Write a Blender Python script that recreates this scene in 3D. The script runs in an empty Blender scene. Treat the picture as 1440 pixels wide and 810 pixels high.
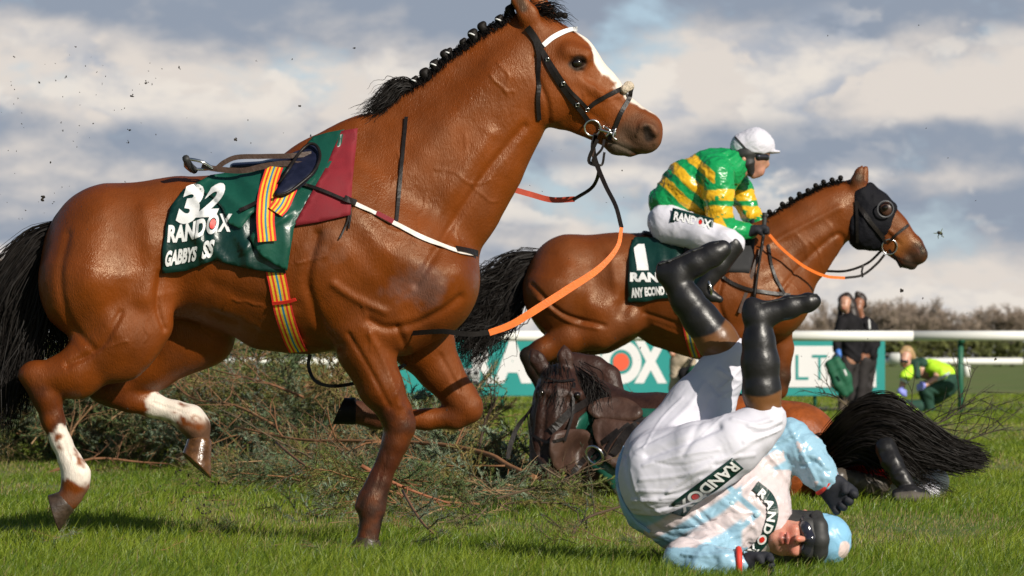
import bpy, bmesh, math, random, os
import numpy as np
from mathutils import Vector, Matrix, geometry
R = math.radians
scene = bpy.context.scene
COL = scene.collection
FPX, CX, CY, CAMH = 6000.0, 720.0, 500.0, 0.74
# ---------------------------------------------------------------- camera
cam_d = bpy.data.cameras.new('camera'); cam = bpy.data.objects.new('camera', cam_d); COL.objects.link(cam)
cam.location = (0, 0, CAMH); cam.rotation_euler = (R(90), 0, 0)
cam_d.sensor_width = 36; cam_d.lens = 150; cam_d.shift_y = (CY - 405) / 1440.0
cam_d.clip_start = .5; cam_d.clip_end = 3000
cam_d.dof.use_dof = True; cam_d.dof.focus_distance = 17.5; cam_d.dof.aperture_fstop = 9
scene.camera = cam
# ---------------------------------------------------------------- light
SUN_EL, SUN_AZ = R(30), R(38)          # azimuth: how far to the right of the camera's back
sd = Vector((math.sin(SUN_AZ) * math.cos(SUN_EL), -math.cos(SUN_AZ) * math.cos(SUN_EL), math.sin(SUN_EL)))
sun_d = bpy.data.lights.new('sun', 'SUN'); sun = bpy.data.objects.new('sun', sun_d); COL.objects.link(sun)
sun_d.energy = 4.9; sun_d.angle = R(.55); sun_d.color = (1, .93, .82)
sun.rotation_euler = (-sd).to_track_quat('-Z', 'Y').to_euler(); sun.location = (6, -8, 9)
world = bpy.data.worlds.new('World'); scene.world = world; world.use_nodes = True
def build_world():
    nt = world.node_tree; N = nt.nodes; L = nt.links
    for n in list(N): N.remove(n)
    out = N.new('ShaderNodeOutputWorld'); bg = N.new('ShaderNodeBackground'); L.new(bg.outputs[0], out.inputs[0])
    bg.inputs['Strength'].default_value = .09
    sky = N.new('ShaderNodeTexSky'); sky.sky_type = 'NISHITA'; sky.sun_disc = False
    sky.sun_elevation = SUN_EL; sky.sun_rotation = math.atan2(sd.x, sd.y); sky.air_density = 1; sky.dust_density = .6
    tc = N.new('ShaderNodeTexCoord')
    def mapping(loc, sc):
        m = N.new('ShaderNodeMapping'); m.inputs['Location'].default_value = loc; m.inputs['Scale'].default_value = sc
        L.new(tc.outputs['Generated'], m.inputs['Vector']); return m.outputs[0]
    def noise(vec, scale, detail, rough, dist=0):
        n = N.new('ShaderNodeTexNoise'); n.inputs['Scale'].default_value = scale; n.inputs['Detail'].default_value = detail
        n.inputs['Roughness'].default_value = rough; n.inputs['Distortion'].default_value = dist
        L.new(vec, n.inputs['Vector']); return n.outputs['Fac']
    def m(op, a, b=None, clamp=False):
        n = N.new('ShaderNodeMath'); n.operation = op; n.use_clamp = clamp
        for i, v in enumerate((a, b)):
            if v is None: continue
            if isinstance(v, (int, float)): n.inputs[i].default_value = v
            else: L.new(v, n.inputs[i])
        return n.outputs[0]
    def ss(v, a, b):
        n = N.new('ShaderNodeMapRange'); n.interpolation_type = 'SMOOTHSTEP'
        n.inputs['From Min'].default_value = a; n.inputs['From Max'].default_value = b
        L.new(v, n.inputs['Value']); return n.outputs['Result']
    def mixc(f, a, b):
        n = N.new('ShaderNodeMix'); n.data_type = 'RGBA'
        if isinstance(f, (int, float)): n.inputs[0].default_value = f
        else: L.new(f, n.inputs[0])
        for i, v in ((6, a), (7, b)):
            if isinstance(v, tuple): n.inputs[i].default_value = (*v, 1)
            else: L.new(v, n.inputs[i])
        return n.outputs[2]
    sc = (19, 19, 37); off = SKY_OFF
    n1 = noise(mapping(off, sc), 1, 8, .57, .12)
    n2 = noise(mapping((off[0] - .14, off[1], off[2] + .26), sc), 1, 5, .48, .12)
    big = noise(mapping((off[0] + 3, 1, off[2] + 7), (9, 9, 34)), 1, 2, .5)
    cov = ss(n1, .30, .47)
    # lit tops against grey bases
    lit = m('SUBTRACT', n1, n2); lit = m('MULTIPLY', lit, 3.4); lit = m('ADD', lit, m('MULTIPLY', m('SUBTRACT', big, .47), 2.6))
    # decks of cloud stacked above the horizon: dark, bright, grey, bright, pale
    sz = N.new('ShaderNodeSeparateXYZ'); L.new(tc.outputs['Generated'], sz.inputs[0]); el = m('ADD', m('MULTIPLY', sz.outputs['Z'], 12), m('MULTIPLY', m('SUBTRACT', big, .5), .35))
    cr = N.new('ShaderNodeValToRGB'); L.new(el, cr.inputs[0]); e = cr.color_ramp.elements; e[0].position = 0; e[0].color = (.62,) * 3 + (1,); e[1].position = 1; e[1].color = (.10,) * 3 + (1,)
    for y, v in ((400, .58), (330, .42), (272, .72), (235, .40), (185, .42), (140, .58), (92, .86), (50, .48), (15, .20)):
        q = e.new((500 - y) / 6000 * 12); q.color = (v, v, v, 1)
    cr.color_ramp.interpolation = 'EASE'
    lit = m('ADD', lit, m('MULTIPLY', m('SUBTRACT', cr.outputs[0], .5), 1.25))
    lit = m('ADD', lit, .36, True)
    lit = ss(lit, -.05, 1.0)
    cloud = mixc(lit, (3.1, 3.6, 4.5), (8.5, 7.7, 7.0))
    thick = ss(n1, .60, .74)
    cloud = mixc(m('MULTIPLY', thick, .35), cloud, (3.6, 4.1, 5.0))
    blue = mixc(.62, sky.outputs[0], (4.9, 6.7, 8.7))
    mixed = mixc(m('MULTIPLY', cov, .96), blue, cloud)
    # clouds thin out well above the view so the high sky stays clear
    sep = N.new('ShaderNodeSeparateXYZ'); L.new(tc.outputs['Generated'], sep.inputs[0])
    low = m('MULTIPLY', m('SUBTRACT', 1, ss(sep.outputs['Z'], .10, .24)), ss(sep.outputs['Y'], .15, .75))
    # crisp sunlit heaps in front of the deck
    n3 = noise(mapping((off[0] + 5, 2, off[2] + 3), (24, 24, 44)), 1, 9, .58, .2); n4 = noise(mapping((off[0] + 5 - .16, 2, off[2] + 3 + .30), (24, 24, 44)), 1, 6, .52, .2)
    c3 = m('MULTIPLY', ss(n3, .50, .55), ss(cr.outputs[0], .30, .62)); l3 = ss(m('ADD', m('MULTIPLY', m('SUBTRACT', n3, n4), 4.2), .50), .05, .95)
    mixed = mixc(m('MULTIPLY', c3, .85), mixed, mixc(l3, (4.4, 4.9, 5.8), (9.3, 8.6, 7.8)))
    dim = N.new('ShaderNodeVectorMath'); dim.operation = 'SCALE'; dim.inputs['Scale'].default_value = .62; L.new(sky.outputs[0], dim.inputs[0])
    fin = mixc(low, dim.outputs[0], mixed)
    L.new(fin, bg.inputs['Color'])
SKY_OFF = (17.0, 0.0, 2.2)
build_world()
vs = scene.view_settings; vs.view_transform = 'Standard'; vs.look = 'None'; vs.gamma = 1; vs.exposure = 0.0; vs.use_curve_mapping = False
scene.cycles.use_denoising = True
scene.cycles.max_bounces = 5; scene.cycles.diffuse_bounces = 2; scene.cycles.glossy_bounces = 2; scene.cycles.transparent_max_bounces = 6
ONLY = os.environ.get('ONLY', '').split(',') if os.environ.get('ONLY') else None
def want(k): return ONLY is None or k in ONLY

# ---------------------------------------------------------------- helpers
rng = np.random.default_rng(7)
def W(px, py, d, y=0.0):
    D = d + y
    return np.array(((px - CX) * D / FPX, D, CAMH + (CY - py) * D / FPX))
_H = np.random.default_rng(1).random(8192) * 2 - 1
def vnoise(p, sc=1.0, seed=0):
    q = np.asarray(p, float) * sc + seed * 17.31; i = np.floor(q).astype(np.int64); f = q - i; f = f * f * (3 - 2 * f)
    r = 0
    for a in (0, 1):
        for b in (0, 1):
            for c in (0, 1):
                h = _H[((i[:, 0] + a) * 73856093 ^ (i[:, 1] + b) * 19349663 ^ (i[:, 2] + c) * 83492791) & 8191]
                r = r + h * (f[:, 0] if a else 1 - f[:, 0]) * (f[:, 1] if b else 1 - f[:, 1]) * (f[:, 2] if c else 1 - f[:, 2])
    return r
def fbm(p, sc, o=3, seed=0): return sum(vnoise(p, sc * 2 ** k, seed + k) * .5 ** k for k in range(o))
def sstep(x, a, b):
    t = np.clip((x - a) / (b - a), 0, 1); return t * t * (3 - 2 * t)

class Thing:
    """an Empty at the thing's base; children keep world coordinates minus the base"""
    def __init__(s, name, label, cat, base, group=None, kind=None):
        o = bpy.data.objects.new(name, None); COL.objects.link(o); o.empty_display_size = .1
        o.location = base; s.o = o; s.base = np.array(base, float)
        tag(o, label, cat, group, kind)
def tag(o, label=None, cat=None, group=None, kind=None):
    if label: o['label'] = label
    if cat: o['category'] = cat
    if group: o['group'] = group
    if kind: o['kind'] = kind
    return o
def mk(name, V, Fc, m=None, parent=None, col=None, smooth=True, base=None, uv=None, label=None):
    """V world coords; Fc faces as list of index tuples or (n,4)/(n,3) int array; parent Thing or part object"""
    V = np.asarray(V, float)
    root = None
    if isinstance(parent, Thing): root = parent; po = parent.o; b = parent.base
    elif parent is not None: po = parent; b = np.array(parent['_b'])
    else:
        po = None; b = np.array(base if base is not None else ((V[:, 0].min() + V[:, 0].max()) / 2, (V[:, 1].min() + V[:, 1].max()) / 2, V[:, 2].min()))
    me = bpy.data.meshes.new(name)
    L = V - b
    if isinstance(Fc, np.ndarray):
        n, k = Fc.shape
        me.vertices.add(len(L)); me.vertices.foreach_set('co', L.astype(np.float32).ravel())
        me.loops.add(n * k); me.loops.foreach_set('vertex_index', Fc.astype(np.int32).ravel())
        me.polygons.add(n); me.polygons.foreach_set('loop_start', np.arange(0, n * k, k, dtype=np.int32))
        me.update(calc_edges=True)
    else:
        me.from_pydata(L.tolist(), [], [tuple(f) for f in Fc]); me.update()
    me.polygons.foreach_set('use_smooth', np.full(len(me.polygons), bool(smooth)))
    if col is not None:
        ca = me.color_attributes.new('Col', 'FLOAT_COLOR', 'POINT')
        c = np.ones((len(V), 4), np.float32); c[:, :3] = col; ca.data.foreach_set('color', c.ravel())
    if uv is not None:
        ul = me.uv_layers.new(name='UVMap'); idx = np.empty(len(me.loops), np.int32); me.loops.foreach_get('vertex_index', idx)
        ul.data.foreach_set('uv', np.asarray(uv, np.float32)[idx].ravel())
    if m: me.materials.append(m)
    o = bpy.data.objects.new(name, me); COL.objects.link(o)
    if po is not None: o.parent = po
    else: o.location = b
    o['_b'] = [float(x) for x in b]
    if label: o['label'] = label
    return o

# ---- implicit bodies: smooth unions of tapered capsules, meshed with surface nets
class SDF:
    def __init__(s, k=.03): s.pr = []; s.k = k
    def cap(s, a, b, ra, rb, k=None, sq=None, s_=1.0, op=0):
        s.pr.append((np.array(a, float), np.array(b, float), float(ra), float(rb), s.k if k is None else k,
                     None if sq is None else np.array(sq, float) / np.linalg.norm(sq), s_, op)); return s
    def ball(s, a, r, **kw): return s.cap(a, a, r, r, **kw)
    def chain(s, pts, k=None, sq=None, s_=1.0, op=0):
        """pts: (pos, r) list"""
        if len(pts) == 1: return s.ball(pts[0][0], pts[0][1], k=k, sq=sq, s_=s_, op=op)
        for p, q in zip(pts[:-1], pts[1:]): s.cap(p[0], q[0], p[1], q[1], k, sq, s_, op)
        return s
    def px(s, d, nodes, k=None, ys=1.0, op=0):
        """nodes (px,py,r_px,y[,ys]) -> chain with depth squash along Y"""
        P = [(W(n[0], n[1], d, n[3]), n[2] * (d + n[3]) / FPX, n[4] if len(n) > 4 else ys) for n in nodes]
        if len(P) == 1: return s.cap(P[0][0], P[0][0], P[0][1], P[0][1], k, (0, 1, 0), P[0][2], op)
        for a, b in zip(P[:-1], P[1:]): s.cap(a[0], b[0], a[1], b[1], k, (0, 1, 0), (a[2] + b[2]) / 2, op)
        return s
    def mesh(s, vox, smooth=2):
        lo = np.full(3, 1e9); hi = -lo
        for a, b, ra, rb, k, sq, sc, op in s.pr:
            if op: continue
            r = max(ra, rb) * max(1, sc); lo = np.minimum(lo, np.minimum(a, b) - r); hi = np.maximum(hi, np.maximum(a, b) + r)
        lo -= 4 * vox + s.k; hi += 4 * vox + s.k
        n = np.ceil((hi - lo) / vox).astype(int) + 1
        f = np.full(n, 1.0, np.float32)
        for a, b, ra, rb, k, sq, sc, op in s.pr:
            r = max(ra, rb) * max(1, sc) + k + 3 * vox
            i0 = np.clip(np.floor((np.minimum(a, b) - r - lo) / vox).astype(int), 0, n - 1)
            i1 = np.clip(np.ceil((np.maximum(a, b) + r - lo) / vox).astype(int) + 1, 1, n)
            ax = [((np.arange(i0[j], i1[j]) * vox + lo[j]) - a[j]).astype(np.float32) for j in range(3)]
            X, Y, Z = ax[0][:, None, None], ax[1][None, :, None], ax[2][None, None, :]
            ab = b - a
            if sq is not None:
                g = 1 / sc - 1
                dt = X * sq[0] + Y * sq[1] + Z * sq[2]
                X = X + dt * (sq[0] * g); Y = Y + dt * (sq[1] * g); Z = Z + dt * (sq[2] * g)
                ab = ab + sq * (ab @ sq) * g
            L2 = ab @ ab
            if L2 > 1e-12: t = np.clip((X * ab[0] + Y * ab[1] + Z * ab[2]) / L2, 0, 1)
            else: t = np.float32(0)
            d = np.sqrt((X - t * ab[0]) ** 2 + (Y - t * ab[1]) ** 2 + (Z - t * ab[2]) ** 2) - (ra + (rb - ra) * t)
            d = d * (min(1, sc) if sc < 1 else 1)
            sl = f[i0[0]:i1[0], i0[1]:i1[1], i0[2]:i1[2]]
            if op == 0:
                h = np.maximum(k - np.abs(sl - d), 0) / max(k, 1e-6); sl[...] = np.minimum(sl, d) - h * h * k * .25
            else:
                d = -d; h = np.maximum(k - np.abs(sl - d), 0) / max(k, 1e-6); sl[...] = np.maximum(sl, d) + h * h * k * .25
        return nets(f, lo, vox, smooth)
def nets(f, lo, vox, smooth=2):
    ins = f < 0; n = f.shape
    c = np.zeros((n[0] - 1, n[1] - 1, n[2] - 1), np.uint8)
    for i in (0, 1):
        for j in (0, 1):
            for k in (0, 1): c += ins[i:n[0] - 1 + i, j:n[1] - 1 + j, k:n[2] - 1 + k]
    act = (c > 0) & (c < 8); idx = np.argwhere(act); ids = np.full(act.shape, -1, np.int32); ids[act] = np.arange(len(idx))
    acc = np.zeros((len(idx), 3)); cnt = np.zeros(len(idx))
    I = idx
    for ax in range(3):
        o1, o2 = [q for q in range(3) if q != ax]
        for u in (0, 1):
            for v in (0, 1):
                p = I.copy(); p[:, o1] += u; p[:, o2] += v; q = p.copy(); q[:, ax] += 1
                fa = f[p[:, 0], p[:, 1], p[:, 2]]; fb = f[q[:, 0], q[:, 1], q[:, 2]]; m = (fa < 0) != (fb < 0)
                t = fa[m] / (fa[m] - fb[m]); P = p[m].astype(float); P[:, ax] += t; acc[m] += P; cnt[m] += 1
    V = acc / cnt[:, None] * vox + lo
    quads = []
    for ax in range(3):
        o1, o2 = [(1, 2), (2, 0), (0, 1)][ax]
        sl = [slice(None)] * 3; sl2 = [slice(None)] * 3; sl[ax] = slice(0, n[ax] - 1); sl2[ax] = slice(1, n[ax])
        a = ins[tuple(sl)]; b = ins[tuple(sl2)]; e = np.argwhere(a != b)
        e = e[(e[:, o1] > 0) & (e[:, o2] > 0) & (e[:, o1] < n[o1] - 1) & (e[:, o2] < n[o2] - 1)]
        fl = a[e[:, 0], e[:, 1], e[:, 2]]
        def g(du, dv):
            q = e.copy(); q[:, o1] -= du; q[:, o2] -= dv; return ids[q[:, 0], q[:, 1], q[:, 2]]
        Q = np.stack([g(1, 1), g(0, 1), g(0, 0), g(1, 0)], 1); Q[~fl] = Q[~fl][:, ::-1]; quads.append(Q)
    Q = np.concatenate(quads)
    for _ in range(smooth): V = lap(V, Q, .5)
    return V, Q
def lap(V, Q, w):
    k = Q.shape[1]; a = Q.ravel(); b = np.roll(Q, -1, 1).ravel(); ii = np.concatenate([a, b]); jj = np.concatenate([b, a])
    cnt = np.bincount(ii, minlength=len(V)); out = np.empty_like(V)
    for c in range(3): out[:, c] = np.bincount(ii, V[jj, c], minlength=len(V)) / np.maximum(cnt, 1)
    return V * (1 - w) + out * w
def normals(V, Q):
    n = np.cross(V[Q[:, 2]] - V[Q[:, 0]], V[Q[:, -1]] - V[Q[:, 1]]); N = np.zeros_like(V)
    for c in range(3):
        for j in range(Q.shape[1]): N[:, c] += np.bincount(Q[:, j], n[:, c], minlength=len(V))
    return N / np.maximum(np.linalg.norm(N, axis=1), 1e-9)[:, None]
def pxof(V): return np.stack([CX + V[:, 0] * FPX / V[:, 1], CY - (V[:, 2] - CAMH) * FPX / V[:, 1]], 1)
def polyd(P, pts, r=None):
    """distance of P (n,k) from a polyline, minus the interpolated radius"""
    pts = np.asarray(pts, float); best = np.full(len(P), 1e9)
    r = np.zeros(len(pts)) if r is None else np.broadcast_to(np.asarray(r, float), (len(pts),))
    if len(pts) == 1: return np.linalg.norm(P - pts[0], axis=1) - r[0]
    for i in range(len(pts) - 1):
        a, b = pts[i], pts[i + 1]; ab = b - a; t = np.clip((P - a) @ ab / max(ab @ ab, 1e-12), 0, 1)
        best = np.minimum(best, np.linalg.norm(P - a - t[:, None] * ab, axis=1) - (r[i] + (r[i + 1] - r[i]) * t))
    return best
def emboss(V, Q, items, side=-1):
    """sculpt grooves and ridges: (px path, width px, height m)"""
    N = normals(V, Q); P = pxof(V); face = np.clip(N[:, 1] * side, 0, 1); amt = np.zeros(len(V))
    for path, w, h in items:
        P2 = smooth_path(np.asarray(path, float), 4) if len(path) > 2 else np.asarray(path, float)
        d = polyd(P, P2); amt += h * np.exp(-(d / (w * .6)) ** 2)
    return V + N * (amt * face ** .5)[:, None]
def smooth_path(p, sub=6):
    p = np.asarray(p, float)
    if len(p) < 3:
        t = np.linspace(0, 1, sub + 1)[:, None]; return p[0] * (1 - t) + p[-1] * t
    e = np.vstack([2 * p[0] - p[1], p, 2 * p[-1] - p[-2]]); out = []
    for i in range(1, len(e) - 2):
        a, b, c, d = e[i - 1], e[i], e[i + 1], e[i + 2]
        for t in np.arange(sub) / sub:
            out.append(.5 * (2 * b + (c - a) * t + (2 * a - 5 * b + 4 * c - d) * t * t + (3 * b - a - 3 * c + d) * t ** 3))
    out.append(e[-2]); return np.array(out)
def paint(V, base, strokes):
    """coat / cloth colours: strokes (3-D polyline, radii, colour, softness, ragged)"""
    C = np.tile(np.array(base, float), (len(V), 1))
    for pts, r, c, soft, rag in strokes:
        d = polyd(V, pts, r)
        if rag: d = d + rag * fbm(V, 22, 3, 5)
        w = 1 - sstep(d, -soft, soft); C = C * (1 - w[:, None]) + np.array(c) * w[:, None]
    return C
def paintpx(V, Q, C, items):
    """markings on the near side only: (px path, half width px, colour, soft px)"""
    P = pxof(V); f = sstep(-normals(V, Q)[:, 1], .0, .3)
    for path, wd, c, soft in items:
        d_ = polyd(P, smooth_path(path, 4) if len(path) > 2 else path); w_ = (1 - sstep(d_, wd - soft, wd + soft)) * f; C = C * (1 - w_[:, None]) + np.array(c) * w_[:, None]
    return C
# ---- rays from the camera's point to find the surface a cloth or strap lies on
def cast(px, py, targets):
    dr = Vector(((px - CX) / FPX, 1, (CY - py) / FPX)); best = None
    for t in targets:
        org = Vector((0, 0, CAMH)) - Vector(t['_b'])
        ok, loc, nrm, _ = t.ray_cast(org, dr)
        if ok:
            w = loc + Vector(t['_b'])
            if best is None or w.y < best[0].y: best = (w, nrm)
    return best
def topline(px, targets, y0, y1, step=1.0):
    y = y0
    while y < y1:
        h = cast(px, y, targets)
        if h: return y, h[0].y
        y += step
    return None
def refresh(): bpy.context.view_layer.update()
def castmany(P, targets):
    """returns depth D per px point (nan on a miss) and normals"""
    D = np.full(len(P), np.nan); N = np.tile((0., -1., 0.), (len(P), 1))
    for i, (x, y) in enumerate(P):
        h = cast(x, y, targets)
        if h: D[i] = h[0].y; N[i] = h[1]
    return D, N
def tri_poly(poly, step):
    """triangulate a pixel polygon with interior points"""
    poly = np.asarray(poly, float); B = []
    for i in range(len(poly)):
        a, b = poly[i], poly[(i + 1) % len(poly)]; n = max(1, int(np.linalg.norm(b - a) / step))
        for t in range(n): B.append(a + (b - a) * t / n)
    B = np.array(B); lo, hi = B.min(0), B.max(0); inner = []
    X, Y = np.meshgrid(np.arange(lo[0] + step / 2, hi[0], step), np.arange(lo[1] + step / 2, hi[1], step)); G = np.stack([X.ravel(), Y.ravel()], 1)
    ins = np.zeros(len(G), bool); j = len(B) - 1
    for i in range(len(B)):
        xi, yi = B[i]; xj, yj = B[j]
        c = ((yi > G[:, 1]) != (yj > G[:, 1])) & (G[:, 0] < (xj - xi) * (G[:, 1] - yi) / (yj - yi + 1e-12) + xi); ins ^= c; j = i
    G = G[ins]
    if len(G):
        G = G[polyd(G, np.vstack([B, B[:1]])) > step * .45]
    n = len(B); allp = [Vector(p) for p in np.vstack([B, G])]
    v, e, f, *_ = geometry.delaunay_2d_cdt(allp, [(i, (i + 1) % n) for i in range(n)], [list(range(n))], 1, 1e-6)
    return np.array([tuple(p) for p in v]), [tuple(q) for q in f], n
def roundpoly(poly, sub=4): 
    p = np.asarray(poly, float); e = np.vstack([p[-1:], p, p[:2]]); out = []
    for i in range(1, len(e) - 2):
        a, b, c, d = e[i - 1], e[i], e[i + 1], e[i + 2]
        for t in np.arange(sub) / sub: out.append(.5 * (2 * b + (c - a) * t + (2 * a - 5 * b + 4 * c - d) * t * t + (3 * b - a - 3 * c + d) * t ** 3))
    return np.array(out)
def fill_nan(P, D):
    bad = np.isnan(D)
    if bad.all(): return D
    good = ~bad
    for i in np.where(bad)[0]:
        q = np.argsort(((P[good] - P[i]) ** 2).sum(1))[:4]; D[i] = D[good][q].mean()
    return D
def sheet(name, poly, m, parent, targets, off=.01, step=6, thick=.004, wr=0, wsc=12, relax=4, col=None, fallback=None, folds=(), yoff=0, rnd=0):
    """a cloth lying on what is behind it; folds = (px path, width px, height m)"""
    if rnd: poly = roundpoly(poly, rnd)
    P, Fc, nb = tri_poly(poly, step)
    if targets:
        D, N = castmany(P, targets); D = fill_nan(P, D)
        if np.isnan(D).any(): D[:] = fallback
    else: D = np.full(len(P), float(fallback))
    tri = np.array([f for f in Fc if len(f) == 3])
    for _ in range(relax):
        D = lap(np.stack([D] * 3, 1), tri, .6)[:, 0]
    D = D - off + yoff
    V = np.array([W(x, y, d) for (x, y), d in zip(P, D)])
    if wr:
        q = V.copy(); q[:, 2] *= .45; q[:, 0] += .5 * V[:, 2]
        V[:, 1] -= wr * (1 + fbm(q, wsc, 3, 3)) + wr * .8 * np.abs(vnoise(q, wsc * 1.6, 9))
    for path, w, h in folds:
        V[:, 1] -= h * np.exp(-(polyd(P, smooth_path(path, 4)) / (w * .6)) ** 2)
    # make every face look at the camera
    a = P[tri[:, 1]] - P[tri[:, 0]]; b = P[tri[:, 2]] - P[tri[:, 0]]; cr = a[:, 0] * b[:, 1] - a[:, 1] * b[:, 0]
    tri[cr > 0] = tri[cr > 0][:, ::-1]
    o = mk(name, V, tri, m, parent, col=col(V, P) if callable(col) else col)
    md = o.modifiers.new('thickness', 'SOLIDIFY'); md.thickness = thick; md.offset = -1
    return o
def strap(name, pts, w, m, parent, targets=None, off=.006, y=None, thick=.004, sub=6, cols=None, d=None, relax=2, ends=True):
    """a leather strap along px points; lies on targets, else hangs at depth d + the third coordinate"""
    p = np.asarray([q[:2] for q in pts], float); S = smooth_path(p, sub)
    if d is not None:
        yy = smooth_path(np.array([[q[2] if len(q) > 2 else 0., 0] for q in pts]), sub)[:, 0]; D = d + yy; N = np.tile((0., -1., 0.), (len(S), 1))
    if targets:
        Dt, Nt = castmany(S, targets)
        if d is None:
            D = fill_nan(S, Dt.copy()); N = Nt
        else:
            ok = ~np.isnan(Dt); D = np.where(ok & (Dt - off < D), Dt, D); N = np.where((ok & (Dt - off < D))[:, None], Nt, N)
        for _ in range(relax): D[1:-1] = D[1:-1] * .5 + (D[:-2] + D[2:]) * .25; N[1:-1] = N[1:-1] * .5 + (N[:-2] + N[2:]) * .25
    V0 = np.array([W(x, yv, dd) for (x, yv), dd in zip(S, D)])
    N = N / np.linalg.norm(N, axis=1)[:, None]
    V0 = V0 + N * off
    T = np.gradient(V0, axis=0); T /= np.maximum(np.linalg.norm(T, axis=1), 1e-9)[:, None]
    B = np.cross(T, N); B /= np.maximum(np.linalg.norm(B, axis=1), 1e-9)[:, None]; N = np.cross(B, T)
    wm = (np.interp(np.linspace(0, 1, len(S)), np.linspace(0, 1, len(w)), w) if isinstance(w, (list, tuple)) else np.full(len(S), float(w))) * D / FPX
    k = (len(cols) if cols else 1); us = np.linspace(-.5, .5, 2 * k if cols else 2) if cols else np.array([-.5, .5])
    if cols:
        us = np.concatenate([[i / k - .5 + .0005, (i + 1) / k - .5 - .0005] for i in range(k)]); cc = np.repeat(np.array(cols), 2, 0)
    V = []; C = []
    m_ = len(us)
    for i in range(len(S)):
        for j, u in enumerate(us): V.append(V0[i] + B[i] * wm[i] * u + N[i] * (thick * .5 * (1 - 2.2 * u * u))); C.append(cc[j] if cols else (0, 0, 0))
        for j, u in enumerate((.5, -.5)): V.append(V0[i] + B[i] * wm[i] * u * .98 - N[i] * thick * .5); C.append(cc[-1 if j == 0 else 0] if cols else (0, 0, 0))
    K = m_ + 2; Fc = []
    for i in range(len(S) - 1):
        for j in range(K): Fc.append((i * K + j, i * K + (j + 1) % K, (i + 1) * K + (j + 1) % K, (i + 1) * K + j))
    if ends: Fc.append(tuple(range(K))[::-1]); Fc.append(tuple((len(S) - 1) * K + j for j in range(K)))
    return mk(name, V, Fc, m, parent, col=np.array(C) if cols else None, smooth=False)
def tube(name, pts, r, m, parent=None, n=8, sub=5, col=None, **kw):
    """round tube through 3-D points; r radius or list"""
    V, Fc = tube_geo(pts, r, n, sub); return mk(name, V, Fc, m, parent, col=col, **kw)
def tube_geo(pts, r, n=8, sub=5, cap=True):
    P = smooth_path(np.asarray(pts, float), sub) if sub else np.asarray(pts, float)
    rr = np.interp(np.linspace(0, 1, len(P)), np.linspace(0, 1, len(r)), r) if isinstance(r, (list, tuple, np.ndarray)) else np.full(len(P), float(r))
    T = np.gradient(P, axis=0); T /= np.maximum(np.linalg.norm(T, axis=1), 1e-9)[:, None]
    u = np.cross(T[0], (.3, .8, .52)); u /= np.linalg.norm(u); V = []
    for i in range(len(P)):
        u = u - T[i] * (u @ T[i]); u /= max(np.linalg.norm(u), 1e-9); v = np.cross(T[i], u)
        for j in range(n):
            a = 2 * math.pi * j / n; V.append(P[i] + rr[i] * (math.cos(a) * u + math.sin(a) * v))
    Fc = [(i * n + j, i * n + (j + 1) % n, (i + 1) * n + (j + 1) % n, (i + 1) * n + j) for i in range(len(P) - 1) for j in range(n)]
    if cap: Fc.append(tuple(range(n))[::-1]); Fc.append(tuple((len(P) - 1) * n + j for j in range(n)))
    return V, Fc
def join(geos):
    V = []; Fc = []
    for v, f in geos:
        o = len(V); V += [tuple(p) for p in v]; Fc += [tuple(i + o for i in q) for q in f]
    return V, Fc
def box_geo(c, size, rot=None, bev=0):
    sx, sy, sz = [q / 2 for q in size]; bm = bmesh.new(); bmesh.ops.create_cube(bm, size=1)
    for v in bm.verts: v.co = Vector((v.co.x * 2 * sx, v.co.y * 2 * sy, v.co.z * 2 * sz))
    if bev: bmesh.ops.bevel(bm, geom=bm.edges[:] + bm.verts[:], offset=bev, segments=2, affect='EDGES')
    M = rot if rot is not None else Matrix.Identity(3)
    V = [tuple(Vector(c) + M @ v.co) for v in bm.verts]; bm.verts.index_update(); Fc = [tuple(v.index for v in f.verts) for f in bm.faces]; bm.free(); return V, Fc
def loft_geo(rings, n=16, cap=True):
    """rings (centre, u vec, v vec)"""
    V = []
    for c, u, v in rings:
        for j in range(n):
            a = 2 * math.pi * j / n; V.append(np.array(c) + math.cos(a) * np.array(u) + math.sin(a) * np.array(v))
    Fc = [(i * n + j, i * n + (j + 1) % n, (i + 1) * n + (j + 1) % n, (i + 1) * n + j) for i in range(len(rings) - 1) for j in range(n)]
    if cap: Fc.append(tuple(range(n))[::-1]); Fc.append(tuple((len(rings) - 1) * n + j for j in range(n)))
    return V, Fc
def torus_geo(c, r, t, ax=(0, 1, 0), n=24, k=8, sq=1.0):
    ax = Vector(ax).normalized(); u = ax.orthogonal().normalized(); v = ax.cross(u); V = []
    for i in range(n):
        a = 2 * math.pi * i / n; d = math.cos(a) * u + math.sin(a) * v
        for j in range(k):
            b = 2 * math.pi * j / k; V.append(np.array(Vector(c) + d * (r + t * math.cos(b)) + ax * t * math.sin(b)))
    return V, [(i * k + j, i * k + (j + 1) % k, ((i + 1) % n) * k + (j + 1) % k, ((i + 1) % n) * k + j) for i in range(n) for j in range(k)]
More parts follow.
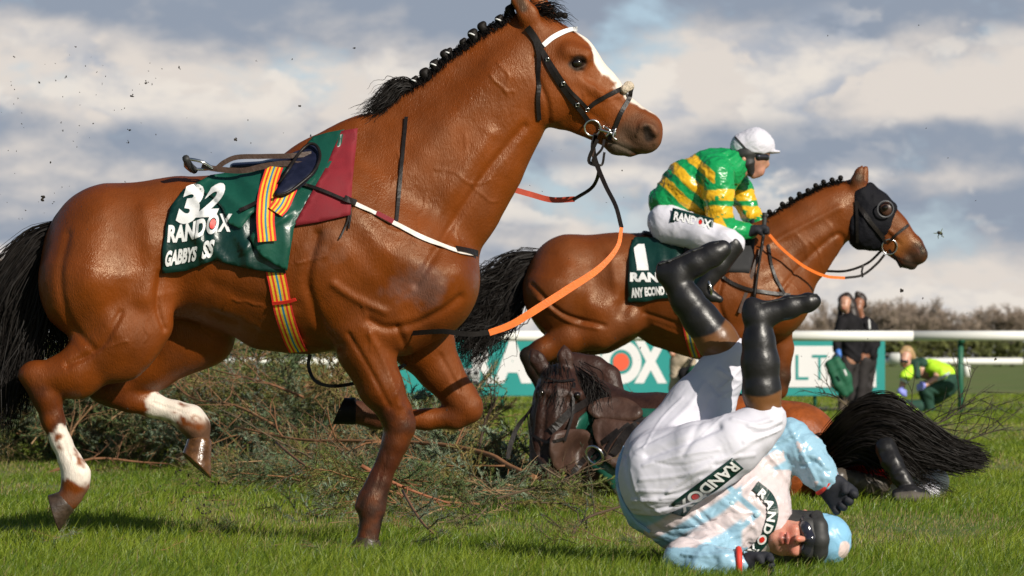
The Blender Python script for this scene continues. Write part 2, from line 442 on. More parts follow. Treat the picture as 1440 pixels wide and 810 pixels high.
def hair(name, guides, n, w, m, parent, spread=.03, frizz=.01, rad0=.02, seed=1, seg=14, lenvar=.25):
    """strand ribbons following 3-D guide curves"""
    g = np.random.default_rng(seed); V = []; Fc = []
    G = [smooth_path(np.asarray(q, float), 6) for q in guides]
    T = np.linspace(0, 1, seg + 1)
    for s in range(n):
        f = g.random() * (len(G) - 1) if len(G) > 1 else 0; a = int(f); f -= a; b = min(a + 1, len(G) - 1)
        end = 1 - lenvar * g.random() ** 2; t = T * end
        def at(P): x = np.linspace(0, 1, len(P)); return np.stack([np.interp(t, x, P[:, c]) for c in range(3)], 1)
        C = at(G[a]) * (1 - f) + at(G[b]) * f
        o = g.normal(size=3); ph = g.random(3) * 6.3; fr = 2 + g.random(3) * 4
        C = C + o * (rad0 + spread * t[:, None]) + frizz * t[:, None] * np.sin(ph + fr * t[:, None] * 3)
        tn = np.gradient(C, axis=0); tn /= np.maximum(np.linalg.norm(tn, axis=1), 1e-9)[:, None]
        side = np.cross(tn, (g.normal() * .5, 1, g.normal() * .5)); side /= np.maximum(np.linalg.norm(side, axis=1), 1e-9)[:, None]
        ww = w * (1 - .75 * T ** 2)[:, None] * (.6 + .8 * g.random()); o0 = len(V)
        V.extend(C - side * ww); V.extend(C + side * ww); k = seg + 1
        Fc.extend([(o0 + i, o0 + i + 1, o0 + k + i + 1, o0 + k + i) for i in range(seg)])
    return mk(name, np.array(V), np.array(Fc), m, parent)
# ---- lettering
def text_geo(s, bold=.02, space=1.0):
    cu = bpy.data.curves.new('t', 'FONT'); cu.body = s; cu.size = 1; cu.offset = bold; cu.space_character = space; cu.resolution_u = 4; cu.fill_mode = 'FRONT'
    o = bpy.data.objects.new('t', cu); COL.objects.link(o); refresh()
    me = bpy.data.meshes.new_from_object(o.evaluated_get(bpy.context.evaluated_depsgraph_get()))
    V = [tuple(v.co)[:2] for v in me.vertices]; Fc = [tuple(p.vertices) for p in me.polygons]
    bpy.data.objects.remove(o); bpy.data.curves.remove(cu); bpy.data.meshes.remove(me)
    V = np.array(V); lo, hi = V.min(0), V.max(0); V = (V - lo) / (hi - lo); V[:, 1] = 1 - V[:, 1]; return V, Fc, (hi - lo)
def subdiv2(V, Fc, maxlen):
    bm = bmesh.new(); vs_ = [bm.verts.new((x, y, 0)) for x, y in V]
    for f in Fc:
        try: bm.faces.new([vs_[i] for i in f])
        except ValueError: pass
    bmesh.ops.triangulate(bm, faces=bm.faces[:])
    for _ in range(6):
        E = [e for e in bm.edges if e.calc_length() > maxlen]
        if not E: break
        bmesh.ops.subdivide_edges(bm, edges=E, cuts=1); bmesh.ops.triangulate(bm, faces=[f for f in bm.faces if len(f.verts) > 3])
    bm.verts.index_update(); V = np.array([(v.co.x, v.co.y) for v in bm.verts]); Fc = [tuple(v.index for v in f.verts) for f in bm.faces]; bm.free(); return V, Fc
def quadmap(V, q):
    q = np.asarray(q, float); u = V[:, :1]; v = V[:, 1:2]
    return (q[0] * (1 - u) + q[1] * u) * (1 - v) + (q[3] * (1 - u) + q[2] * u) * v
def lay(name, V, Fc, quad, m, parent, targets=None, off=.003, fallback=None, step=5, thick=0, wave=None):
    """flat print in unit square -> px quad (tl,tr,br,bl) -> on the surface"""
    P = quadmap(np.asarray(V), quad)
    if wave is not None: P = wave(P)
    P, Fc = subdiv2(P, Fc, step)
    if targets: D, N = castmany(P, targets); D = fill_nan(P, D)
    if not targets or np.isnan(D).any(): D = np.full(len(P), float(fallback))
    Vw = np.array([W(x, y, d - off) for (x, y), d in zip(P, D)])
    tri = np.array(Fc); a = P[tri[:, 1]] - P[tri[:, 0]]; b = P[tri[:, 2]] - P[tri[:, 0]]; cr = a[:, 0] * b[:, 1] - a[:, 1] * b[:, 0]
    tri[cr > 0] = tri[cr > 0][:, ::-1]
    return mk(name, Vw, tri, m, parent, smooth=True)
def letters(name, s, quad, m, parent, targets=None, bold=.02, **kw):
    V, Fc, _ = text_geo(s, bold); return lay(name, V, Fc, quad, m, parent, targets, **kw)
def ring_geo(cx, cy, rx, ry, inner, n=28):
    V = []; 
    for i in range(n):
        a = 2 * math.pi * i / n; V += [(cx + rx * math.cos(a), cy + ry * math.sin(a)), (cx + rx * inner * math.cos(a), cy + ry * inner * math.sin(a))]
    return V, [(2 * i, 2 * ((i + 1) % n), 2 * ((i + 1) % n) + 1, 2 * i + 1) for i in range(n)]
def disc_geo(cx, cy, rx, ry, n=24): return [(cx + rx * math.cos(2 * math.pi * i / n), cy + ry * math.sin(2 * math.pi * i / n)) for i in range(n)], [tuple(range(n))]
def wordmark(quad, mw, mr, parent, targets=None, bold=.035, name='lettering', n_chars=6, **kw):
    """the sponsor's word: RAND, a ring O with a red dot, X"""
    u0 = .595; V, Fc, _ = text_geo('RAND', bold); V = V * (u0, 1)
    G = [(V, Fc)]
    if n_chars >= 6:
        G.append(ring_geo(.705, .5, .098, .56, .60)); V2, F2, _ = text_geo('X', bold); V2 = V2 * (.205, 1) + (.795, 0); G.append((V2, F2))
    Vj, Fj = join(G); Vj = np.array(Vj)
    o = lay(name, Vj, Fj, quad, mw, parent, targets, **kw)
    if n_chars >= 6:
        V3, F3 = disc_geo(.705, .5, .046, .27); lay('red_dot', np.array(V3), F3, quad, mr, parent, targets, **kw)
    return o
# ---- materials
def mat(name, c=(.5, .5, .5), rough=.6, vc=False, var=.12, nsc=30, bump=0, bsc=60, spec=.5, sheen=0, metal=0, coat=0, stretch=None, subs=0, bdist=.01, trans=0, wave=0):
    m = bpy.data.materials.new(name); m.use_nodes = True; nt = m.node_tree; N = nt.nodes; L = nt.links; p = N['Principled BSDF']
    p.inputs['Roughness'].default_value = rough; p.inputs['Specular IOR Level'].default_value = spec; p.inputs['Metallic'].default_value = metal
    p.inputs['Sheen Weight'].default_value = sheen; p.inputs['Coat Weight'].default_value = coat; p.inputs['Coat Roughness'].default_value = .25
    if subs: p.inputs['Subsurface Weight'].default_value = subs; p.inputs['Subsurface Radius'].default_value = (.01, .004, .002); p.inputs['Subsurface Scale'].default_value = 1
    if trans: p.inputs['Transmission Weight'].default_value = trans
    tc = N.new('ShaderNodeTexCoord'); mp = N.new('ShaderNodeMapping'); L.new(tc.outputs['Object'], mp.inputs[0])
    if stretch: mp.inputs['Scale'].default_value = stretch
    n1 = N.new('ShaderNodeTexNoise'); n1.inputs['Scale'].default_value = nsc; n1.inputs['Detail'].default_value = 6; L.new(mp.outputs[0], n1.inputs['Vector'])
    mr = N.new('ShaderNodeMapRange'); mr.inputs['From Min'].default_value = .25; mr.inputs['From Max'].default_value = .75
    mr.inputs['To Min'].default_value = 1 - var; mr.inputs['To Max'].default_value = 1 + var; L.new(n1.outputs['Fac'], mr.inputs['Value'])
    mx = N.new('ShaderNodeMix'); mx.data_type = 'RGBA'; mx.blend_type = 'MULTIPLY'; mx.inputs[0].default_value = 1
    if vc: a = N.new('ShaderNodeAttribute'); a.attribute_name = 'Col'; L.new(a.outputs['Color'], mx.inputs[6])
    else: mx.inputs[6].default_value = (*c, 1)
    L.new(mr.outputs[0], mx.inputs[7]); L.new(mx.outputs[2], p.inputs['Base Color'])
    rr = N.new('ShaderNodeMapRange'); rr.inputs['To Min'].default_value = max(.03, rough - .12); rr.inputs['To Max'].default_value = min(1, rough + .12)
    L.new(n1.outputs['Fac'], rr.inputs['Value']); L.new(rr.outputs[0], p.inputs['Roughness'])
    if bump:
        n2 = N.new('ShaderNodeTexNoise'); n2.inputs['Scale'].default_value = bsc; n2.inputs['Detail'].default_value = 5; L.new(mp.outputs[0], n2.inputs['Vector'])
        b = N.new('ShaderNodeBump'); b.inputs['Strength'].default_value = bump; b.inputs['Distance'].default_value = bdist
        L.new(n2.outputs['Fac'], b.inputs['Height']); L.new(b.outputs[0], p.inputs['Normal'])
    return m
M = {}
def coat_mat(name, spec, rlo, rhi):
    m = mat(name, vc=True, rough=.45, var=.20, nsc=9, bump=.16, bsc=80, spec=spec, stretch=(1, 1, .6), bdist=.010)
    nt = m.node_tree; N = nt.nodes; L = nt.links; p = N['Principled BSDF']; tc = N.new('ShaderNodeTexCoord')
    n = N.new('ShaderNodeTexNoise'); n.inputs['Scale'].default_value = 4.5; n.inputs['Detail'].default_value = 5; n.inputs['Roughness'].default_value = .65; L.new(tc.outputs['Object'], n.inputs['Vector'])
    r = N.new('ShaderNodeMapRange'); r.inputs['From Min'].default_value = .38; r.inputs['From Max'].default_value = .62; r.inputs['To Min'].default_value = rlo; r.inputs['To Max'].default_value = rhi; L.new(n.outputs['Fac'], r.inputs['Value'])
    L.new(r.outputs[0], p.inputs['Roughness']); p.inputs['Specular Tint'].default_value = (1, .80, .58, 1)
    # short hair: fine streaks that follow the body downwards
    mp = N.new('ShaderNodeMapping'); mp.inputs['Scale'].default_value = (1, 1, .22); mp.inputs['Rotation'].default_value = (0, .35, 0); L.new(tc.outputs['Object'], mp.inputs[0])
    f = N.new('ShaderNodeTexNoise'); f.inputs['Scale'].default_value = 260; f.inputs['Detail'].default_value = 3; L.new(mp.outputs[0], f.inputs['Vector'])
    b = N.new('ShaderNodeBump'); b.inputs['Strength'].default_value = .55; b.inputs['Distance'].default_value = .004; L.new(f.outputs['Fac'], b.inputs['Height']); old = p.inputs['Normal'].links[0].from_socket; L.new(old, b.inputs['Normal']); L.new(b.outputs[0], p.inputs['Normal'])
    return m
M['coat'] = coat_mat('horse_coat', .45, .30, .62)
M['coat_wet'] = mat('horse_coat_dark', vc=True, rough=.5, var=.25, nsc=18, bump=.4, bsc=50, spec=.35, bdist=.012)
M['hair'] = mat('black_hair', (.009, .007, .006), .55, var=.5, nsc=40, spec=.15)
M['hoof'] = mat('hoof_horn', (.045, .028, .018), .45, var=.5, nsc=45, bump=.3)
M['hoof_pale'] = mat('hoof_horn_wet', (.11, .05, .02), .25, var=.6, nsc=30, bump=.3)
M['eye'] = mat('eye_dark', (.01, .006, .004), .06, spec=.8)
M['leather'] = mat('black_leather', (.014, .011, .010), .40, spec=.25, var=.3, bump=.25, bsc=90, bdist=.004)
M['brown_leather'] = mat('brown_leather', (.055, .028, .018), .5, var=.3, bump=.3, bsc=60, bdist=.006)
M['boot'] = mat('boot_leather', vc=True, rough=.38, var=.2, nsc=12, bump=.5, bsc=22, spec=.45, bdist=.006)
M['rein_orange'] = mat('orange_rubber', (.86, .17, .012), .5, var=.15, bump=.4, bsc=200, bdist=.003)
M['rein_red'] = mat('red_rubber', (.42, .05, .02), .5, var=.2)
M['white_strap'] = mat('white_strap', (.72, .66, .60), .5, var=.2)
M['metal'] = mat('steel', (.62, .62, .62), .22, metal=1, var=.1)
M['green_cloth'] = mat('green_satin', (.008, .075, .050), .36, var=.2, nsc=8, bump=.25, bsc=22, spec=.5, bdist=.012)
M['dark_green'] = mat('dark_green_satin', (.004, .030, .024), .33, var=.25, nsc=8, bump=.3, bsc=26, spec=.5, bdist=.012)
M['red_cloth'] = mat('maroon_cloth', (.20, .006, .014), .75, var=.12, nsc=20, bump=.15, bsc=400)
M['navy'] = mat('navy_saddle', (.010, .012, .030), .35, var=.3)
M['webbing'] = mat('striped_webbing', vc=True, rough=.7, var=.12, bump=.3, bsc=500, bdist=.003)
M['print'] = mat('white_print', (.80, .80, .80), .5, var=.05)
M['red_print'] = mat('red_print', (.75, .03, .02), .5, var=.05)
M['silk'] = mat('racing_silk', vc=True, rough=.30, var=.06, nsc=20, bump=.4, bsc=16, spec=.5, stretch=(1, 1, 1.8), bdist=.012)
M['breeches'] = mat('white_breeches', (.65, .64, .72), .62, var=.05, nsc=9, bump=.2, bsc=9, bdist=.01, stretch=(.5, 1, 1.6))
M['skin'] = mat('skin', vc=True, rough=.42, var=.1, nsc=40, bump=.12, bsc=160, subs=.15, bdist=.003)
M['glove'] = mat('black_glove', (.012, .013, .020), .75, var=.3, bump=.4, bsc=70, bdist=.004)
M['lens'] = mat('goggle_lens', (.02, .02, .03), .05, spec=.9)
M['rubber'] = mat('black_rubber', (.03, .03, .03), .6, var=.4, nsc=25)
M['helmet'] = mat('helmet_silk', vc=True, rough=.4, var=.08, nsc=20, bump=.4, bsc=25, bdist=.008)
# ================================================================ ground, turf, rails, hedge, trees
def struct(o): o['kind'] = 'structure'; return o
def env():
    gm = mat('turf_soil', (.105, .150, .022), .95, var=.35, nsc=.9, bump=.6, bsc=30)
    nt = gm.node_tree; N = nt.nodes; L = nt.links; p = N['Principled BSDF']
    src = p.inputs['Base Color'].links[0].from_socket
    tc = N.new('ShaderNodeTexCoord'); n = N.new('ShaderNodeTexNoise'); n.inputs['Scale'].default_value = .35; n.inputs['Detail'].default_value = 8
    mp = N.new('ShaderNodeMapping'); mp.inputs['Scale'].default_value = (1, .25, 1); L.new(tc.outputs['Object'], mp.inputs[0]); L.new(mp.outputs[0], n.inputs['Vector'])
    mr = N.new('ShaderNodeMapRange'); mr.inputs['From Min'].default_value = .47; mr.inputs['From Max'].default_value = .68; L.new(n.outputs['Fac'], mr.inputs['Value'])
    mx = N.new('ShaderNodeMix'); mx.data_type = 'RGBA'; L.new(mr.outputs[0], mx.inputs[0]); L.new(src, mx.inputs[6]); mx.inputs[7].default_value = (.15, .15, .045, 1); L.new(mx.outputs[2], p.inputs['Base Color'])
    V = []; xs = np.concatenate([np.linspace(-400, -20, 12), np.linspace(-15, 15, 31), np.linspace(20, 400, 12)]); ys = np.concatenate([[-60, -20, 0], np.linspace(6, 80, 75), [90, 120, 200, 400, 900, 1500]])
    for y in ys:
        for x in xs: V.append((x * (1 if y < 300 else 3), y, .012 * math.sin(x * 1.7 + y) * (1 if 5 < y < 80 else 0)))
    nx = len(xs); Fc = np.array([(j * nx + i, j * nx + i + 1, (j + 1) * nx + i + 1, (j + 1) * nx + i) for j in range(len(ys) - 1) for i in range(nx - 1)])
    struct(mk('ground', np.array(V), Fc, gm, base=(0, 0, 0)))
    # trodden service path beyond the rail
    pm = mat('dry_path', (.20, .17, .10), .95, var=.3, nsc=1.5)
    V = []; 
    for i in range(61):
        x = -60 + i * 2.; a = .25 * math.sin(i * .7); V += [(x, 63.6 + a, .02), (x, 66.6 + a * .6, .02)]
    struct(mk('path', V, [(2 * i, 2 * i + 2, 2 * i + 3, 2 * i + 1) for i in range(60)], pm, base=(0, 65, .02)))
    pd = mat('dark_path', (.055, .05, .035), .9, var=.3, nsc=1.5)  # second, darker strip of ground along the foot of the banner
    V = []
    for i in range(41):
        x = -40 + i * 2.; a = .2 * math.sin(i * 1.1); V += [(x, 57.0 + a, .02), (x, 60.6 + a, .02)]
    struct(mk('path', V, [(2 * i, 2 * i + 2, 2 * i + 3, 2 * i + 1) for i in range(40)], pd, base=(0, 59, .02)))
    # torn turf where hooves landed
    TORN = [(-1.5, 20.6, .42, 1.1), (-.55, 16.1, .17, .34), (-.2, 18.6, .22, .5), (.65, 19.2, .3, .7), (-2.1, 18.0, .2, .4), (1.9, 19.6, .25, .6), (2.5, 17.6, .2, .4), (-2.6, 23.5, .4, 1.0)]
    # blades
    g = np.random.default_rng(12); gmat = mat('grass_blades', vc=True, rough=.42, var=.1, spec=.35)
    nt = gmat.node_tree; pb = nt.nodes['Principled BSDF']; tr = nt.nodes.new('ShaderNodeBsdfTranslucent'); ms = nt.nodes.new('ShaderNodeMixShader'); ms.inputs[0].default_value = .32
    src = pb.inputs['Base Color'].links[0].from_socket; nt.links.new(src, tr.inputs[0]); o = nt.nodes['Material Output']; nt.links.new(pb.outputs[0], ms.inputs[1]); nt.links.new(tr.outputs[0], ms.inputs[2]); nt.links.new(ms.outputs[0], o.inputs[0])
    bands = [(12.5, 16, 3600, .062, .0030), (16, 20, 2800, .060, .0036), (20, 26, 1700, .058, .0046), (26, 36, 1000, .055, .0062), (36, 52, 420, .055, .010), (52, 80, 120, .05, .017)]
    Ps = []; Ls = []; Wd = []
    for a, b, den, ln, wd in bands:
        hw = lambda D: D * .125 + .8
        area = (hw(a) + hw(b)) * (b - a); n_ = int(area * den); D = a + (b - a) * g.random(n_); x = (g.random(n_) * 2 - 1) * (D * .125 + .8)
        Ps.append(np.stack([x, D, 0 * x], 1)); Ls.append(ln * (.45 + .9 * g.random(n_))); Wd.append(np.full(n_, wd) * (.6 + .8 * g.random(n_)))
    P = np.concatenate(Ps); ln = np.concatenate(Ls); wd = np.concatenate(Wd)
    pat = fbm(P * (1, .6, 1), .9, 3, 4); clump = vnoise(P, 9, 8)
    wear = sstep(fbm(P * (1, .35, 1), .55, 3, 21), .22, .6)          # scuffed patches
    ln = ln * (1 + .6 * clump + .35 * pat) * (1 - .55 * wear)
    def hole(x0, y0, rx, ry): return np.clip(1.25 - np.sqrt(((P[:, 0] - x0) / rx) ** 2 + ((P[:, 1] - y0) / ry) ** 2) + .5 * vnoise(P, 5, 3), 0, 1)
    torn = np.maximum.reduce([hole(*a_) for a_ in TORN]); ln = ln * (1 - .6 * torn); wear = np.maximum(wear, torn * .9)
    keep = (g.random(len(P)) > np.maximum(wear * .5, torn * .55)); P, ln, wd, pat, wear, clump = P[keep], ln[keep], wd[keep], pat[keep], wear[keep], clump[keep]
    n_ = len(P); a = g.random(n_) * 6.283; lean = (.25 + .75 * g.random(n_)); dx = np.cos(a) * lean + .35 * vnoise(P, 2.5, 13) + .25; dy = np.sin(a) * lean
    dirv = np.stack([dx, dy, np.ones(n_)], 1); side = np.stack([-np.sin(a * 3), np.cos(a * 3) * .4, 0 * a], 1); side[:, 0] = np.where(np.abs(side[:, 0]) < .4, .7, side[:, 0])
    side *= wd[:, None] * .5
    mid = P + dirv * (ln * .5)[:, None] * np.array((.55, .55, 1)); tip = P + np.stack([dx * ln * .85, dy * ln * .85, ln * (.95 - .12 * lean)], 1)
    base = P - (0, 0, .01)
    V = np.stack([base - side, base + side, mid + side * .8, mid - side * .8, tip], 1).reshape(-1, 3)
    i0 = np.arange(n_) * 5; Fc = np.concatenate([np.stack([i0, i0 + 1, i0 + 2], 1), np.stack([i0, i0 + 2, i0 + 3], 1), np.stack([i0 + 3, i0 + 2, i0 + 4], 1)])
    c1 = np.array((.110, .180, .012)); c2 = np.array((.245, .305, .026)); c3 = np.array((.30, .24, .10)); c4 = np.array((.060, .115, .014))
    u = g.random((n_, 1)); t = np.clip(.5 + .5 * pat + .25 * clump + .8 * (g.random(n_) - .5), 0, 1)[:, None]
    C = c1 * (1 - t) + c2 * t; C = np.where(u < .18, c4, C); dry = (g.random((n_, 1)) < (.035 + .35 * wear[:, None])); C = np.where(dry, c3, C); C *= (.8 + .4 * g.random((n_, 1)))
    C5 = np.repeat(C, 5, 0)
    o = mk('grass', V, Fc, gmat, col=C5, base=(0, 0, 0), smooth=False); tag(o, 'short green turf of the racecourse with scuffed patches', 'grass', kind='stuff')
    # clods lying on turf
    # ---------------- rails
    wm = mat('white_plastic', (.80, .80, .76), .45, var=.05, nsc=3); gp = mat('green_post', (.02, .12, .07), .5, var=.2)
    D = 54.5
    T = Thing('running_rail', 'white plastic running rail on green posts just beyond the horses, in front of the banner', 'rail', (0, D, 0))
    s = D / FPX; z0 = .74 + (CY - 472.3) * s; r = 7.3 * s; xs = [W(x, 0, D)[0] for x in range(1352 - 265 * 9, 1352 + 265 * 4, 265)]
    for k in range(-10, 12):
        a = (1285 + k * 243 - 720) * s; b = (1285 + (k + 1) * 243 - 720) * s - .012
        V, Fc = tube_geo([(a, D, z0), (b, D, z0)], r, 16, 1); mk('rail_section', V, Fc, wm, T)
        mk('joint', *tube_geo([(b - .01, D, z0), (b + .022, D, z0)], r * .97, 16, 1), mat('rail_joint', (.5, .5, .48)) if k == -10 else bpy.data.materials['rail_joint'], T)
    for x in xs: mk('post', *tube_geo([(x, D + .10, -.05), (x, D + .10, z0 - .02)], .038, 10, 1), gp, T); mk('bracket', *box_geo((x, D + .05, z0 - .05), (.08, .18, .09), None, .01), gp, T)
    D = 150; s = D / FPX
    T = Thing('far_rail', 'low white rail across the far side of the course beyond the medic', 'rail', (0, D, 0))
    for k in range(-6, 8): mk('rail_section', *tube_geo([(k * 6., D, .74 - 8 * s), (k * 6 + 5.96, D, .74 - 8 * s)], 4.6 * s, 12, 1), wm, T)
    for k in range(-12, 16): mk('post', *box_geo((k * 3.2, D + .1, .26), (.22, .16, .58), None, .02), wm, T)
    mk('box_cover', *box_geo((W(1268, 0, D)[0], D - .2, .62), (.9, .3, .42), None, .05), wm, T)
    # ---------------- sponsor banner
    D = 60.5; s = D / FPX; zt = .74 + (CY - 478) * s; zb = .74 + (CY - 557) * s; xl = (520 - 720) * s; xr = (1244.5 - 720) * s
    teal = mat('teal_vinyl', (.018, .30, .27), .55, var=.04, nsc=2); wv = mat('white_vinyl', (.80, .80, .78), .55, var=.03, nsc=2); rv = mat('orange_red_vinyl', (.85, .12, .05), .55, var=.03)
    T = Thing('advertising_banner', 'long teal and white sponsor banner standing behind the rail', 'banner', ((xl + xr) / 2, D, 0))
    bd = mk('board', *box_geo(((xl + xr) / 2, D + .03, (zt + zb) / 2), (xr - xl, .06, zt - zb), None, .008), teal, T, smooth=False)
    xp = (975 - 720) * s; xq = (1232 - 720) * s; z1 = .74 + (CY - 486.5) * s; z2 = .74 + (CY - 544.5) * s
    mk('white_panel', *box_geo(((xp + xq) / 2, D - .006, (z1 + z2) / 2), (xq - xp, .010, z1 - z2)), wv, T, smooth=False)
    for k in range(9): mk('leg', *box_geo((xl + .1 + k * (xr - xl - .2) / 8, D + .09, zb / 2 + .1), (.05, .05, zb + .2)), gp, T)
    L_ = lambda nm, st, x0, x1, y0, y1, m, b=.05: letters(nm, st, [(x0, y0), (x1, y0), (x1, y1), (x0, y1)], m, T, None, bold=b, fallback=D - .004 if m is wv else D - .018, off=0, step=40)
    for ch, x0, x1 in (('R', 664, 696), ('A', 694, 748), ('N', 751, 796), ('D', 802, 846), ('X', 892, 938)): L_('letter', ch, x0, x1, 479, 539, wv, .06)
    V, Fc = ring_geo(.5, .5, .5, .5, .56, 40); V2, F2 = disc_geo(.5, .5, .20, .20, 30); q = [(845, 478), (902, 478), (902, 540), (845, 540)]
    lay('ring_letter', V, Fc, q, wv, T, fallback=D - .004, off=0, step=60); lay('orange_dot', V2, F2, q, rv, T, fallback=D - .004, off=0, step=60)
    for ch, x0, x1 in (('H', 1010, 1030), ('E', 1040, 1055), ('A', 1086, 1111), ('L', 1119, 1137), ('T', 1142, 1163), ('H', 1172, 1192)): L_('letter', ch, x0, x1, 499, 534, teal, -.008)
    # ---------------- hedge and winter trees
    hm = mat('hedge_leaves', vc=True, rough=.8, var=.3, nsc=2); g = np.random.default_rng(3)
    D = 290; n_ = 26000; x = (g.random(n_) * 2 - 1) * 58; h = 1.55 + .22 * vnoise(np.stack([x, x * 0, x * 0], 1), .35, 1) + .25 * vnoise(np.stack([x, x * 0, x * 0], 1), 1.2, 2); z = h * np.sqrt(g.random(n_)); y = D + g.normal(size=n_) * .7
    c0 = np.stack([x, y, z + 0.05], 1); V = (c0[:, None] + g.normal(size=(n_, 3, 3)) * .17).reshape(-1, 3)
    cc = np.array((.075, .085, .020)) * (.5 + g.random((n_, 1))) + np.array((.05, .035, 0)) * np.clip(vnoise(c0, .3, 6), 0, 1)[:, None]
    tag(mk('hedge', V, np.arange(n_ * 3).reshape(-1, 3), hm, col=np.repeat(cc, 3, 0), base=(0, D, 0), smooth=False), 'long clipped dark green hedge along the far edge of the course', 'hedge')
    tm = mat('winter_twigs', (.30, .235, .185), .9, var=.3); tk = mat('bark', (.10, .08, .06), .9, var=.3)
    def tree_proto(seed, hgt, spread, first):
        g = random.Random(seed); TV = []; K = []; tw = []
        def grow(p, dr, ln, r, dep):
            n = 4; pts = [p]; q = p.copy(); v = dr.copy()
            for i in range(n):
                v = v + Vector((g.gauss(0, .13), g.gauss(0, .13), .05)); v.normalize(); q = q + v * ln / n; pts.append(q.copy())
            if dep <= 1: K.append(tube_geo([tuple(a) for a in pts], [r, r * .6], 6 if dep == 0 else 4, 0, False))
            else: tw.append((pts, r))
            if dep >= 5: return
            for i in range(4 if dep else 8):
                t = .25 + .75 * g.random() if dep else .3 + .7 * g.random(); b = pts[min(n, int(t * n))]
                a = g.random() * 6.28; sp = .45 + .5 * g.random(); nd = (v * (1 - sp * .4) + Vector((math.cos(a), math.sin(a), .25)) * sp).normalized()
                grow(b, nd, ln * (.52 + .25 * g.random()), r * .5, dep + 1)
        grow(Vector((0, 0, 0)), Vector((0, 0, 1)), hgt * .55, hgt * .022, 0)
        V = []; Fc = []
        for pts, r in tw:
            w_ = max(r, .007)
            for a, b in zip(pts[:-1], pts[1:]):
                sd_ = (b - a).cross(Vector((g.gauss(0, 1), g.gauss(0, 1), g.gauss(0, 1)))).normalized() * w_; o = len(V); V += [tuple(a - sd_), tuple(a + sd_), tuple(b)]; Fc.append((o, o + 1, o + 2))
        V = np.array(V); zmax = V[:, 2].max(); k = hgt / zmax; V = V * (k * spread, k * spread, k)
        KV, KF = join(K); KV = np.array(KV) * (k * spread, k * spread, k)
        return V, np.array(Fc), KV, KF
    protos = [tree_proto(i, 1.0, sp, 0) for i, sp in enumerate((1.0, 1.25, .85, 1.1))]
    meshes = []
    for V, Fc, KV, KF in protos:
        a = mk('crown', V, Fc, tm, base=(0, 0, 0), smooth=False); b = mk('trunk', KV, KF, tk, base=(0, 0, 0)); meshes.append((a.data, b.data)); bpy.data.objects.remove(a); bpy.data.objects.remove(b)
    spots = [(1118, 380, 440), (1142, 400, 447), (1165, 385, 430), (1192, 400, 418), (1222, 400, 420), (1240, 390, 417), (1256, 405, 413), (1276, 385, 416), (1296, 400, 424), (1316, 390, 428), (1338, 410, 436), (1360, 385, 430), (1382, 400, 432), (1402, 390, 424), (1424, 405, 428), (1446, 390, 420), (1232, 430, 435), (1288, 430, 436), (1328, 430, 438), (1392, 430, 438), (1436, 430, 434),
             (4, 330, 342), (1095, 420, 452), (1060, 430, 456), (1010, 430, 460), (700, 430, 462), (655, 420, 458)]
    wherel = lambda px: ('at the far left' if px < 100 else 'behind the second horse' if px < 1100 else 'behind the two standing women' if px < 1225 else 'above the crouching medic' if px < 1345 else 'at the right edge')
    shapes = ('round topped', 'wide spreading', 'narrow upright', 'uneven open crowned')
    for i, (px, D, py) in enumerate(spots):
        h = 1.0 * (.74 + (CY - py) * D / FPX); x = W(px, 0, D)[0]; o = bpy.data.objects.new('winter_tree', None); COL.objects.link(o); o.location = (x, D, 0); o.rotation_euler = (0, 0, i * 2.4)
        sc_ = h * (1 if px > 1100 or px < 100 else 1); o.scale = (sc_, sc_, sc_)
        rank = [q for q in spots if wherel(q[0]) == wherel(px)]; k = sorted(q[0] for q in rank).index(px)
        nth = ['first', 'second', 'third', 'fourth', 'fifth', 'sixth', 'seventh', 'eighth', 'ninth'][k]
        tag(o, '%s bare tree, %s from the left of those %s' % (shapes[i % 4], nth, wherel(px)) if len(rank) > 1 else '%s bare tree showing %s of the photo' % (shapes[i % 4], wherel(px)), 'tree', 'bare trees behind the hedge')
        for nm, me in zip(('crown', 'trunk'), meshes[i % 4]):
            c = bpy.data.objects.new(nm, me); COL.objects.link(c); c.parent = o
if want('env'): env()

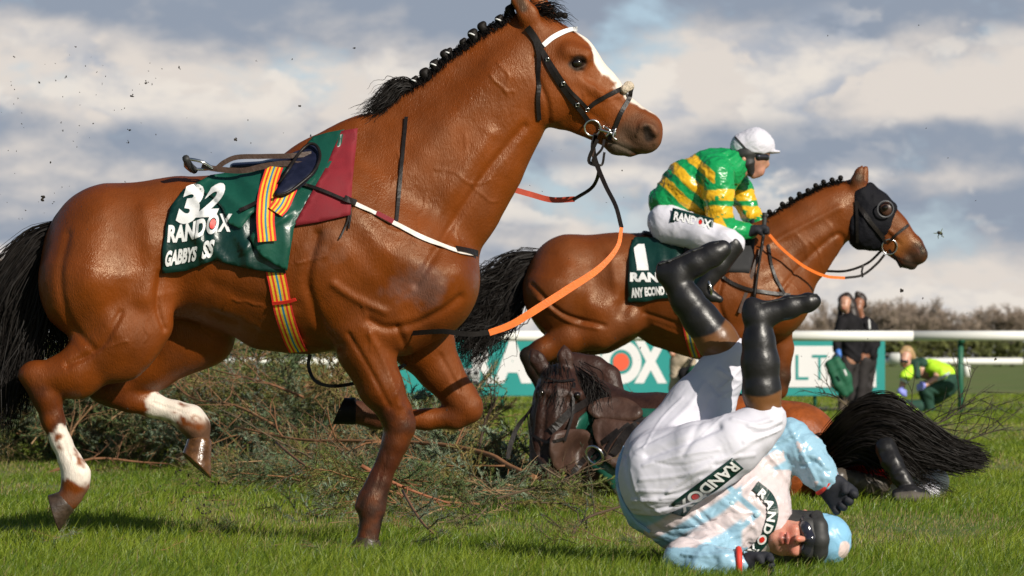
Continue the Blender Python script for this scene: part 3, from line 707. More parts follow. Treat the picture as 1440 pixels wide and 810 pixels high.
# ================================================================ spruce brush knocked out of the fence
def spruce():
    g = np.random.default_rng(31)
    nm = mat('spruce_needles', vc=True, rough=.6, var=.2, spec=.3); tw = mat('spruce_twigs', vc=True, rough=.8, var=.25)
    def twiggeo(pts, r0, r1, n=4): return tube_geo(pts, [r0, r1], n, 0, False)
    def proto(L=.75, nt=16, needles=True, dead=False):
        stem = [np.zeros(3)]; v = np.array((1., 0, 0))
        for i in range(8): v = v + g.normal(size=3) * (.08, .12, .12); v /= np.linalg.norm(v); stem.append(stem[-1] + v * L / 8)
        stem = np.array(stem); K = [twiggeo(stem, .007, .002)]; NV = []; tws = [(stem, .3)]
        for i in range(nt):
            t = .12 + .85 * i / nt; p = np.array([np.interp(t, np.linspace(0, 1, 9), stem[:, c]) for c in range(3)]); sd_ = 1 if i % 2 else -1
            dr = np.array((.75, sd_ * .8, g.normal() * .25)); ln = (.34 * (1 - t * .65)) * (.6 + .6 * g.random()); P = [p]
            for j in range(4): dr = dr + g.normal(size=3) * .15; P.append(P[-1] + dr / np.linalg.norm(dr) * ln / 4)
            P = np.array(P); K.append(twiggeo(P, .0032, .0012, 3)); tws.append((P, 0))
            for q in range(2):
                p2 = P[1 + q]; dr2 = dr * .6 + g.normal(size=3) * .5; dr2 /= np.linalg.norm(dr2); P2 = np.array([p2, p2 + dr2 * ln * .25, p2 + dr2 * ln * .5 + (0, 0, -.01)]); K.append(twiggeo(P2, .002, .001, 3)); tws.append((P2, 0))
        if needles:
            for P, t0 in tws:
                ln = np.linalg.norm(np.diff(P, axis=0), axis=1).sum(); n = int(ln / .0036)
                tt = t0 + (1 - t0) * g.random(n); C = np.stack([np.interp(tt, np.linspace(0, 1, len(P)), P[:, c]) for c in range(3)], 1)
                ax = P[-1] - P[0]; ax /= np.linalg.norm(ax); r_ = g.normal(size=(n, 3)); r_ -= (r_ @ ax)[:, None] * ax; r_ /= np.linalg.norm(r_, axis=1)[:, None]
                tip = C + (r_ * .8 + ax * .7) * (.017 + .012 * g.random((n, 1))); sd_ = np.cross(r_, ax) * .0026
                NV.append(np.stack([C - sd_, C + sd_, tip], 1).reshape(-1, 3))
        KV, KF = join(K); return np.array(KV), KF, (np.concatenate(NV) if NV else np.zeros((0, 3)))
    live = [proto() for _ in range(7)]; bare = [proto(.9, 12, False) for _ in range(4)]
    KF4 = lambda F_: np.array([f if len(f) == 4 else (f[0], f[1], f[2], f[2]) for f in F_])
    KV = []; KQ = []; KC = []; NV = []; NC = []; ko = 0
    def place(pr, pos, az, el, roll, sc_, nc, kc):
        nonlocal ko
        Rm = np.array((Matrix.Rotation(az, 3, 'Z') @ Matrix.Rotation(-el, 3, 'Y') @ Matrix.Rotation(roll, 3, 'X')))
        a = pr[0] * sc_ @ Rm.T + pos; a[:, 2] = np.maximum(a[:, 2], .006); KV.append(a); KQ.append(KF4(pr[1]) + ko); KC.append(np.tile(kc, (len(a), 1))); ko += len(a)
        if len(pr[2]): b = pr[2] * sc_ @ Rm.T + pos; b[:, 2] = np.maximum(b[:, 2], .004); NV.append(b); NC.append(np.tile(nc, (len(b), 1)) * (.7 + .6 * np.repeat(g.random((len(b) // 3, 1)), 3, 0)))
    def H(px): return np.interp(px, [-300, 0, 150, 300, 430, 520, 600, 660, 700, 740, 770], [.70, .60, .50, .58, .72, .50, .34, .16, .11, .08, .05])
    def Dd(px): return np.interp(px, [-300, 0, 300, 450, 600, 760], [31.5, 30.5, 29, 26.5, 24, 22.3])
    greens = [(.095, .145, .05), (.125, .18, .085), (.19, .25, .16), (.13, .16, .035), (.20, .17, .05)]
    browns = [(.24, .12, .05), (.18, .10, .05), (.32, .20, .10), (.12, .08, .045)]
    for i in range(540):
        px = -260 + 1020 * g.random() ** .9; h = H(px); D = Dd(px) + g.normal() * .55 * (1 if px < 500 else .7)
        z = h * g.random() ** .8 * .86 + .02; pos = W(px, 0, D); pos[2] = z
        lv = g.random() < .84; pr = live[g.integers(7)] if lv else bare[g.integers(4)]
        place(pr, pos, g.random() * 6.28, g.normal() * (.35 if px < 540 else .14) + (.25 if z < h * .5 and px < 540 else 0) + (.0), g.random() * 6.28, .7 + .5 * g.random(), greens[g.integers(5)], browns[g.integers(4)])
    for i in range(150):        # litter thinning out to the front and the right
        px = 330 + 380 * g.random(); D = np.interp(px, [330, 760], [26, 19.8]) + g.normal() * 1.1 - .6; pos = W(px, 0, D); pos[2] = .03 + .12 * g.random() ** 2
        pr = live[g.integers(7)] if g.random() < .7 else bare[g.integers(4)]
        place(pr, pos, g.random() * 6.28, g.normal() * .12, g.random() * 6.28, .45 + .4 * g.random(), greens[g.integers(5)], browns[g.integers(4)])
    for i in range(110):        # chewed bits strewn over the turf in front
        px = 60 + 900 * g.random(); D = 15 + 9 * g.random(); pos = W(px, 0, D); pos[2] = .035 + .02 * g.random()
        pr = live[g.integers(7)] if g.random() < .5 else bare[g.integers(4)]
        place(pr, pos, g.random() * 6.28, g.normal() * .1, g.random() * 6.28, .12 + .16 * g.random(), greens[g.integers(5)], browns[g.integers(4)])
    T = Thing('spruce_brush', 'loose heap of torn green and brown spruce brush from the fence behind the front horse', 'brush heap', (W(330, 0, 28)[0], 28, 0), kind='stuff')
    a = mk('twigs', np.concatenate(KV), np.concatenate(KQ), tw, T, col=np.concatenate(KC), smooth=False); b = mk('needles', np.concatenate(NV), np.arange(sum(map(len, NV))).reshape(-1, 3), nm, T, col=np.concatenate(NC), smooth=False)
    a['kind'] = 'stuff'; b['kind'] = 'stuff'
    # branches one can point to
    def branch(pts, r, label, needles=0, twn=6, ttl=.3, color=(.22, .10, .045), seed=1, ncol=(.07, .10, .07), name='broken_branch', up=.3):
        g = np.random.default_rng(seed); P = smooth_path(np.array(pts), 4); b0 = P[0].copy(); b0[2] = 0
        T = Thing(name, label, 'branch', b0); mk('stem', *tube_geo(P, [r, r * .35], 7, 0), tw, T, col=np.tile(color, (len(P) * 7, 1))); K = []; NV = []
        for i in range(twn):
            t = .15 + .8 * (i + g.random() * .6) / twn; k = int(t * (len(P) - 1)); p = P[k]; ax = P[min(k + 1, len(P) - 1)] - P[k - 1]; ax /= max(np.linalg.norm(ax), 1e-6)
            dr = ax * .7 + g.normal(size=3) * (.45, .45, .4) + (0, 0, up); L = ttl * (.5 + .7 * g.random()) * (1 - .5 * t); Q = [p]
            for j in range(5): dr = dr + g.normal(size=3) * .16; Q.append(Q[-1] + dr / np.linalg.norm(dr) * L / 5); Q[-1][2] = max(Q[-1][2], .01)
            Q = np.array(Q); K.append(tube_geo(Q, [r * .4, r * .15], 4, 0)); subs = [Q]
            for j in (1, 2, 3, 4):
                if g.random() < .8:
                    d2 = (Q[j] - Q[j - 1]); d2 /= max(np.linalg.norm(d2), 1e-6); d2 = d2 * .8 + g.normal(size=3) * .5; e = Q[j] + d2 * L * .35; e[2] = max(e[2], .01); S = np.array([Q[j], (Q[j] + e) / 2 + g.normal(size=3) * .01, e]); K.append(tube_geo(S, [r * .25, r * .1], 3, 0)); subs.append(S)
            if needles:
                for S in subs:
                    ln = np.linalg.norm(np.diff(S, axis=0), axis=1).sum(); n = int(ln * needles); tt = g.random(n); C = np.stack([np.interp(tt, np.linspace(0, 1, len(S)), S[:, c]) for c in range(3)], 1)
                    ax2 = S[-1] - S[0]; ax2 /= max(np.linalg.norm(ax2), 1e-6); r_ = g.normal(size=(n, 3)); r_ /= np.linalg.norm(r_, axis=1)[:, None]; sd_ = np.cross(r_, ax2) * .0018
                    NV.append(np.stack([C - sd_, C + sd_, C + (r_ * .8 + ax2 * .5) * .018], 1).reshape(-1, 3))
        V, Fc = join(K); mk('twigs', V, Fc, tw, T, col=np.tile(np.array(color) * .8, (len(V), 1)))
        if NV: NV = np.concatenate(NV); mk('needles', NV, np.arange(len(NV)).reshape(-1, 3), nm, T, col=np.tile(ncol, (len(NV), 1)) * (.7 + .6 * np.repeat(g.random((len(NV) // 3, 1)), 3, 0)), smooth=False)
    w = lambda x, y, D: W(x, y, D)
    branch([w(752, 672, 21.2), w(715, 655, 21.5), w(690, 640, 21.7), w(640, 628, 22), w(580, 622, 22.3), w(500, 620, 22.6), w(420, 618, 23), w(330, 600, 23.5)], .016, 'long curved orange brown branch stripped of needles, behind the planted foreleg', needles=0, twn=11, ttl=.7, color=(.26, .12, .05), seed=3, up=.1)
    branch([w(508, 655, 19.0), w(545, 675, 19), w(585, 692, 19), w(632, 708, 19.1)], .011, 'short reddish stick lying right of the planted front hoof', twn=3, ttl=.25, color=(.30, .11, .05), seed=8)
    branch([w(566, 690, 18.6), w(590, 730, 17.6), w(615, 755, 17.0), w(650, 775, 16.6)], .007, 'small spruce sprig on the grass right of the planted hoof', needles=260, twn=8, ttl=.3, seed=11, ncol=(.09, .12, .08))
    branch([w(800, 770, 16.8), w(815, 735, 17.2), w(860, 716, 17.6), w(905, 706, 18)], .008, 'dark twiggy spruce branch in the shade left of the rolling jockey', needles=220, twn=8, ttl=.4, color=(.09, .055, .03), seed=14, ncol=(.06, .09, .06))
    branch([w(388, 622, 23), w(430, 655, 22), w(470, 668, 21.6), w(520, 668, 21.3), w(570, 655, 21)], .008, 'green needled spruce branch behind the planted fetlock', needles=300, twn=10, ttl=.45, seed=17, ncol=(.10, .14, .10))
    branch([w(430, 560, 25), w(380, 540, 25), w(340, 530, 25.2), w(300, 520, 25.4)], .009, 'pale needled spruce branch sticking up behind the raised front hoof', needles=240, twn=10, ttl=.5, seed=19, ncol=(.14, .17, .14))
    branch([w(60, 668, 27), w(130, 645, 27), w(200, 650, 27.2), w(280, 655, 27)], .010, 'reddish brown stick lying at the foot of the brush heap between the hind legs', twn=6, ttl=.35, color=(.2, .09, .04), seed=23)
    branch([w(390, 600, 25.6), w(330, 570, 26), w(270, 560, 26.3), w(225, 520, 26.8)], .010, 'bare orange twig fanning out of the heap behind the hind cannon bone', twn=12, ttl=.8, color=(.26, .13, .06), seed=27)
    branch([w(90, 640, 27), w(105, 600, 27.3), w(130, 570, 27.3), w(150, 520, 27.5)], .009, 'bare brown branch rising beside the white hind sock', twn=12, ttl=.8, color=(.24, .13, .06), seed=29)
    branch([w(1235, 640, 23.5), w(1290, 605, 23.6), w(1330, 590, 23.7), w(1372, 560, 23.8)], .009, 'dark leafless branch standing behind the fallen horse tail', twn=12, ttl=.65, color=(.045, .035, .022), seed=33, needles=60, ncol=(.04, .05, .03))
    branch([w(1290, 650, 23.2), w(1340, 628, 23.2), w(1385, 610, 23.2), w(1425, 600, 23.2)], .007, 'thin dark twig reaching right beyond the black tail', twn=9, ttl=.4, color=(.045, .035, .022), seed=35)
    branch([w(1215, 600, 24), w(1190, 570, 24), w(1172, 556, 24), w(1150, 552, 24)], .007, 'small dry twig above the fallen horse rump', twn=7, ttl=.3, color=(.10, .075, .04), seed=37, needles=80, ncol=(.07, .07, .03))
    branch([w(672, 640, 23), w(680, 600, 23), w(690, 575, 23), w(700, 558, 23)], .008, 'dark upright twig right of the folded front knee', twn=8, ttl=.35, color=(.07, .04, .025), seed=41)
    branch([w(905, 590, 22.6), w(900, 572, 22.6), w(893, 560, 22.6)], .006, 'short broken twig standing above the fallen horse saddle', twn=5, ttl=.15, color=(.15, .09, .05), seed=43)
    branch([w(760, 655, 20.4), w(800, 680, 20.2), w(835, 700, 20.1)], .006, 'dry stalks lying against the fallen horse nose', twn=7, ttl=.35, color=(.24, .17, .10), seed=47)
if want('spruce'): spruce()
# ================================================================ the riderless bay in front
BAY = (.166, .037, .0042); BAY_D = (.085, .018, .005); BLACK = (.012, .009, .008); WHITE = (.74, .66, .58)
def hoof(name, A, B, ra, rb, m, parent, fwd=(1, 0, 0), length=1.25, n=18):
    """coronet centre A, sole centre B"""
    A = np.array(A); B = np.array(B); ax = (B - A) / np.linalg.norm(B - A); f = np.array(fwd, float); f -= ax * (f @ ax); f /= np.linalg.norm(f); s = np.cross(ax, f)
    rings = []
    for t, k in ((-.12, .78), (0, 1.0), (.12, 1.04), (.5, None), (.92, None), (1, None), (1.0, -1)):
        if k is None or k == -1: r = ra + (rb - ra) * t
        else: r = ra * k
        if k == -1: r *= .82
        c = A + (B - A) * t + f * (rb - ra) * t * .7
        if k == -1: c = c - ax * .004
        rings.append((c, f * r * (1 + (length - 1) * max(0, t)) + ax * max(0, t) * np.linalg.norm(B - A) * .38, s * r))
    V, Fc = loft_geo(rings, n); return mk(name, V, Fc, m, parent)

def horse_one():
    d = 16.3; w = lambda x, y, q=0.: W(x, y, d, q); s = d / FPX
    T = Thing('horse', 'riderless bay horse with a white blaze galloping in front, wearing number 32', 'horse', (W(330, 500, d)[0], d, 0))
    S = SDF(.035); X = lambda n, **k: S.px(d, n, **k)
    # trunk
    X([(166, 362, 106, 0, .88), (255, 347, 94, 0, .9), (332, 355, 106, 0, .86), (400, 356, 120, 0, .84), (462, 352, 134, 0, .78), (525, 372, 122, 0, .74), (572, 378, 100, 0, .8)], k=.05)
    X([(135, 395, 80, -.09), (150, 330, 62, -.05)], k=.05); X([(135, 395, 78, .11)], k=.05)
    X([(455, 250, 60, 0, .5), (512, 232, 56, 0, .45), (560, 240, 80, 0, .5)], k=.05)
    X([(605, 400, 66, -.09), (598, 400, 70, .09)], k=.05)
    X([(598, 420, 58, -.06), (560, 430, 70, -.05)], k=.04)
    # neck
    X([(560, 300, 118, 0, .58), (608, 262, 100, 0, .52), (658, 205, 82, 0, .50), (700, 150, 66, 0, .54), (728, 108, 56, 0, .60), (748, 70, 42, 0, .7)], k=.045)
    X([(520, 225, 46, 0, .35), (590, 168, 38, 0, .35), (650, 112, 30, 0, .38), (700, 70, 26, 0, .4), (740, 36, 20, 0, .5)], k=.04)
    # head
    X([(768, 66, 40, 0, .75), (786, 98, 54, 0, .62)], k=.025)
    X([(790, 122, 52, -.035, .55), (776, 128, 46, -.04, .45)], k=.02); X([(785, 122, 52, .035, .55)], k=.02)
    X([(795, 92, 48, 0, .62), (836, 135, 38, 0, .62), (868, 166, 30, 0, .66)], k=.025)
    X([(800, 150, 34, 0, .45), (835, 163, 28, 0, .45), (868, 182, 30, 0, .55)], k=.025)
    X([(878, 160, 24, 0, .7), (903, 183, 27, 0, .85), (906, 193, 24, 0, .9)], k=.02)
    X([(872, 200, 21, 0, .8), (886, 208, 14, 0, .9)], k=.015)
    X([(822, 78, 12, -.075), (800, 74, 15, -.07)], k=.02)                          # brow
    X([(846, 132, 7, -.068), (812, 112, 8, -.082)], k=.02)                            # facial crest
    X([(812, 89, 10, -.098, .6)], k=.012, op=1)                                           # eye socket
    X([(905, 177, 8, -.056), (920, 186, 7, -.050)], k=.012); X([(803, 86, 3, -.092), (811, 80, 3.4, -.098), (821, 83, 3, -.092)], k=.006); X([(804, 94, 2.4, -.090), (812, 97, 2.6, -.093), (821, 92, 2.4, -.090)], k=.006)
    X([(911, 186, 5.5, -.074), (913, 192, 5, -.070)], k=.006, op=1)                     # nostril
    X([(846, 196, 3.0, -.07), (868, 203, 3.2, -.085), (893, 217, 3.0, -.08), (906, 219, 3, -.05)], k=.008, op=1)   # mouth line
    # ears
    for y in (-.055, .045):
        X([(752, 40, 13, y, .8), (742 if y < 0 else 766, 20, 13, y * 1.15, .6), (729 if y < 0 else 756, -2, 9, y * 1.2, .5), (720 if y < 0 else 748, -14, 3, y * 1.2, .5)], k=.02)
    X([(740, 16, 7, -.098, .6), (730, 0, 5, -.09, .6)], k=.008, op=1)
    # near fore: planted
    X([(548, 372, 74, -.17, .5), (520, 440, 60, -.16, .62)], k=.05)
    X([(512, 462, 50, -.13, .8), (514, 492, 39, -.13, .9), (536, 545, 31, -.125), (556, 580, 23, -.12), (561, 598, 21, -.12), (556, 622, 18, -.12), (547, 645, 14.5, -.12), (535, 680, 13.5, -.12), (525, 702, 18, -.12), (523, 716, 18.5, -.12), (521, 738, 14, -.12), (517, 758, 16, -.12)], k=.022)
    X([(505, 470, 26, -.17), (545, 560, 12, -.165)], k=.03); X([(574, 592, 11, -.12), (572, 606, 11, -.12)], k=.012)
    X([(541, 640, 8, -.12), (514, 700, 10, -.12), (508, 712, 9, -.12)], k=.012)              # tendon and ergot
    # far fore: folded
    X([(570, 440, 66, .12, .6), (594, 480, 44, .14), (618, 520, 31, .15), (646, 558, 24, .15), (656, 574, 22, .15), (640, 586, 17, .15), (600, 590, 14, .15), (560, 589, 14, .15), (530, 585, 18, .15), (514, 582, 15, .15), (498, 579, 17, .15)], k=.022)
    X([(668, 566, 10, .13), (668, 580, 9, .13)], k=.012)
    # near hind
    X([(150, 420, 84, -.15, .5), (168, 470, 52, -.17, .7), (108, 525, 33, -.17), (66, 532, 25, -.17)], k=.04)
    X([(205, 420, 42, -.17, .6), (212, 455, 26, -.17, .8), (170, 500, 34, -.17, .8)], k=.045)
    X([(48, 528, 21, -.17), (66, 556, 21, -.17), (74, 590, 15.5, -.17), (86, 622, 14, -.17), (98, 648, 15, -.17), (107, 668, 19, -.17), (106, 680, 18, -.17), (99, 697, 15, -.17), (93, 705, 16, -.17)], k=.022)
    X([(36, 527, 10, -.17), (60, 540, 9, -.17)], k=.015)                                      # point of hock
    # far hind
    X([(190, 430, 80, .12, .6), (252, 460, 54, .14, .7), (292, 482, 26, .15), (215, 512, 34, .16), (158, 545, 25, .16), (140, 545, 19, .16)], k=.04)
    X([(290, 470, 40, .10, .8), (250, 480, 40, .12, .8)], k=.05)
    X([(146, 546, 17, .16), (180, 560, 19, .16), (215, 570, 16, .16), (248, 580, 15, .16), (268, 590, 20, .16), (277, 600, 18, .16), (281, 618, 15, .16)], k=.022)
    X([(372, 448, 44, 0, .8), (430, 456, 40, 0, .8)], k=.05)
    V, Q = S.mesh(.0068, 3)
    items = [([(846, 196), (868, 204), (893, 215), (908, 218)], 3, -.006), ([(846, 190), (866, 198)], 4, .003), ([(880, 200), (895, 208)], 5, .003), ([(446, 330), (432, 390), (440, 430), (452, 462), (474, 488)], 11, -.015), ([(520, 452), (548, 462), (590, 452), (625, 436), (648, 418)], 10, -.013),
             ([(470, 400), (500, 420), (540, 438)], 10, .010), ([(500, 300), (540, 350), (600, 380), (640, 380)], 34, .014), ([(470, 330), (520, 390)], 26, .008),
             ([(620, 405), (600, 440), (570, 462)], 18, .012), ([(560, 462), (575, 500)], 8, -.010),
             ([(240, 300), (246, 360), (236, 410)], 34, -.016), ([(226, 385), (222, 430), (232, 462)], 8, -.012), ([(205, 300), (212, 360), (204, 420)], 26, .014),
             ([(96, 330), (84, 390), (96, 450), (130, 490)], 10, -.008), ([(140, 300), (130, 380), (140, 440)], 40, .010), ([(170, 440), (140, 490), (95, 512)], 8, -.010),
             ([(585, 400), (640, 310), (690, 235), (738, 178)], 10, -.012), ([(560, 250), (620, 190), (690, 110)], 30, .008), ([(596, 330), (640, 260), (690, 190)], 22, .010),
             ([(490, 470), (520, 520), (548, 572)], 6, -.007), ([(520, 470), (545, 520), (562, 570)], 8, .007), ([(620, 500), (646, 548)], 6, -.006),
             ([(545, 640), (528, 690)], 4, -.004), ([(82, 590), (98, 645)], 4, -.004), ([(215, 566), (256, 580)], 4, -.004),
             ([(772, 170), (768, 140), (756, 110), (752, 80)], 6, -.008), ([(778, 96), (800, 120), (812, 150)], 14, .006), ([(826, 110), (850, 128), (880, 150)], 8, -.005), ([(818, 152), (846, 172), (856, 190)], 8, -.004),
             ([(820, 96), (826, 84), (818, 76), (804, 78)], 4, .005), ([(804, 100), (818, 102), (828, 92)], 3, .004), ([(896, 190), (902, 178), (916, 176), (922, 188), (920, 202)], 4, .006),
             ([(300, 400), (350, 420), (420, 430)], 16, -.006), ([(340, 455), (400, 472), (450, 488)], 8, .006), ([(300, 440), (360, 462)], 7, -.006)]
    g = np.random.default_rng(4)
    def vein(x, y, a, n, st=11):
        p = [(x, y)]
        for _ in range(n): a += g.normal() * .5; x += math.cos(a) * st; y += math.sin(a) * st; p.append((x, y))
        return (p, 2.6, .0035)
    for x, y, a, n in ((700, 88, 1.2, 5), (690, 105, 1.0, 4), (655, 190, 1.4, 7), (630, 240, 1.2, 6), (600, 275, 1.6, 6), (668, 250, 1.5, 5), (560, 215, .8, 5), (640, 320, 1.8, 5), (580, 340, .9, 6), (520, 300, 1.0, 5), (510, 430, 1.2, 6), (470, 340, 1.5, 6), (210, 430, 2, 5), (240, 440, .4, 8), (300, 455, .3, 8), (835, 120, .9, 4), (850, 140, .4, 4), (820, 130, 1.3, 4), (545, 500, 1.1, 6), (180, 480, 2.6, 5), (640, 500, 1.1, 4)): items.append(vein(x, y, a, n))
    V = emboss(V, Q, items)
    N = normals(V, Q); V = V + N * (.0022 * fbm(V, 9, 3, 2))[:, None]
    C = paint(V, BAY, [
        ([w(150, 540), w(60, 560, -.17)], .075, BAY_D, .05, .02), ([w(60, 560, -.17), w(80, 610, -.17)], .05, (.06, .014, .005), .04, .03), ([w(536, 545, -.125), w(556, 590, -.12)], .07, (.10, .022, .006), .06, .02), ([w(140, 545, .16), w(160, 550, .16)], .10, BAY_D, .05, .02),
        ([w(556, 590, -.12), w(545, 650, -.12), w(522, 770, -.12)], .075, (.075, .020, .010), .05, .03),
        ([w(560, 600, -.12), w(562, 606, -.12)], .05, (.03, .014, .010), .05, .03), ([w(523, 700, -.12), w(520, 770, -.12)], .055, (.028, .014, .012), .05, .04),
        ([w(655, 574, .15), w(640, 586, .15)], .05, (.09, .024, .010), .05, .02), ([w(540, 587, .15), w(490, 578, .15)], .075, (.07, .026, .016), .04, .02),
        ([w(88, 625, -.17), w(106, 668, -.17)], .062, WHITE, .008, .02), ([w(106, 688, -.15), w(92, 708, -.17)], .06, (.16, .07, .04), .02, .03),
        ([w(228, 572, .16), w(272, 588, .16)], .062, WHITE, .01, .025), ([w(262, 600, .13), w(280, 606, .13)], .035, (.20, .10, .06), .02, .04),
        ([w(282, 612, .16), w(282, 630, .16)], .055, (.10, .05, .03), .02, .03),
        # muzzle, eye rim, blaze
        ([w(905, 195, -.05), w(875, 203, -.05)], .072, (.085, .045, .028), .05, .02), ([w(912, 190, -.09), w(914, 194, -.07)], .022, (.02, .012, .012), .008, .0),
        ([w(846, 196, -.07), w(893, 217, -.08)], .012, (.03, .014, .01), .006, 0), ([w(812, 89, -.08)], .034, (.05, .02, .012), .012, .01),
        ([w(807, 42), w(838, 76), w(872, 118), w(897, 142)], [.014, .058, .052, .040], WHITE, .006, .016), ([w(898, 143), w(922, 168), w(928, 178)], [.026, .018, .012], WHITE, .006, .006),
        ([w(736, 10, -.09), w(726, -6, -.09)], .018, (.10, .04, .02), .01, 0),
        # elbow and girth scuffs, dark flank inner
        ([w(577, 395, -.28), w(600, 400, -.28)], .05, (.16, .07, .05), .05, .05), ([w(450, 352, -.3), w(475, 342, -.3)], .03, (.19, .065, .03), .04, .04),
        ([w(250, 262, 0), w(300, 250, 0)], .05, (.10, .03, .012), .04, .02),
    ])
    C = paintpx(V, Q, C, [([(848, 197), (868, 204), (893, 215), (908, 218)], 1.8, (.012, .007, .006), 1.2), ([(909, 181), (912, 192)], 5.5, (.010, .006, .006), 2.5), ([(802, 90), (812, 81), (822, 88), (812, 97), (802, 90)], 3, (.018, .008, .006), 2),
                          ([(862, 205), (880, 212)], 9, (.10, .075, .055), 6), ([(736, 12), (730, -4)], 5, (.06, .03, .018), 3)])
    mot = fbm(V, 5, 3, 11); C *= (1 + .16 * mot)[:, None]
    body = mk('body', V, Q, M['coat'], T, col=np.clip(C, 0, 1)); refresh()
    # hooves
    hoof('hoof', w(518, 757, -.12), w(514, 776, -.12), .044, .057, M['hoof'], T, (1, 0, 0))
    hoof('hoof', w(500, 578, .15), w(476, 579, .15), .050, .046, M['hair'], T, (0, 0, -1), 1.1)
    hoof('hoof', w(94, 704, -.17), w(74, 720, -.17), .044, .054, M['hoof'], T, (.6, 0, -.8))
    hoof('hoof', w(281, 618, .16), w(275, 655, .14), .045, .052, M['hoof_pale'], T, (1, .2, .5), 1.2)
    # eye
    e = SDF(.002).ball(w(812, 88.5, -.094), .0185, sq=(0, 1, 0), s_=.75).mesh(.002, 2); mk('eye', *e, M['eye'], T)
    # mane: dark crest, plaits, loose tuft
    cr = []
    for x in range(516, 742, 16):
        t_ = topline(x, [body], 5, 260); cr.append((x, t_[0] + 1, t_[1] - d))
    cy = lambda x: np.interp(x, [c[0] for c in cr], [c[1] for c in cr])
    hair('mane', [[w(x - 4, y + 7, -.0), w(x - 3, y - 1, -.015), w(x + 2, y + 1, -.035), w(x + 4, y + 6, -.05)] for x, y, q in cr[1:]], 1100, .0018, M['hair'], T, spread=.002, rad0=.004, frizz=.002, seed=3, seg=7)
    tp = lambda x, u, y=0.: w(x, np.interp(x, [c[0] for c in cr], [c[1] for c in cr]) - u, y)
    hair('mane', [[tp(584, -2), tp(566, 13, -.02), tp(546, 16, -.02), tp(524, 6, -.02), tp(500, -6, -.02)], [tp(578, -2), tp(560, 8), tp(540, 5, -.03), tp(516, 1, -.03)], [tp(570, 0), tp(556, 16), tp(548, 20), tp(532, 16)], [tp(580, -4, -.04), tp(566, 2, -.05), tp(548, -2, -.06), tp(530, -8, -.06)]], 520, .0014, M['hair'], T, spread=.012, rad0=.006, frizz=.008, seed=5)
    for i, x in enumerate((585, 597, 609, 621, 632, 650, 662, 680, 702, 714)):
        x += (i * 37 % 7) - 3; q = w(x, cy(x) - 5 - (i * 13 % 4), -.02); r = .0125 + .0016 * (i * 29 % 5)
        P = SDF(.006).ball(q, r).ball(q + np.array((.008, 0, .010)), r * .7).ball(q + np.array((.012, .0, -.016)), r * 1.1).mesh(.003, 2); p = mk('mane_plait', *P, M['hair'], T)
        if i % 2 == 0: mk('band', *torus_geo(q + np.array((.0, -.004, -.004)), r * .8, .003, (.4, .2, 1), 14, 6), M['print'], p)
    hair('forelock', [[w(752, 18), w(768, 14, -.03), w(782, 24, -.05)], [w(760, 20), w(780, 16, -.02), w(796, 26, -.03)]], 160, .0014, M['hair'], T, spread=.006, frizz=.003, seed=9, seg=8)
    for x, y in ((794, 22), (786, 21)): mk('mane_plait', *SDF(.004).ball(w(x, y, -.01), .013).mesh(.003, 1), M['hair'], T)
    # tail
    hair('tail', [[w(88, 322), w(52, 336), w(18, 372), w(-18, 430), w(-40, 520), w(-52, 610)],
                  [w(86, 330), w(52, 352), w(22, 400), w(0, 460), w(-8, 530), w(-20, 600)],
                  [w(84, 342), w(60, 372), w(40, 420), w(24, 470), w(14, 530), w(4, 590)],
                  [w(80, 352), w(72, 392), w(62, 440), w(48, 480), w(30, 520), w(18, 560)]], 2600, .0019, M['hair'], T, spread=.035, rad0=.016, frizz=.02, seed=2, lenvar=.35)
    hair('tail', [[w(78, 365), w(86, 420), w(92, 470), w(84, 500)], [w(76, 360), w(74, 420), w(78, 480), (w(66, 520))]], 260, .0014, M['hair'], T, spread=.015, rad0=.008, frizz=.02, seed=6)
    # ---------------- saddle cloth with its number
    tg = [body]
    num = sheet('number_cloth', [(241, 290), (258, 266), (278, 256), (296, 246), (330, 241), (372, 236), (410, 235), (404, 300), (398, 345), (402, 384), (378, 383), (350, 378), (322, 372), (303, 366), (285, 372), (262, 381), (228, 385), (229, 350), (234, 315)],
                M['dark_green'], T, tg, off=.010, step=5, wr=.006, wsc=9, col=None,
                folds=[([(262, 262), (292, 300), (300, 340)], 9, .014), ([(300, 255), (330, 290), (345, 340), (350, 372)], 12, .022), ([(285, 300), (280, 340), (292, 372)], 7, .012), ([(345, 262), (370, 300), (372, 350)], 14, .018), ([(272, 330), (300, 352), (318, 368)], 8, .012), ([(330, 330), (345, 352), (352, 340)], 6, .014)])
    sheet('top_cloth', [(276, 258), (296, 246), (330, 241), (372, 236), (412, 235), (404, 285), (380, 292), (355, 300), (338, 322), (322, 315), (312, 292), (300, 280), (286, 272)], M['green_cloth'], T, [body, num], off=.008, step=5, wr=.006, wsc=10,
          folds=[([(300, 262), (330, 282), (350, 300)], 8, .012), ([(340, 250), (372, 270), (395, 285)], 9, .014)])
    refresh(); tn = [o for o in T.o.children if o.name.startswith(('number_cloth', 'top_cloth'))]
    letters('number', '3', [(262, 259), (292, 258), (274, 316), (246, 314)], M['print'], num, tn, bold=.06, off=.004)
    letters('number', '2', [(300, 258), (324, 256), (303, 305), (272, 306)], M['print'], num, tn, bold=.05, off=.004)
    wordmark([(237, 316), (327, 300), (324, 326), (235, 341)], M['print'], M['red_print'], num, tn, bold=.05, off=.004, wave=lambda P: P + np.stack([0 * P[:, 0], 3.0 * np.sin((P[:, 0] - 236) / 14.)], 1))
    letters('name_lettering', 'GABBYS', [(234, 353), (278, 346), (275, 367), (231, 376)], M['print'], num, tn, bold=.05, off=.004)
    letters('name_lettering', 'SS', [(287, 339), (303, 336), (298, 362), (283, 365)], M['print'], num, tn, bold=.05, off=.004)
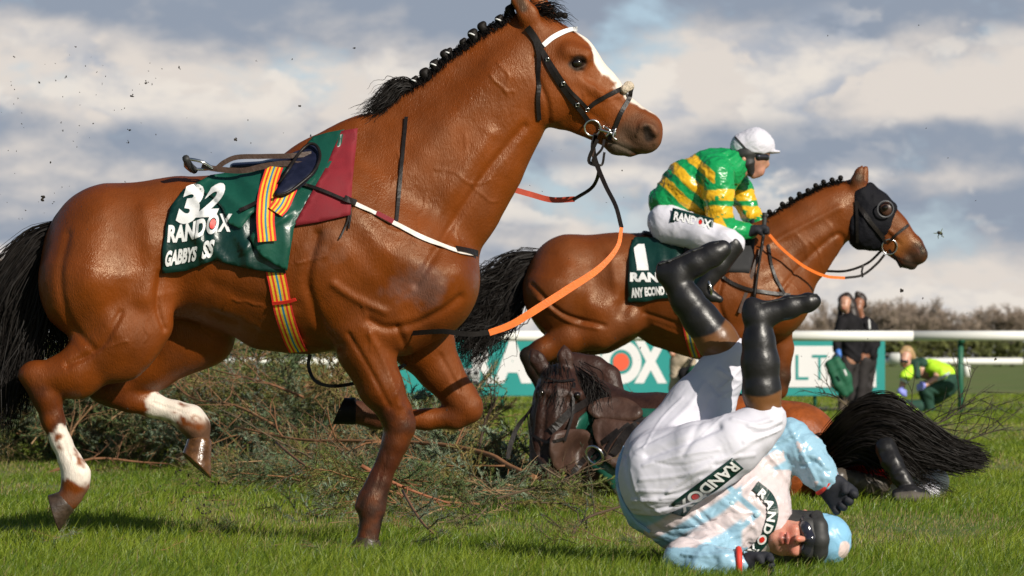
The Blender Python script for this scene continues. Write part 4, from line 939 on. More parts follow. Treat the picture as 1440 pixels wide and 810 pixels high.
    # front cloth, maroon panel
    fc = sheet('front_cloth', [(404, 240), (424, 212), (440, 192), (462, 186), (484, 182), (480, 205), (458, 242), (434, 284), (414, 318), (409, 350), (404, 381), (386, 372), (368, 360), (356, 345), (350, 332), (362, 318), (382, 300), (400, 280)],
               M['green_cloth'], T, [body, num], off=.014, step=5, wr=.004, wsc=8, folds=[([(352, 335), (380, 318), (410, 300)], 6, .014), ([(400, 300), (402, 350), (398, 372)], 8, .008)])
    sheet('maroon_panel', [(480, 184), (503, 180), (501, 205), (496, 250), (493, 302), (450, 312), (412, 318), (432, 282), (456, 240)], M['red_cloth'], T, [body], off=.018, step=6, wr=.001)
    gc = [(.75, .03, .02), (.85, .50, .02), (.75, .04, .02), (.80, .50, .03), (.04, .22, .40), (.85, .55, .03), (.75, .04, .02), (.88, .55, .03), (.75, .03, .02)]
    refresh(); tg2 = [o for o in T.o.children if o.type == 'MESH' and not o.name.startswith(('tail', 'mane', 'hoof'))]
    strap('girth', [(388, 236), (378, 268), (374, 300), (376, 340)], 26, M['webbing'], T, tg2, off=.012, cols=gc, relax=6)
    strap('girth', [(409, 262), (398, 285), (388, 300)], 24, M['webbing'], T, tg2, off=.012, cols=gc, relax=6)
    gl = strap('girth', [(384, 366), (392, 400), (400, 440), (412, 476), (420, 492)], 27, M['webbing'], T, [body], off=.008, cols=gc, relax=6)
    strap('girth_keeper', [(384, 424), (400, 422), (417, 418)], 5, M['red_print'], gl, [body], off=.016)
    mk('buckle', *box_geo(w(402, 455, -.34) * 1.0, (.05, .02, .03), None, .004), M['rubber'], gl) if False else None
    # saddle
    sa = sheet('saddle', [(386, 272), (392, 262), (404, 244), (418, 220), (432, 204), (446, 206), (450, 222), (442, 244), (424, 262), (402, 276), (390, 277)], M['navy'], T, tg2, off=.03, step=5, thick=.02, wr=.003, rnd=2)
    strap('saddle_edge', [(388, 275), (402, 272), (424, 258), (442, 240), (450, 220), (444, 205), (432, 203), (416, 222), (404, 240)], 4, M['leather'], sa, d=d, targets=[sa], off=.008, thick=.008) if False else None
    ed = [w(x, y, -.20 - .0) for x, y in [(388, 274), (404, 271), (424, 258), (442, 240), (451, 220), (445, 205), (434, 202), (420, 216), (406, 238), (392, 258)]]
    P2, _ = castmany([(388, 272), (404, 269), (424, 255), (440, 238), (446, 220), (443, 208), (434, 206), (422, 218), (408, 240), (394, 258)], [sa] + tg2)
    P2 = np.where(np.isnan(P2), np.nanmean(P2), P2)
    tube('saddle_edge', [W(x, y, q - .018) for (x, y), q in zip([(388, 274), (404, 271), (424, 257), (442, 240), (450, 220), (445, 205), (434, 203), (420, 216), (406, 238), (392, 258)], P2)], .006, M['leather'], sa)
    V, Fc = SDF(.02).px(d, [(330, 236, 7, 0, 6), (380, 234, 8, 0, 6), (420, 222, 8, 0, 5), (436, 208, 6, 0, 3)]).mesh(.006, 2); mk('saddle_tree', V, Fc, M['navy'], sa)
    strap('stirrup_leather', [(438, 216, -.14), (410, 219, -.16), (370, 220, -.16), (334, 221, -.16), (316, 228, -.16), (306, 236, -.16)], 7, M['brown_leather'], T, d=d, off=0, thick=.006)
    strap('stirrup_leather', [(436, 232, -.17), (400, 230, -.18), (370, 234, -.18), (340, 240, -.18), (300, 237, -.17), (284, 232, -.17)], 8, M['brown_leather'], T, d=d, off=0, thick=.006)
    st, sf = join([tube_geo([w(300, 237, -.17), w(285, 228, -.19), w(268, 224, -.19), w(263, 226, -.19)], .006, 8), tube_geo([w(300, 237, -.17), w(288, 238, -.13), w(272, 238, -.13)], .006, 8),
                   tube_geo([w(262, 222, -.20), w(264, 232, -.15), w(270, 240, -.12)], [.010, .016, .010], 8)]); mk('stirrup', st, sf, M['metal'], T)
    mk('stirrup_pad', *tube_geo([w(261, 222, -.205), w(266, 232, -.16), w(274, 240, -.12)], .014, 8), M['rubber'], T)
    strap('stirrup_leather', [(338, 297), (350, 292), (366, 284)], 6, M['leather'], T, tg2, off=.010)
    # breastplate
    refresh(); tb = [o for o in T.o.children if o.type == 'MESH' and o.name.startswith(('body', 'maroon', 'front_cloth'))]
    bp = strap('breast_strap', [(488, 283), (520, 298), (556, 316), (590, 333), (630, 350), (655, 357), (669, 356)], 7, M['white_strap'], T, [body], off=.008)
    strap('breast_strap', [(424, 260), (450, 268), (490, 285)], 5, M['leather'], T, tb, off=.010)
    strap('keeper', [(484, 281), (500, 288)], 10, M['leather'], bp, tb, off=.014); strap('keeper', [(528, 302), (552, 314)], 8, M['red_cloth'], bp, [body], off=.014); strap('keeper', [(640, 352), (668, 357)], 9, M['leather'], bp, [body], off=.013)
    strap('neck_strap', [(572, 166), (568, 205), (563, 250), (557, 312)], 5, M['leather'], T, [body], off=.008)
    strap('tie', [(491, 290), (490, 308), (484, 322), (477, 336)], 2.2, M['leather'], bp, [body], off=.012); strap('tie', [(493, 291), (493, 306), (490, 322)], 2.2, M['leather'], bp, [body], off=.012)
    # ---------------- bridle
    B = lambda nm, p, wd, m=M['leather'], **k: strap(nm, p, wd, m, T, [body], off=.007, thick=.006, **k)
    B('headpiece', [(742, 38), (750, 50), (760, 68)], 10)
    B('browband', [(764, 64), (776, 54), (792, 46), (811, 41)], 7, M['print'])
    B('cheekpiece', [(758, 62), (772, 92), (792, 124), (812, 150), (828, 170)], 7)
    B('cheekpiece', [(764, 72), (782, 100), (804, 130), (826, 152)], 5)
    B('throat_lash', [(752, 56), (758, 80), (758, 110), (757, 140), (758, 168)], 6)
    B('noseband', [(826, 152), (842, 140), (862, 130), (884, 121)], 6); B('noseband', [(888, 124), (884, 140), (874, 158), (866, 178), (858, 196)], 6)
    for x, y in ((770, 84), (792, 118), (812, 148), (826, 155), (848, 180)):
        h = cast(x, y, [body]); c_ = np.array(h[0]) + (0, -.014, 0); mk('buckle', *torus_geo(c_, .0085, .0022, (0, 1, .2), 4, 6), M['metal'], T)
    fl = SDF(.01).ball(w(884, 122, -.03), .022).ball(w(878, 126, -.045), .016).mesh(.004, 0); mk('fleece_pad', *fl, mat('fleece', (.6, .5, .38), .95, bump=1, bsc=120), T)
    h = cast(833, 180, [body]); yb = (h[0].y if h else d - .06) - d - .012
    bit = mk('bit', *join([torus_geo(w(833, 180, yb), .030, .0042, (0, 1, .15), 28, 8), tube_geo([w(842, 182, yb), w(856, 186, yb - .01), w(866, 190, yb)], .006, 8), torus_geo(w(862, 186, yb - .01), .010, .003, (.3, 1, 0), 16, 6), tube_geo([w(850, 178, yb - .01), w(858, 184, yb - .014), w(852, 192, yb - .01)], .004, 8), tube_geo([w(866, 180, yb - .01), w(862, 192, yb - .014), w(868, 197, yb - .01)], .004, 8)]), M['metal'], T)
    y0 = yb - .01
    strap('rein', [(838, 188, y0), (834, 206, y0), (838, 228, y0), (852, 262, -.15), (866, 290, -.20), (874, 320, -.24)], [7, 7, 6, 6], M['leather'], T, d=d, off=0)
    strap('rein', [(874, 320, -.24), (868, 348, -.26), (842, 378, -.28), (800, 406, -.30), (756, 434, -.32), (720, 456, -.33), (688, 468, -.34)], [5, 6, 9, 11, 11, 10, 9], M['rein_orange'], T, d=d, off=0, thick=.008)
    strap('rein', [(690, 467, -.34), (665, 470, -.34), (640, 468, -.33), (618, 466, -.30), (560, 470, -.16)], 7, M['leather'], T, d=d, off=0)
    strap('rein', [(840, 196, y0 - .01), (828, 226, y0), (842, 236, y0), (834, 262, .06), (806, 281, .10)], 5, M['leather'], T, d=d, off=0)
    strap('rein', [(808, 280, .10), (776, 281, .12), (745, 273, .12), (710, 263, .10), (690, 258, .08)], 8, M['rein_red'], T, d=d, off=0)
    strap('rein', [(850, 196, y0 - .015), (846, 210, y0 - .015), (833, 226, y0 - .01), (846, 232, y0), (850, 214, y0)], 3.5, M['leather'], T, d=d, off=0)
    strap('strap_end', [(838, 190, y0), (835, 205, y0), (832, 220, y0)], 5, M['brown_leather'], T, d=d, off=0)
    strap('rein', [(436, 498, .02), (434, 516, .02), (444, 536, .0), (470, 543, .0), (510, 536, .05), (556, 520, .08), (590, 498, .10), (606, 476, .10)], 5, M['leather'], T, d=d, off=0)
    return T
if want('h1'): horse_one()
# ================================================================ second horse, number 1, with hood
def horse_two():
    d = 24.8; w = lambda x, y, q=0.: W(x, y, d, q)
    T = Thing('horse', 'bay horse with black hood and number 1 cloth, ridden by the green and gold jockey', 'horse', (W(950, 0, d)[0], d, 0))
    S = SDF(.03); X = lambda n, **k: S.px(d, n, **k)
    X([(806, 398, 68, 0, .88), (868, 396, 66, 0, .9), (930, 402, 74, 0, .86), (990, 412, 84, 0, .82), (1040, 412, 80, 0, .76), (1075, 410, 68, 0, .8)], k=.05)
    X([(790, 410, 54, -.10), (800, 376, 42, -.06)], k=.05); X([(790, 412, 52, .1)], k=.05)
    X([(1000, 362, 34, 0, .5), (1050, 358, 36, 0, .5)], k=.05)
    X([(1085, 430, 42, -.08), (1085, 430, 42, .08)], k=.05)
    # neck
    X([(1075, 385, 62, 0, .56), (1118, 350, 50, 0, .54), (1150, 318, 41, 0, .54), (1180, 296, 33, 0, .6), (1204, 280, 24, 0, .7)], k=.045)
    X([(1060, 345, 26, 0, .4), (1110, 315, 18, 0, .4), (1160, 284, 14, 0, .4), (1200, 266, 12, 0, .5)], k=.03)
    # head
    X([(1212, 282, 26, 0, .75), (1222, 304, 32, 0, .6)], k=.025); X([(1216, 318, 28, -.035, .5)], k=.02)
    X([(1228, 298, 30, 0, .62), (1254, 324, 24, 0, .62), (1276, 344, 19, 0, .66)], k=.025)
    X([(1240, 334, 17, 0, .5), (1264, 352, 15, 0, .5)], k=.02)
    X([(1284, 346, 14, 0, .75), (1291, 358, 14, 0, .9)], k=.02); X([(1274, 366, 12, 0, .8), (1282, 372, 8, 0, .9)], k=.015)
    X([(1247, 295, 7, -.09)], k=.015)
    X([(1296, 350, 3.6, -.056), (1297, 355, 3, -.054)], k=.006, op=1); X([(1262, 362, 2, -.06), (1282, 369, 2, -.06), (1294, 372, 2, -.04)], k=.006, op=1)
    for y in (-.045, .055):
        X([(1206, 268, 9, y, .8), (1206 if y < 0 else 1212, 254, 9, y * 1.1, .6), (1209 if y < 0 else 1215, 242, 6, y * 1.1, .5), (1213 if y < 0 else 1219, 233, 2, y * 1.1, .5)], k=.015)
    X([(1211, 256, 4, -.085, .6), (1213, 244, 3, -.08, .6)], k=.006, op=1)
    # quarters and hind legs
    X([(800, 420, 56, -.13, .55), (850, 440, 36, -.16, .7), (880, 448, 24, -.16), (842, 466, 24, -.16), (800, 476, 21, -.15), (762, 494, 16, -.15), (748, 500, 13, -.15)], k=.04)
    X([(800, 430, 54, .12, .6), (866, 452, 34, .13), (896, 450, 18, .13), (850, 478, 17, .14), (800, 495, 15, .14), (775, 502, 13, .14)], k=.04)
    X([(742, 500, 12, -.15), (752, 520, 12, -.15), (764, 548, 9, -.15), (776, 580, 9, -.15), (784, 604, 12, -.15), (780, 622, 9, -.15)], k=.02)
    X([(775, 502, 12, .14), (790, 525, 9, .14), (806, 552, 9, .14), (815, 572, 11, .14), (815, 590, 9, .14)], k=.02)
    # forelegs, folding
    X([(1052, 430, 48, -.14, .5), (1040, 470, 34, -.12, .7), (1058, 510, 22, -.12), (1078, 548, 16, -.12), (1082, 562, 14, -.12), (1060, 574, 10, -.12), (1025, 576, 9, -.12), (1012, 578, 12, -.12), (998, 572, 10, -.12)], k=.022)
    X([(1080, 460, 40, .1, .6), (1096, 490, 20, .12), (1096, 530, 15, .12), (1094, 548, 13, .12), (1070, 560, 9, .12), (1050, 566, 11, .12), (1036, 562, 10, .12)], k=.022)
    X([(930, 462, 26, 0, .8), (985, 478, 26, 0, .8)], k=.05)
    V, Q = S.mesh(.0095, 3)
    V = emboss(V, Q, [([(1020, 380), (1010, 420), (1020, 455)], 6, -.016), ([(880, 370), (885, 410), (876, 440)], 16, -.016), ([(748, 400), (790, 440), (850, 458)], 5, -.012), ([(756, 420), (800, 452), (840, 462)], 4, .008), ([(800, 380), (830, 430)], 20, .010), ([(860, 360), (868, 420)], 12, .01),
                      ([(1090, 420), (1130, 370), (1176, 330), (1190, 344)], 6, -.012), ([(1070, 350), (1130, 318), (1180, 292)], 8, .010), ([(1075, 385), (1120, 352), (1165, 325)], 16, .008), ([(1040, 380), (1070, 420)], 20, .01),
                      ([(906, 440), (950, 455), (1000, 470)], 5, -.008), ([(920, 456), (960, 472), (1000, 482)], 4, .007), ([(1244, 318), (1262, 334)], 4, .006), ([(1250, 330), (1266, 344)], 4, -.005)] +
               [([(x, y), (x + 12, y + 14), (x + 16, y + 34)], 3, .003) for x, y in ((1120, 330), (1140, 340), (1100, 360), (1085, 385), (1160, 310), (1110, 395))])
    N = normals(V, Q); V = V + N * (.002 * fbm(V, 9, 3, 2))[:, None]
    b2 = (.15, .036, .006)
    C = paint(V, b2, [([w(742, 500, -.15), w(784, 604, -.15)], .10, BLACK, .05, .02), ([w(775, 502, .14), w(815, 590, .14)], .09, BLACK, .05, .02), ([w(850, 478, .14), w(790, 500, .14)], .09, (.05, .014, .008), .05, .02),
                      ([w(1082, 562, -.12), w(998, 572, -.12)], .10, BLACK, .06, .02), ([w(1096, 530, .12), w(1036, 562, .12)], .09, BLACK, .06, .02),
                      ([w(1290, 358, 0), w(1280, 372, 0)], .085, (.035, .018, .012), .04, .02), ([w(1296, 351, -.07)], .03, (.10, .03, .025), .01, 0), ([w(1206, 250, -.05)], .05, (.03, .015, .01), .03, .01),
                      ([w(1270, 338, -.04), w(1262, 350, -.04)], .04, (.25, .085, .02), .04, .01)])
    C = paintpx(V, Q, C, [([(1295, 349), (1297, 355)], 3, (.010, .006, .006), 1.5), ([(1258, 360), (1275, 368), (1292, 371)], 1.3, (.012, .008, .006), 1), ([(1270, 374), (1284, 377)], 3, (.02, .014, .012), 3)])
    C *= (1 + .14 * fbm(V, 6, 3, 4))[:, None]
    body = mk('body', V, Q, M['coat'], T, col=np.clip(C, 0, 1)); refresh()
    hoof('hoof', w(998, 572, -.12), w(978, 566, -.12), .044, .056, M['hoof'], T, (0, 0, 1)); hoof('hoof', w(1036, 562, .12), w(1018, 554, .12), .044, .055, M['hoof'], T, (0, 0, 1))
    hoof('hoof', w(780, 620, -.15), w(770, 640, -.15), .042, .055, M['hoof'], T); hoof('hoof', w(815, 590, .14), w(812, 610, .14), .042, .055, M['hoof'], T)
    # hood: black cloth over poll and cheeks, with a mesh-rimmed eye cup
    B = [body]
    hm = mat('hood_cloth', (.008, .008, .011), .7, var=.3, nsc=20, bump=.5, bsc=40, bdist=.01, spec=.12)
    hd = SDF(.02); H = lambda n, **k: hd.px(d, n, **k)
    H([(1211, 281, 28.5, 0, .78), (1222, 304, 34, 0, .66)], k=.025); H([(1214, 318, 29, -.035, .58)], k=.02); H([(1228, 298, 32, 0, .70), (1250, 318, 27.5, 0, .70)], k=.02)
    H([(1212, 334, 18, 0, .8), (1234, 336, 17, 0, .75)], k=.02)
    H([(1206, 250, 16, -.045), (1214, 244, 14, .055)], k=.012, op=1)
    H([(1286, 300, 26, 0, 3), (1262, 350, 22, 0, 3)], k=.006, op=1)
    H([(1176, 300, 20, 0, 3), (1180, 340, 14, 0, 3)], k=.006, op=1)
    H([(1247, 294, 11, -.125)], k=.008, op=1)
    v, q = hd.mesh(.0075, 2); v = v + normals(v, q) * (.005 * fbm(v * (1, 1, .5), 30, 2, 3))[:, None]; hood = mk('hood', v, q, hm, T); refresh()
    h = cast(1247, 294, [hood, body]); yb = h[0].y - d
    mk('eye_cup', *torus_geo(w(1245, 294, yb - .005), 0.047, .0048, (-.15, 1, .1), 26, 8), mat('cup_rim', (.09, .09, .10), .4, var=.1), hood)
    v, q = SDF(.01).ball(w(1247, 294, yb + .02), .042, sq=(0, 1, 0), s_=.5).mesh(.004, 1); mk('eye_patch', v, q, mat('hood_eye', (.06, .025, .015), .4, var=.5), T)
    mk('eye', *SDF(.002).ball(w(1245, 292, yb - .002), .017).mesh(.003, 1), M['eye'], T)
    # mane plaits
    cr = []
    for x in (1082, 1100, 1112, 1124, 1136, 1147, 1158, 1170, 1182):
        cr.append((x, topline(x, [body], 230, 380)[0] - 5))
    hair('mane', [[w(x - 4, y + 9, -.01), w(x, y + 3, -.02), w(x + 5, y + 6, -.04)] for x, y in [(1068, 326)] + cr + [(1198, 262)]], 700, .002, M['hair'], T, spread=.003, rad0=.006, frizz=.002, seed=3, seg=6)
    for x, y in cr : mk('mane_plait', *SDF(.006).ball(w(x, y - 1, -.01), .016).cap(w(x, y + 4, -.01), w(x + 2, y + 10, -.015), .007, .010).mesh(.0045, 1), M['hair'], T)
    hair('tail', [[w(752, 362), w(725, 366), (w(700, 382)), w(668, 402), w(640, 420), w(622, 450)], [w(750, 368), w(722, 384), w(700, 412), w(672, 432), w(650, 452), w(640, 480)], [w(748, 376), w(724, 402), w(704, 432), w(684, 462), w(668, 486), w(652, 510)], [w(746, 384), w(730, 412), w(714, 440), w(700, 450), w(676, 470), w(660, 500)]],
         1500, .0028, M['hair'], T, spread=.05, rad0=.02, frizz=.05, seed=2, lenvar=.4)
    # saddle cloth
    num = sheet('number_cloth', [(892, 333), (920, 334), (950, 338), (990, 342), (1008, 360), (1004, 392), (992, 420), (960, 418), (930, 420), (905, 425), (882, 426), (883, 390), (885, 350)], M['dark_green'], T, B, off=.012, step=5, wr=.005, wsc=10,
                folds=[([(925, 336), (930, 372), (926, 410)], 7, .012), ([(952, 345), (948, 390), (955, 415)], 7, .014)])
    fc = sheet('front_cloth', [(990, 340), (1046, 334), (1042, 350), (1020, 376), (1000, 404), (988, 425), (972, 410), (975, 370)], M['green_cloth'], T, [body, num], off=.014, step=5, wr=.004)
    sheet('chest_panel', [(1046, 334), (1062, 334), (1060, 360), (1054, 384), (1020, 382), (1030, 362), (1042, 350)], mat('black_panel', (.02, .02, .022), .8), T, B, off=.016, step=5)
    refresh(); tn = [num]
    lay('number', [(.35, 0), (.8, 0), (.8, .86), (1, .86), (1, 1), (.1, 1), (.1, .86), (.38, .86), (.38, .2), (.0, .28), (.0, .14)], [tuple(range(11))], [(891, 343), (910, 343), (912, 380), (894, 380)], M['print'], num, tn, off=.004)
    letters('lettering', 'RAN', [(886, 383), (925, 383), (926, 397), (886, 396)], M['print'], num, tn, bold=.06, off=.004)
    letters('name_lettering', 'ANY', [(887, 405), (904, 404), (905, 418), (888, 419)], M['print'], num, tn, bold=.06, off=.004); letters('name_lettering', 'ECOND N', [(906, 404), (942, 402), (943, 414), (907, 417)], M['print'], num, tn, bold=.06, off=.004)
    gc = [(.6, .03, .02), (.5, .35, .03), (.04, .16, .25), (.6, .4, .03), (.6, .03, .02)]
    strap('girth', [(962, 424), (966, 450), (972, 480), (978, 500)], 14, M['webbing'], T, B, off=.010, cols=gc)
    v, q = SDF(.02).px(d, [(906, 328, 4, 0, 8), (930, 337, 7, 0, 6), (975, 340, 8, 0, 5), (1006, 336, 7, 0, 3)]).mesh(.008, 2); mk('saddle', v, q, M['leather'], T)
    sheet('saddle_flap', [(962, 344), (1000, 344), (1010, 362), (1000, 384), (976, 382)], M['leather'], T, [body, num], off=.03, step=6, thick=.008, rnd=2)
    # breastplate and reins
    st = lambda nm, p, wd, m=M['leather'], **k: strap(nm, p, wd, m, T, [body, hood], off=.012, **k)
    st('breast_strap', [(1004, 376), (1022, 394), (1050, 406), (1080, 412), (1110, 416)], 5); st('neck_strap', [(1080, 345), (1086, 380), (1102, 414)], 4)
    strap('rein', [(1073, 345, -.20), (1062, 372, -.25), (1052, 404, -.27), (1040, 440, -.28)], 5, M['brown_leather'], T, d=d, off=0)
    strap('rein', [(1082, 330, -.24), (1100, 350, -.24), (1130, 374, -.22), (1160, 388, -.17), (1188, 391, -.12)], 4, M['rein_orange'], T, d=d, off=0)
    strap('rein', [(1186, 391, -.12), (1212, 387, -.09), (1232, 372, -.08), (1244, 358, -.08)], 3.5, M['leather'], T, d=d, off=0)
    strap('rein', [(1100, 352, .14), (1130, 370, .14), (1160, 382, .10)], 4, M['rein_orange'], T, d=d, off=0); strap('rein', [(1158, 381, .10), (1190, 381, .06), (1220, 370, .05), (1240, 352, .05)], 3.5, M['leather'], T, d=d, off=0)
    strap('martingale_fork', [(1214, 372, -.08), (1212, 382, -.09), (1213, 390, -.09)], 3, M['leather'], T, d=d, off=0)
    h = cast(1250, 346, [hood, body]); yb = (h[0].y - d if h else -.08) - .012
    mk('bit', *torus_geo(w(1251, 347, yb), .044, .004, (0, 1, .1), 26, 8), M['metal'], T)
    st('noseband', [(1252, 338), (1262, 328), (1276, 317)], 4); st('cheekpiece', [(1205, 284), (1216, 304), (1234, 326), (1246, 342)], 4); st('cheekpiece', [(1212, 292), (1228, 316), (1244, 334)], 3); st('throat_lash', [(1204, 282), (1206, 310), (1206, 340)], 4); st('chin_strap', [(1250, 350), (1262, 364), (1268, 374)], 4)
if want('h2'): horse_two()
# ================================================================ fallen horse lying on its side
def horse_three():
    d = 21.8; w = lambda x, y, q=0.: W(x, y, d, q)
    T = Thing('horse', 'dark brown horse lying fallen on the turf with its saddle towards the camera', 'horse', (W(960, 0, d)[0], d, 0))
    S = SDF(.04); X = lambda n, **k: S.px(d, n, **k)
    X([(868, 622, 62, .12, 1), (920, 625, 70, .12, 1), (990, 632, 74, .14, 1), (1060, 634, 74, .16, .95), (1112, 640, 72, .16, .95)], k=.06)
    X([(1118, 628, 62, .05, .95), (1105, 660, 50, -.05), (1150, 668, 40, -.02)], k=.06)
    X([(870, 610, 60, .12), (838, 590, 52, .15), (812, 570, 44, .14), (792, 548, 38, .08)], k=.05)       # neck folded back towards the poll
    X([(868, 650, 50, .05), (850, 660, 42, 0)], k=.05)
    # head, nose to the ground, face towards the camera
    X([(787, 546, 30, -.06, .9), (784, 562, 33, -.14, .9), (778, 590, 32, -.19, .9), (772, 625, 26, -.22, .9), (768, 655, 23, -.24, .9), (768, 674, 22, -.24, .9)], k=.03)
    X([(800, 575, 30, -.08, .9), (790, 610, 24, -.14, .9)], k=.03)
    X([(762, 552, 11, -.22), (812, 556, 10, -.22)], k=.02)
    X([(759, 676, 6, -.32), (778, 678, 6, -.32)], k=.01, op=1)
    for a, b in (((764, 520), (747, 489)), ((798, 518), (793, 484))):
        X([(a[0], a[1], 12, -.04, .9), ((a[0] + b[0]) / 2 - 1, (a[1] + b[1]) / 2, 10, -.05, .5), (b[0], b[1], 2.5, -.04, .6)], k=.02)
        X([((a[0] * .7 + b[0] * .3), a[1] * .7 + b[1] * .3, 5, -.085, .6), ((a[0] * .3 + b[0] * .7), a[1] * .3 + b[1] * .7, 3.5, -.07, .6)], k=.008, op=1)
    # forelegs drawn up over the chest, behind
    X([(880, 590, 34, .30), (850, 566, 26, .36), (812, 520, 20, .40)], k=.03); X([(806, 512, 17, .40), (836, 517, 16, .38), (856, 530, 16, .36), (862, 545, 13, .34), (866, 568, 12, .32), (872, 586, 13, .30)], k=.025)
    X([(806, 545, 16, .44), (834, 566, 13, .42), (858, 586, 12, .40)], k=.025)
    # hind legs folded beneath
    X([(1150, 680, 30, .05), (1195, 690, 20, .2), (1240, 692, 16, .3)], k=.03)
    V, Q = S.mesh(.010, 3)
    V = emboss(V, Q, [([(768, 560), (764, 600), (760, 640)], 7, -.012), ([(800, 560), (795, 600), (786, 640)], 7, -.010), ([(784, 540), (780, 600), (774, 650)], 8, .008)] + [([(x, 545), (x + 14, 570), (x + 10, 600)], 4, -.007) for x in (800, 812, 824)])
    C = paint(V, (.032, .012, .007), [([w(1060, 620, .1), w(1120, 640, .0), w(1150, 660, 0)], .30, (.32, .075, .012), .14, .03), ([w(768, 660, -.24)], .10, (.03, .015, .010), .04, .02),
                                      ([w(806, 512, .40), w(866, 568, .32)], .12, (.035, .014, .009), .05, .02), ([w(1195, 690, .2), w(1240, 692, .3)], .12, BLACK, .04, .02)])
    C *= (1 + .3 * fbm(V, 8, 3, 4))[:, None]
    body = mk('body', V, Q, M['coat_wet'], T, col=np.clip(C, 0, 1)); refresh()
    for x, y in ((761, 552), (812, 556)):
        h = cast(x, y, [body])
        if h: mk('eye', *SDF(.002).ball(np.array(h[0]) + (0, .004, 0), .018).mesh(.003, 1), M['eye'], T)
    hoof('hoof', w(872, 582, .30), w(880, 600, .30), .046, .054, M['hoof'], T); hoof('hoof', w(1238, 692, .3), w(1262, 694, .3), .046, .054, M['hoof'], T, (0, 0, 1)); hoof('hoof', w(858, 586, .40), w(872, 598, .40), .045, .052, M['hoof'], T)
    hair('forelock', [[w(776, 520, -.08), w(772, 545, -.20), w(766, 575, -.27)], [w(790, 518, -.08), w(790, 545, -.20), w(786, 570, -.27)]], 120, .0022, M['hair'], T, spread=.02, seed=2)
    hair('mane', [[w(806, 520, .02), w(822, 540, -.06), w(826, 570, -.1)], [w(830, 545, .0), w(842, 560, -.05), w(840, 585, -.1)]], 260, .0022, M['hair'], T, spread=.02, seed=4)
    # tail flung over to the right
    L = [[w(1150, 640, -.15), w(1178, 600, -.32), w(1214, 570, -.40), w(1252, 566, -.42), w(1286, 590, -.42), w(1330, 622, -.42), w(1384, 640, -.40)],
         [w(1152, 650, -.15), w(1184, 612, -.36), w(1222, 584, -.45), w(1262, 590, -.48), w(1298, 608, -.48), w(1338, 634, -.46), w(1386, 648, -.44)],
         [w(1156, 655, -.18), w(1190, 630, -.38), w(1226, 606, -.48), w(1260, 606, -.52), w(1288, 626, -.50), w(1326, 645, -.48), w(1374, 655, -.46)],
         [w(1158, 662, -.18), w(1186, 640, -.38), w(1214, 622, -.48), w(1240, 622, -.52), w(1262, 634, -.50), w(1296, 646, -.48), w(1340, 655, -.46)],
         [w(1156, 662, -.15), w(1176, 650, -.34), w(1196, 642, -.42), w(1212, 642, -.44), w(1224, 646, -.42), w(1238, 648, -.4), w(1252, 650, -.38)]]
    hair('tail', L, 5600, .0030, M['hair'], T, spread=.006, rad0=.016, frizz=.012, seed=6, lenvar=.3, seg=18)
    hair('tail', [[w(1200, 598, -.3), w(1232, 578, -.34), w(1258, 590, -.38), w(1278, 620, -.4)], [w(1180, 620, -.3), w(1212, 600, -.34), w(1244, 610, -.38), w(1262, 640, -.4)], [w(1168, 650, -.26), w(1196, 630, -.3), (w(1216, 640, -.36)), w(1230, 662, -.38)]], 1100, .0034, M['hair'], T, spread=.008, rad0=.025, frizz=.012, seed=8)
    hair('tail', [[w(1170, 640, -.36), w(1210, 640, -.5), w(1250, 660, -.56), w(1290, 680, -.56), w(1345, 705, -.5)], [w(1200, 610, -.45), w(1250, 620, -.56), w(1290, 650, -.58), w(1320, 680, -.54), w(1350, 690, -.5)]], 70, .0022, M['hair'], T, spread=.014, rad0=.012, frizz=.02, seed=12)
    # cloth, saddle, straps
    B = [body]
    cl = sheet('saddle_cloth', [(812, 590), (836, 568), (866, 562), (900, 574), (940, 575), (975, 585), (970, 620), (930, 660), (890, 696), (862, 690), (846, 668), (806, 645), (800, 618)], M['green_cloth'], T, B, off=.02, step=6, wr=.010, wsc=7)
    refresh(); B2 = [body, cl]
    for nm, pl, of in (('saddle', [(826, 572), (846, 560), (874, 558), (896, 568), (904, 582), (888, 592), (862, 592), (838, 588)], .05), ('saddle_flap', [(776, 612), (800, 604), (826, 606), (834, 625), (826, 652), (806, 665), (784, 660), (774, 640)], .035), ('saddle_flap', [(836, 590), (880, 592), (915, 600), (902, 632), (880, 660), (856, 652), (838, 622)], .045)):
        s_ = sheet(nm, pl, mat('muddy_leather', (.062, .030, .020), .5, var=.4, nsc=10, bump=.5, bsc=14, bdist=.02) if 'muddy_leather' not in bpy.data.materials else bpy.data.materials['muddy_leather'], T, B2, off=of, step=6, thick=.02, wr=.008, wsc=9, rnd=3)
    refresh(); A = [o for o in T.o.children if o.type == 'MESH' and not o.name.startswith(('tail', 'mane', 'hoof'))]
    st = lambda nm, p, wd, m=M['leather']: strap(nm, p, wd, m, T, A, off=.012, relax=5)
    st('breast_strap', [(775, 606), (800, 580), (826, 564), (852, 556)], 11); st('girth', [(862, 640), (880, 612), (900, 596), (922, 590)], 12); st('stirrup_leather', [(776, 690), (800, 668), (822, 648), (840, 630), (870, 606)], 8); st('stirrup_leather', [(800, 690), (822, 660), (842, 640)], 6)
    st('stirrup_leather', [(846, 655), (858, 625), (880, 600), (905, 588)], 5); mk('stirrup', *torus_geo(w(836, 640, -.38), .05, .007, (.5, .7, .4), 20, 8), M['metal'], T)
    st('rein', [(745, 585), (748, 610), (754, 640), (770, 660)], 4); strap('rein', [(750, 570, -.2), (742, 582, -.2), (728, 600, -.2), (718, 625, -.22), (714, 645, -.24)], [4, 4, 6, 7, 5], M['leather'], T, d=d, off=0)
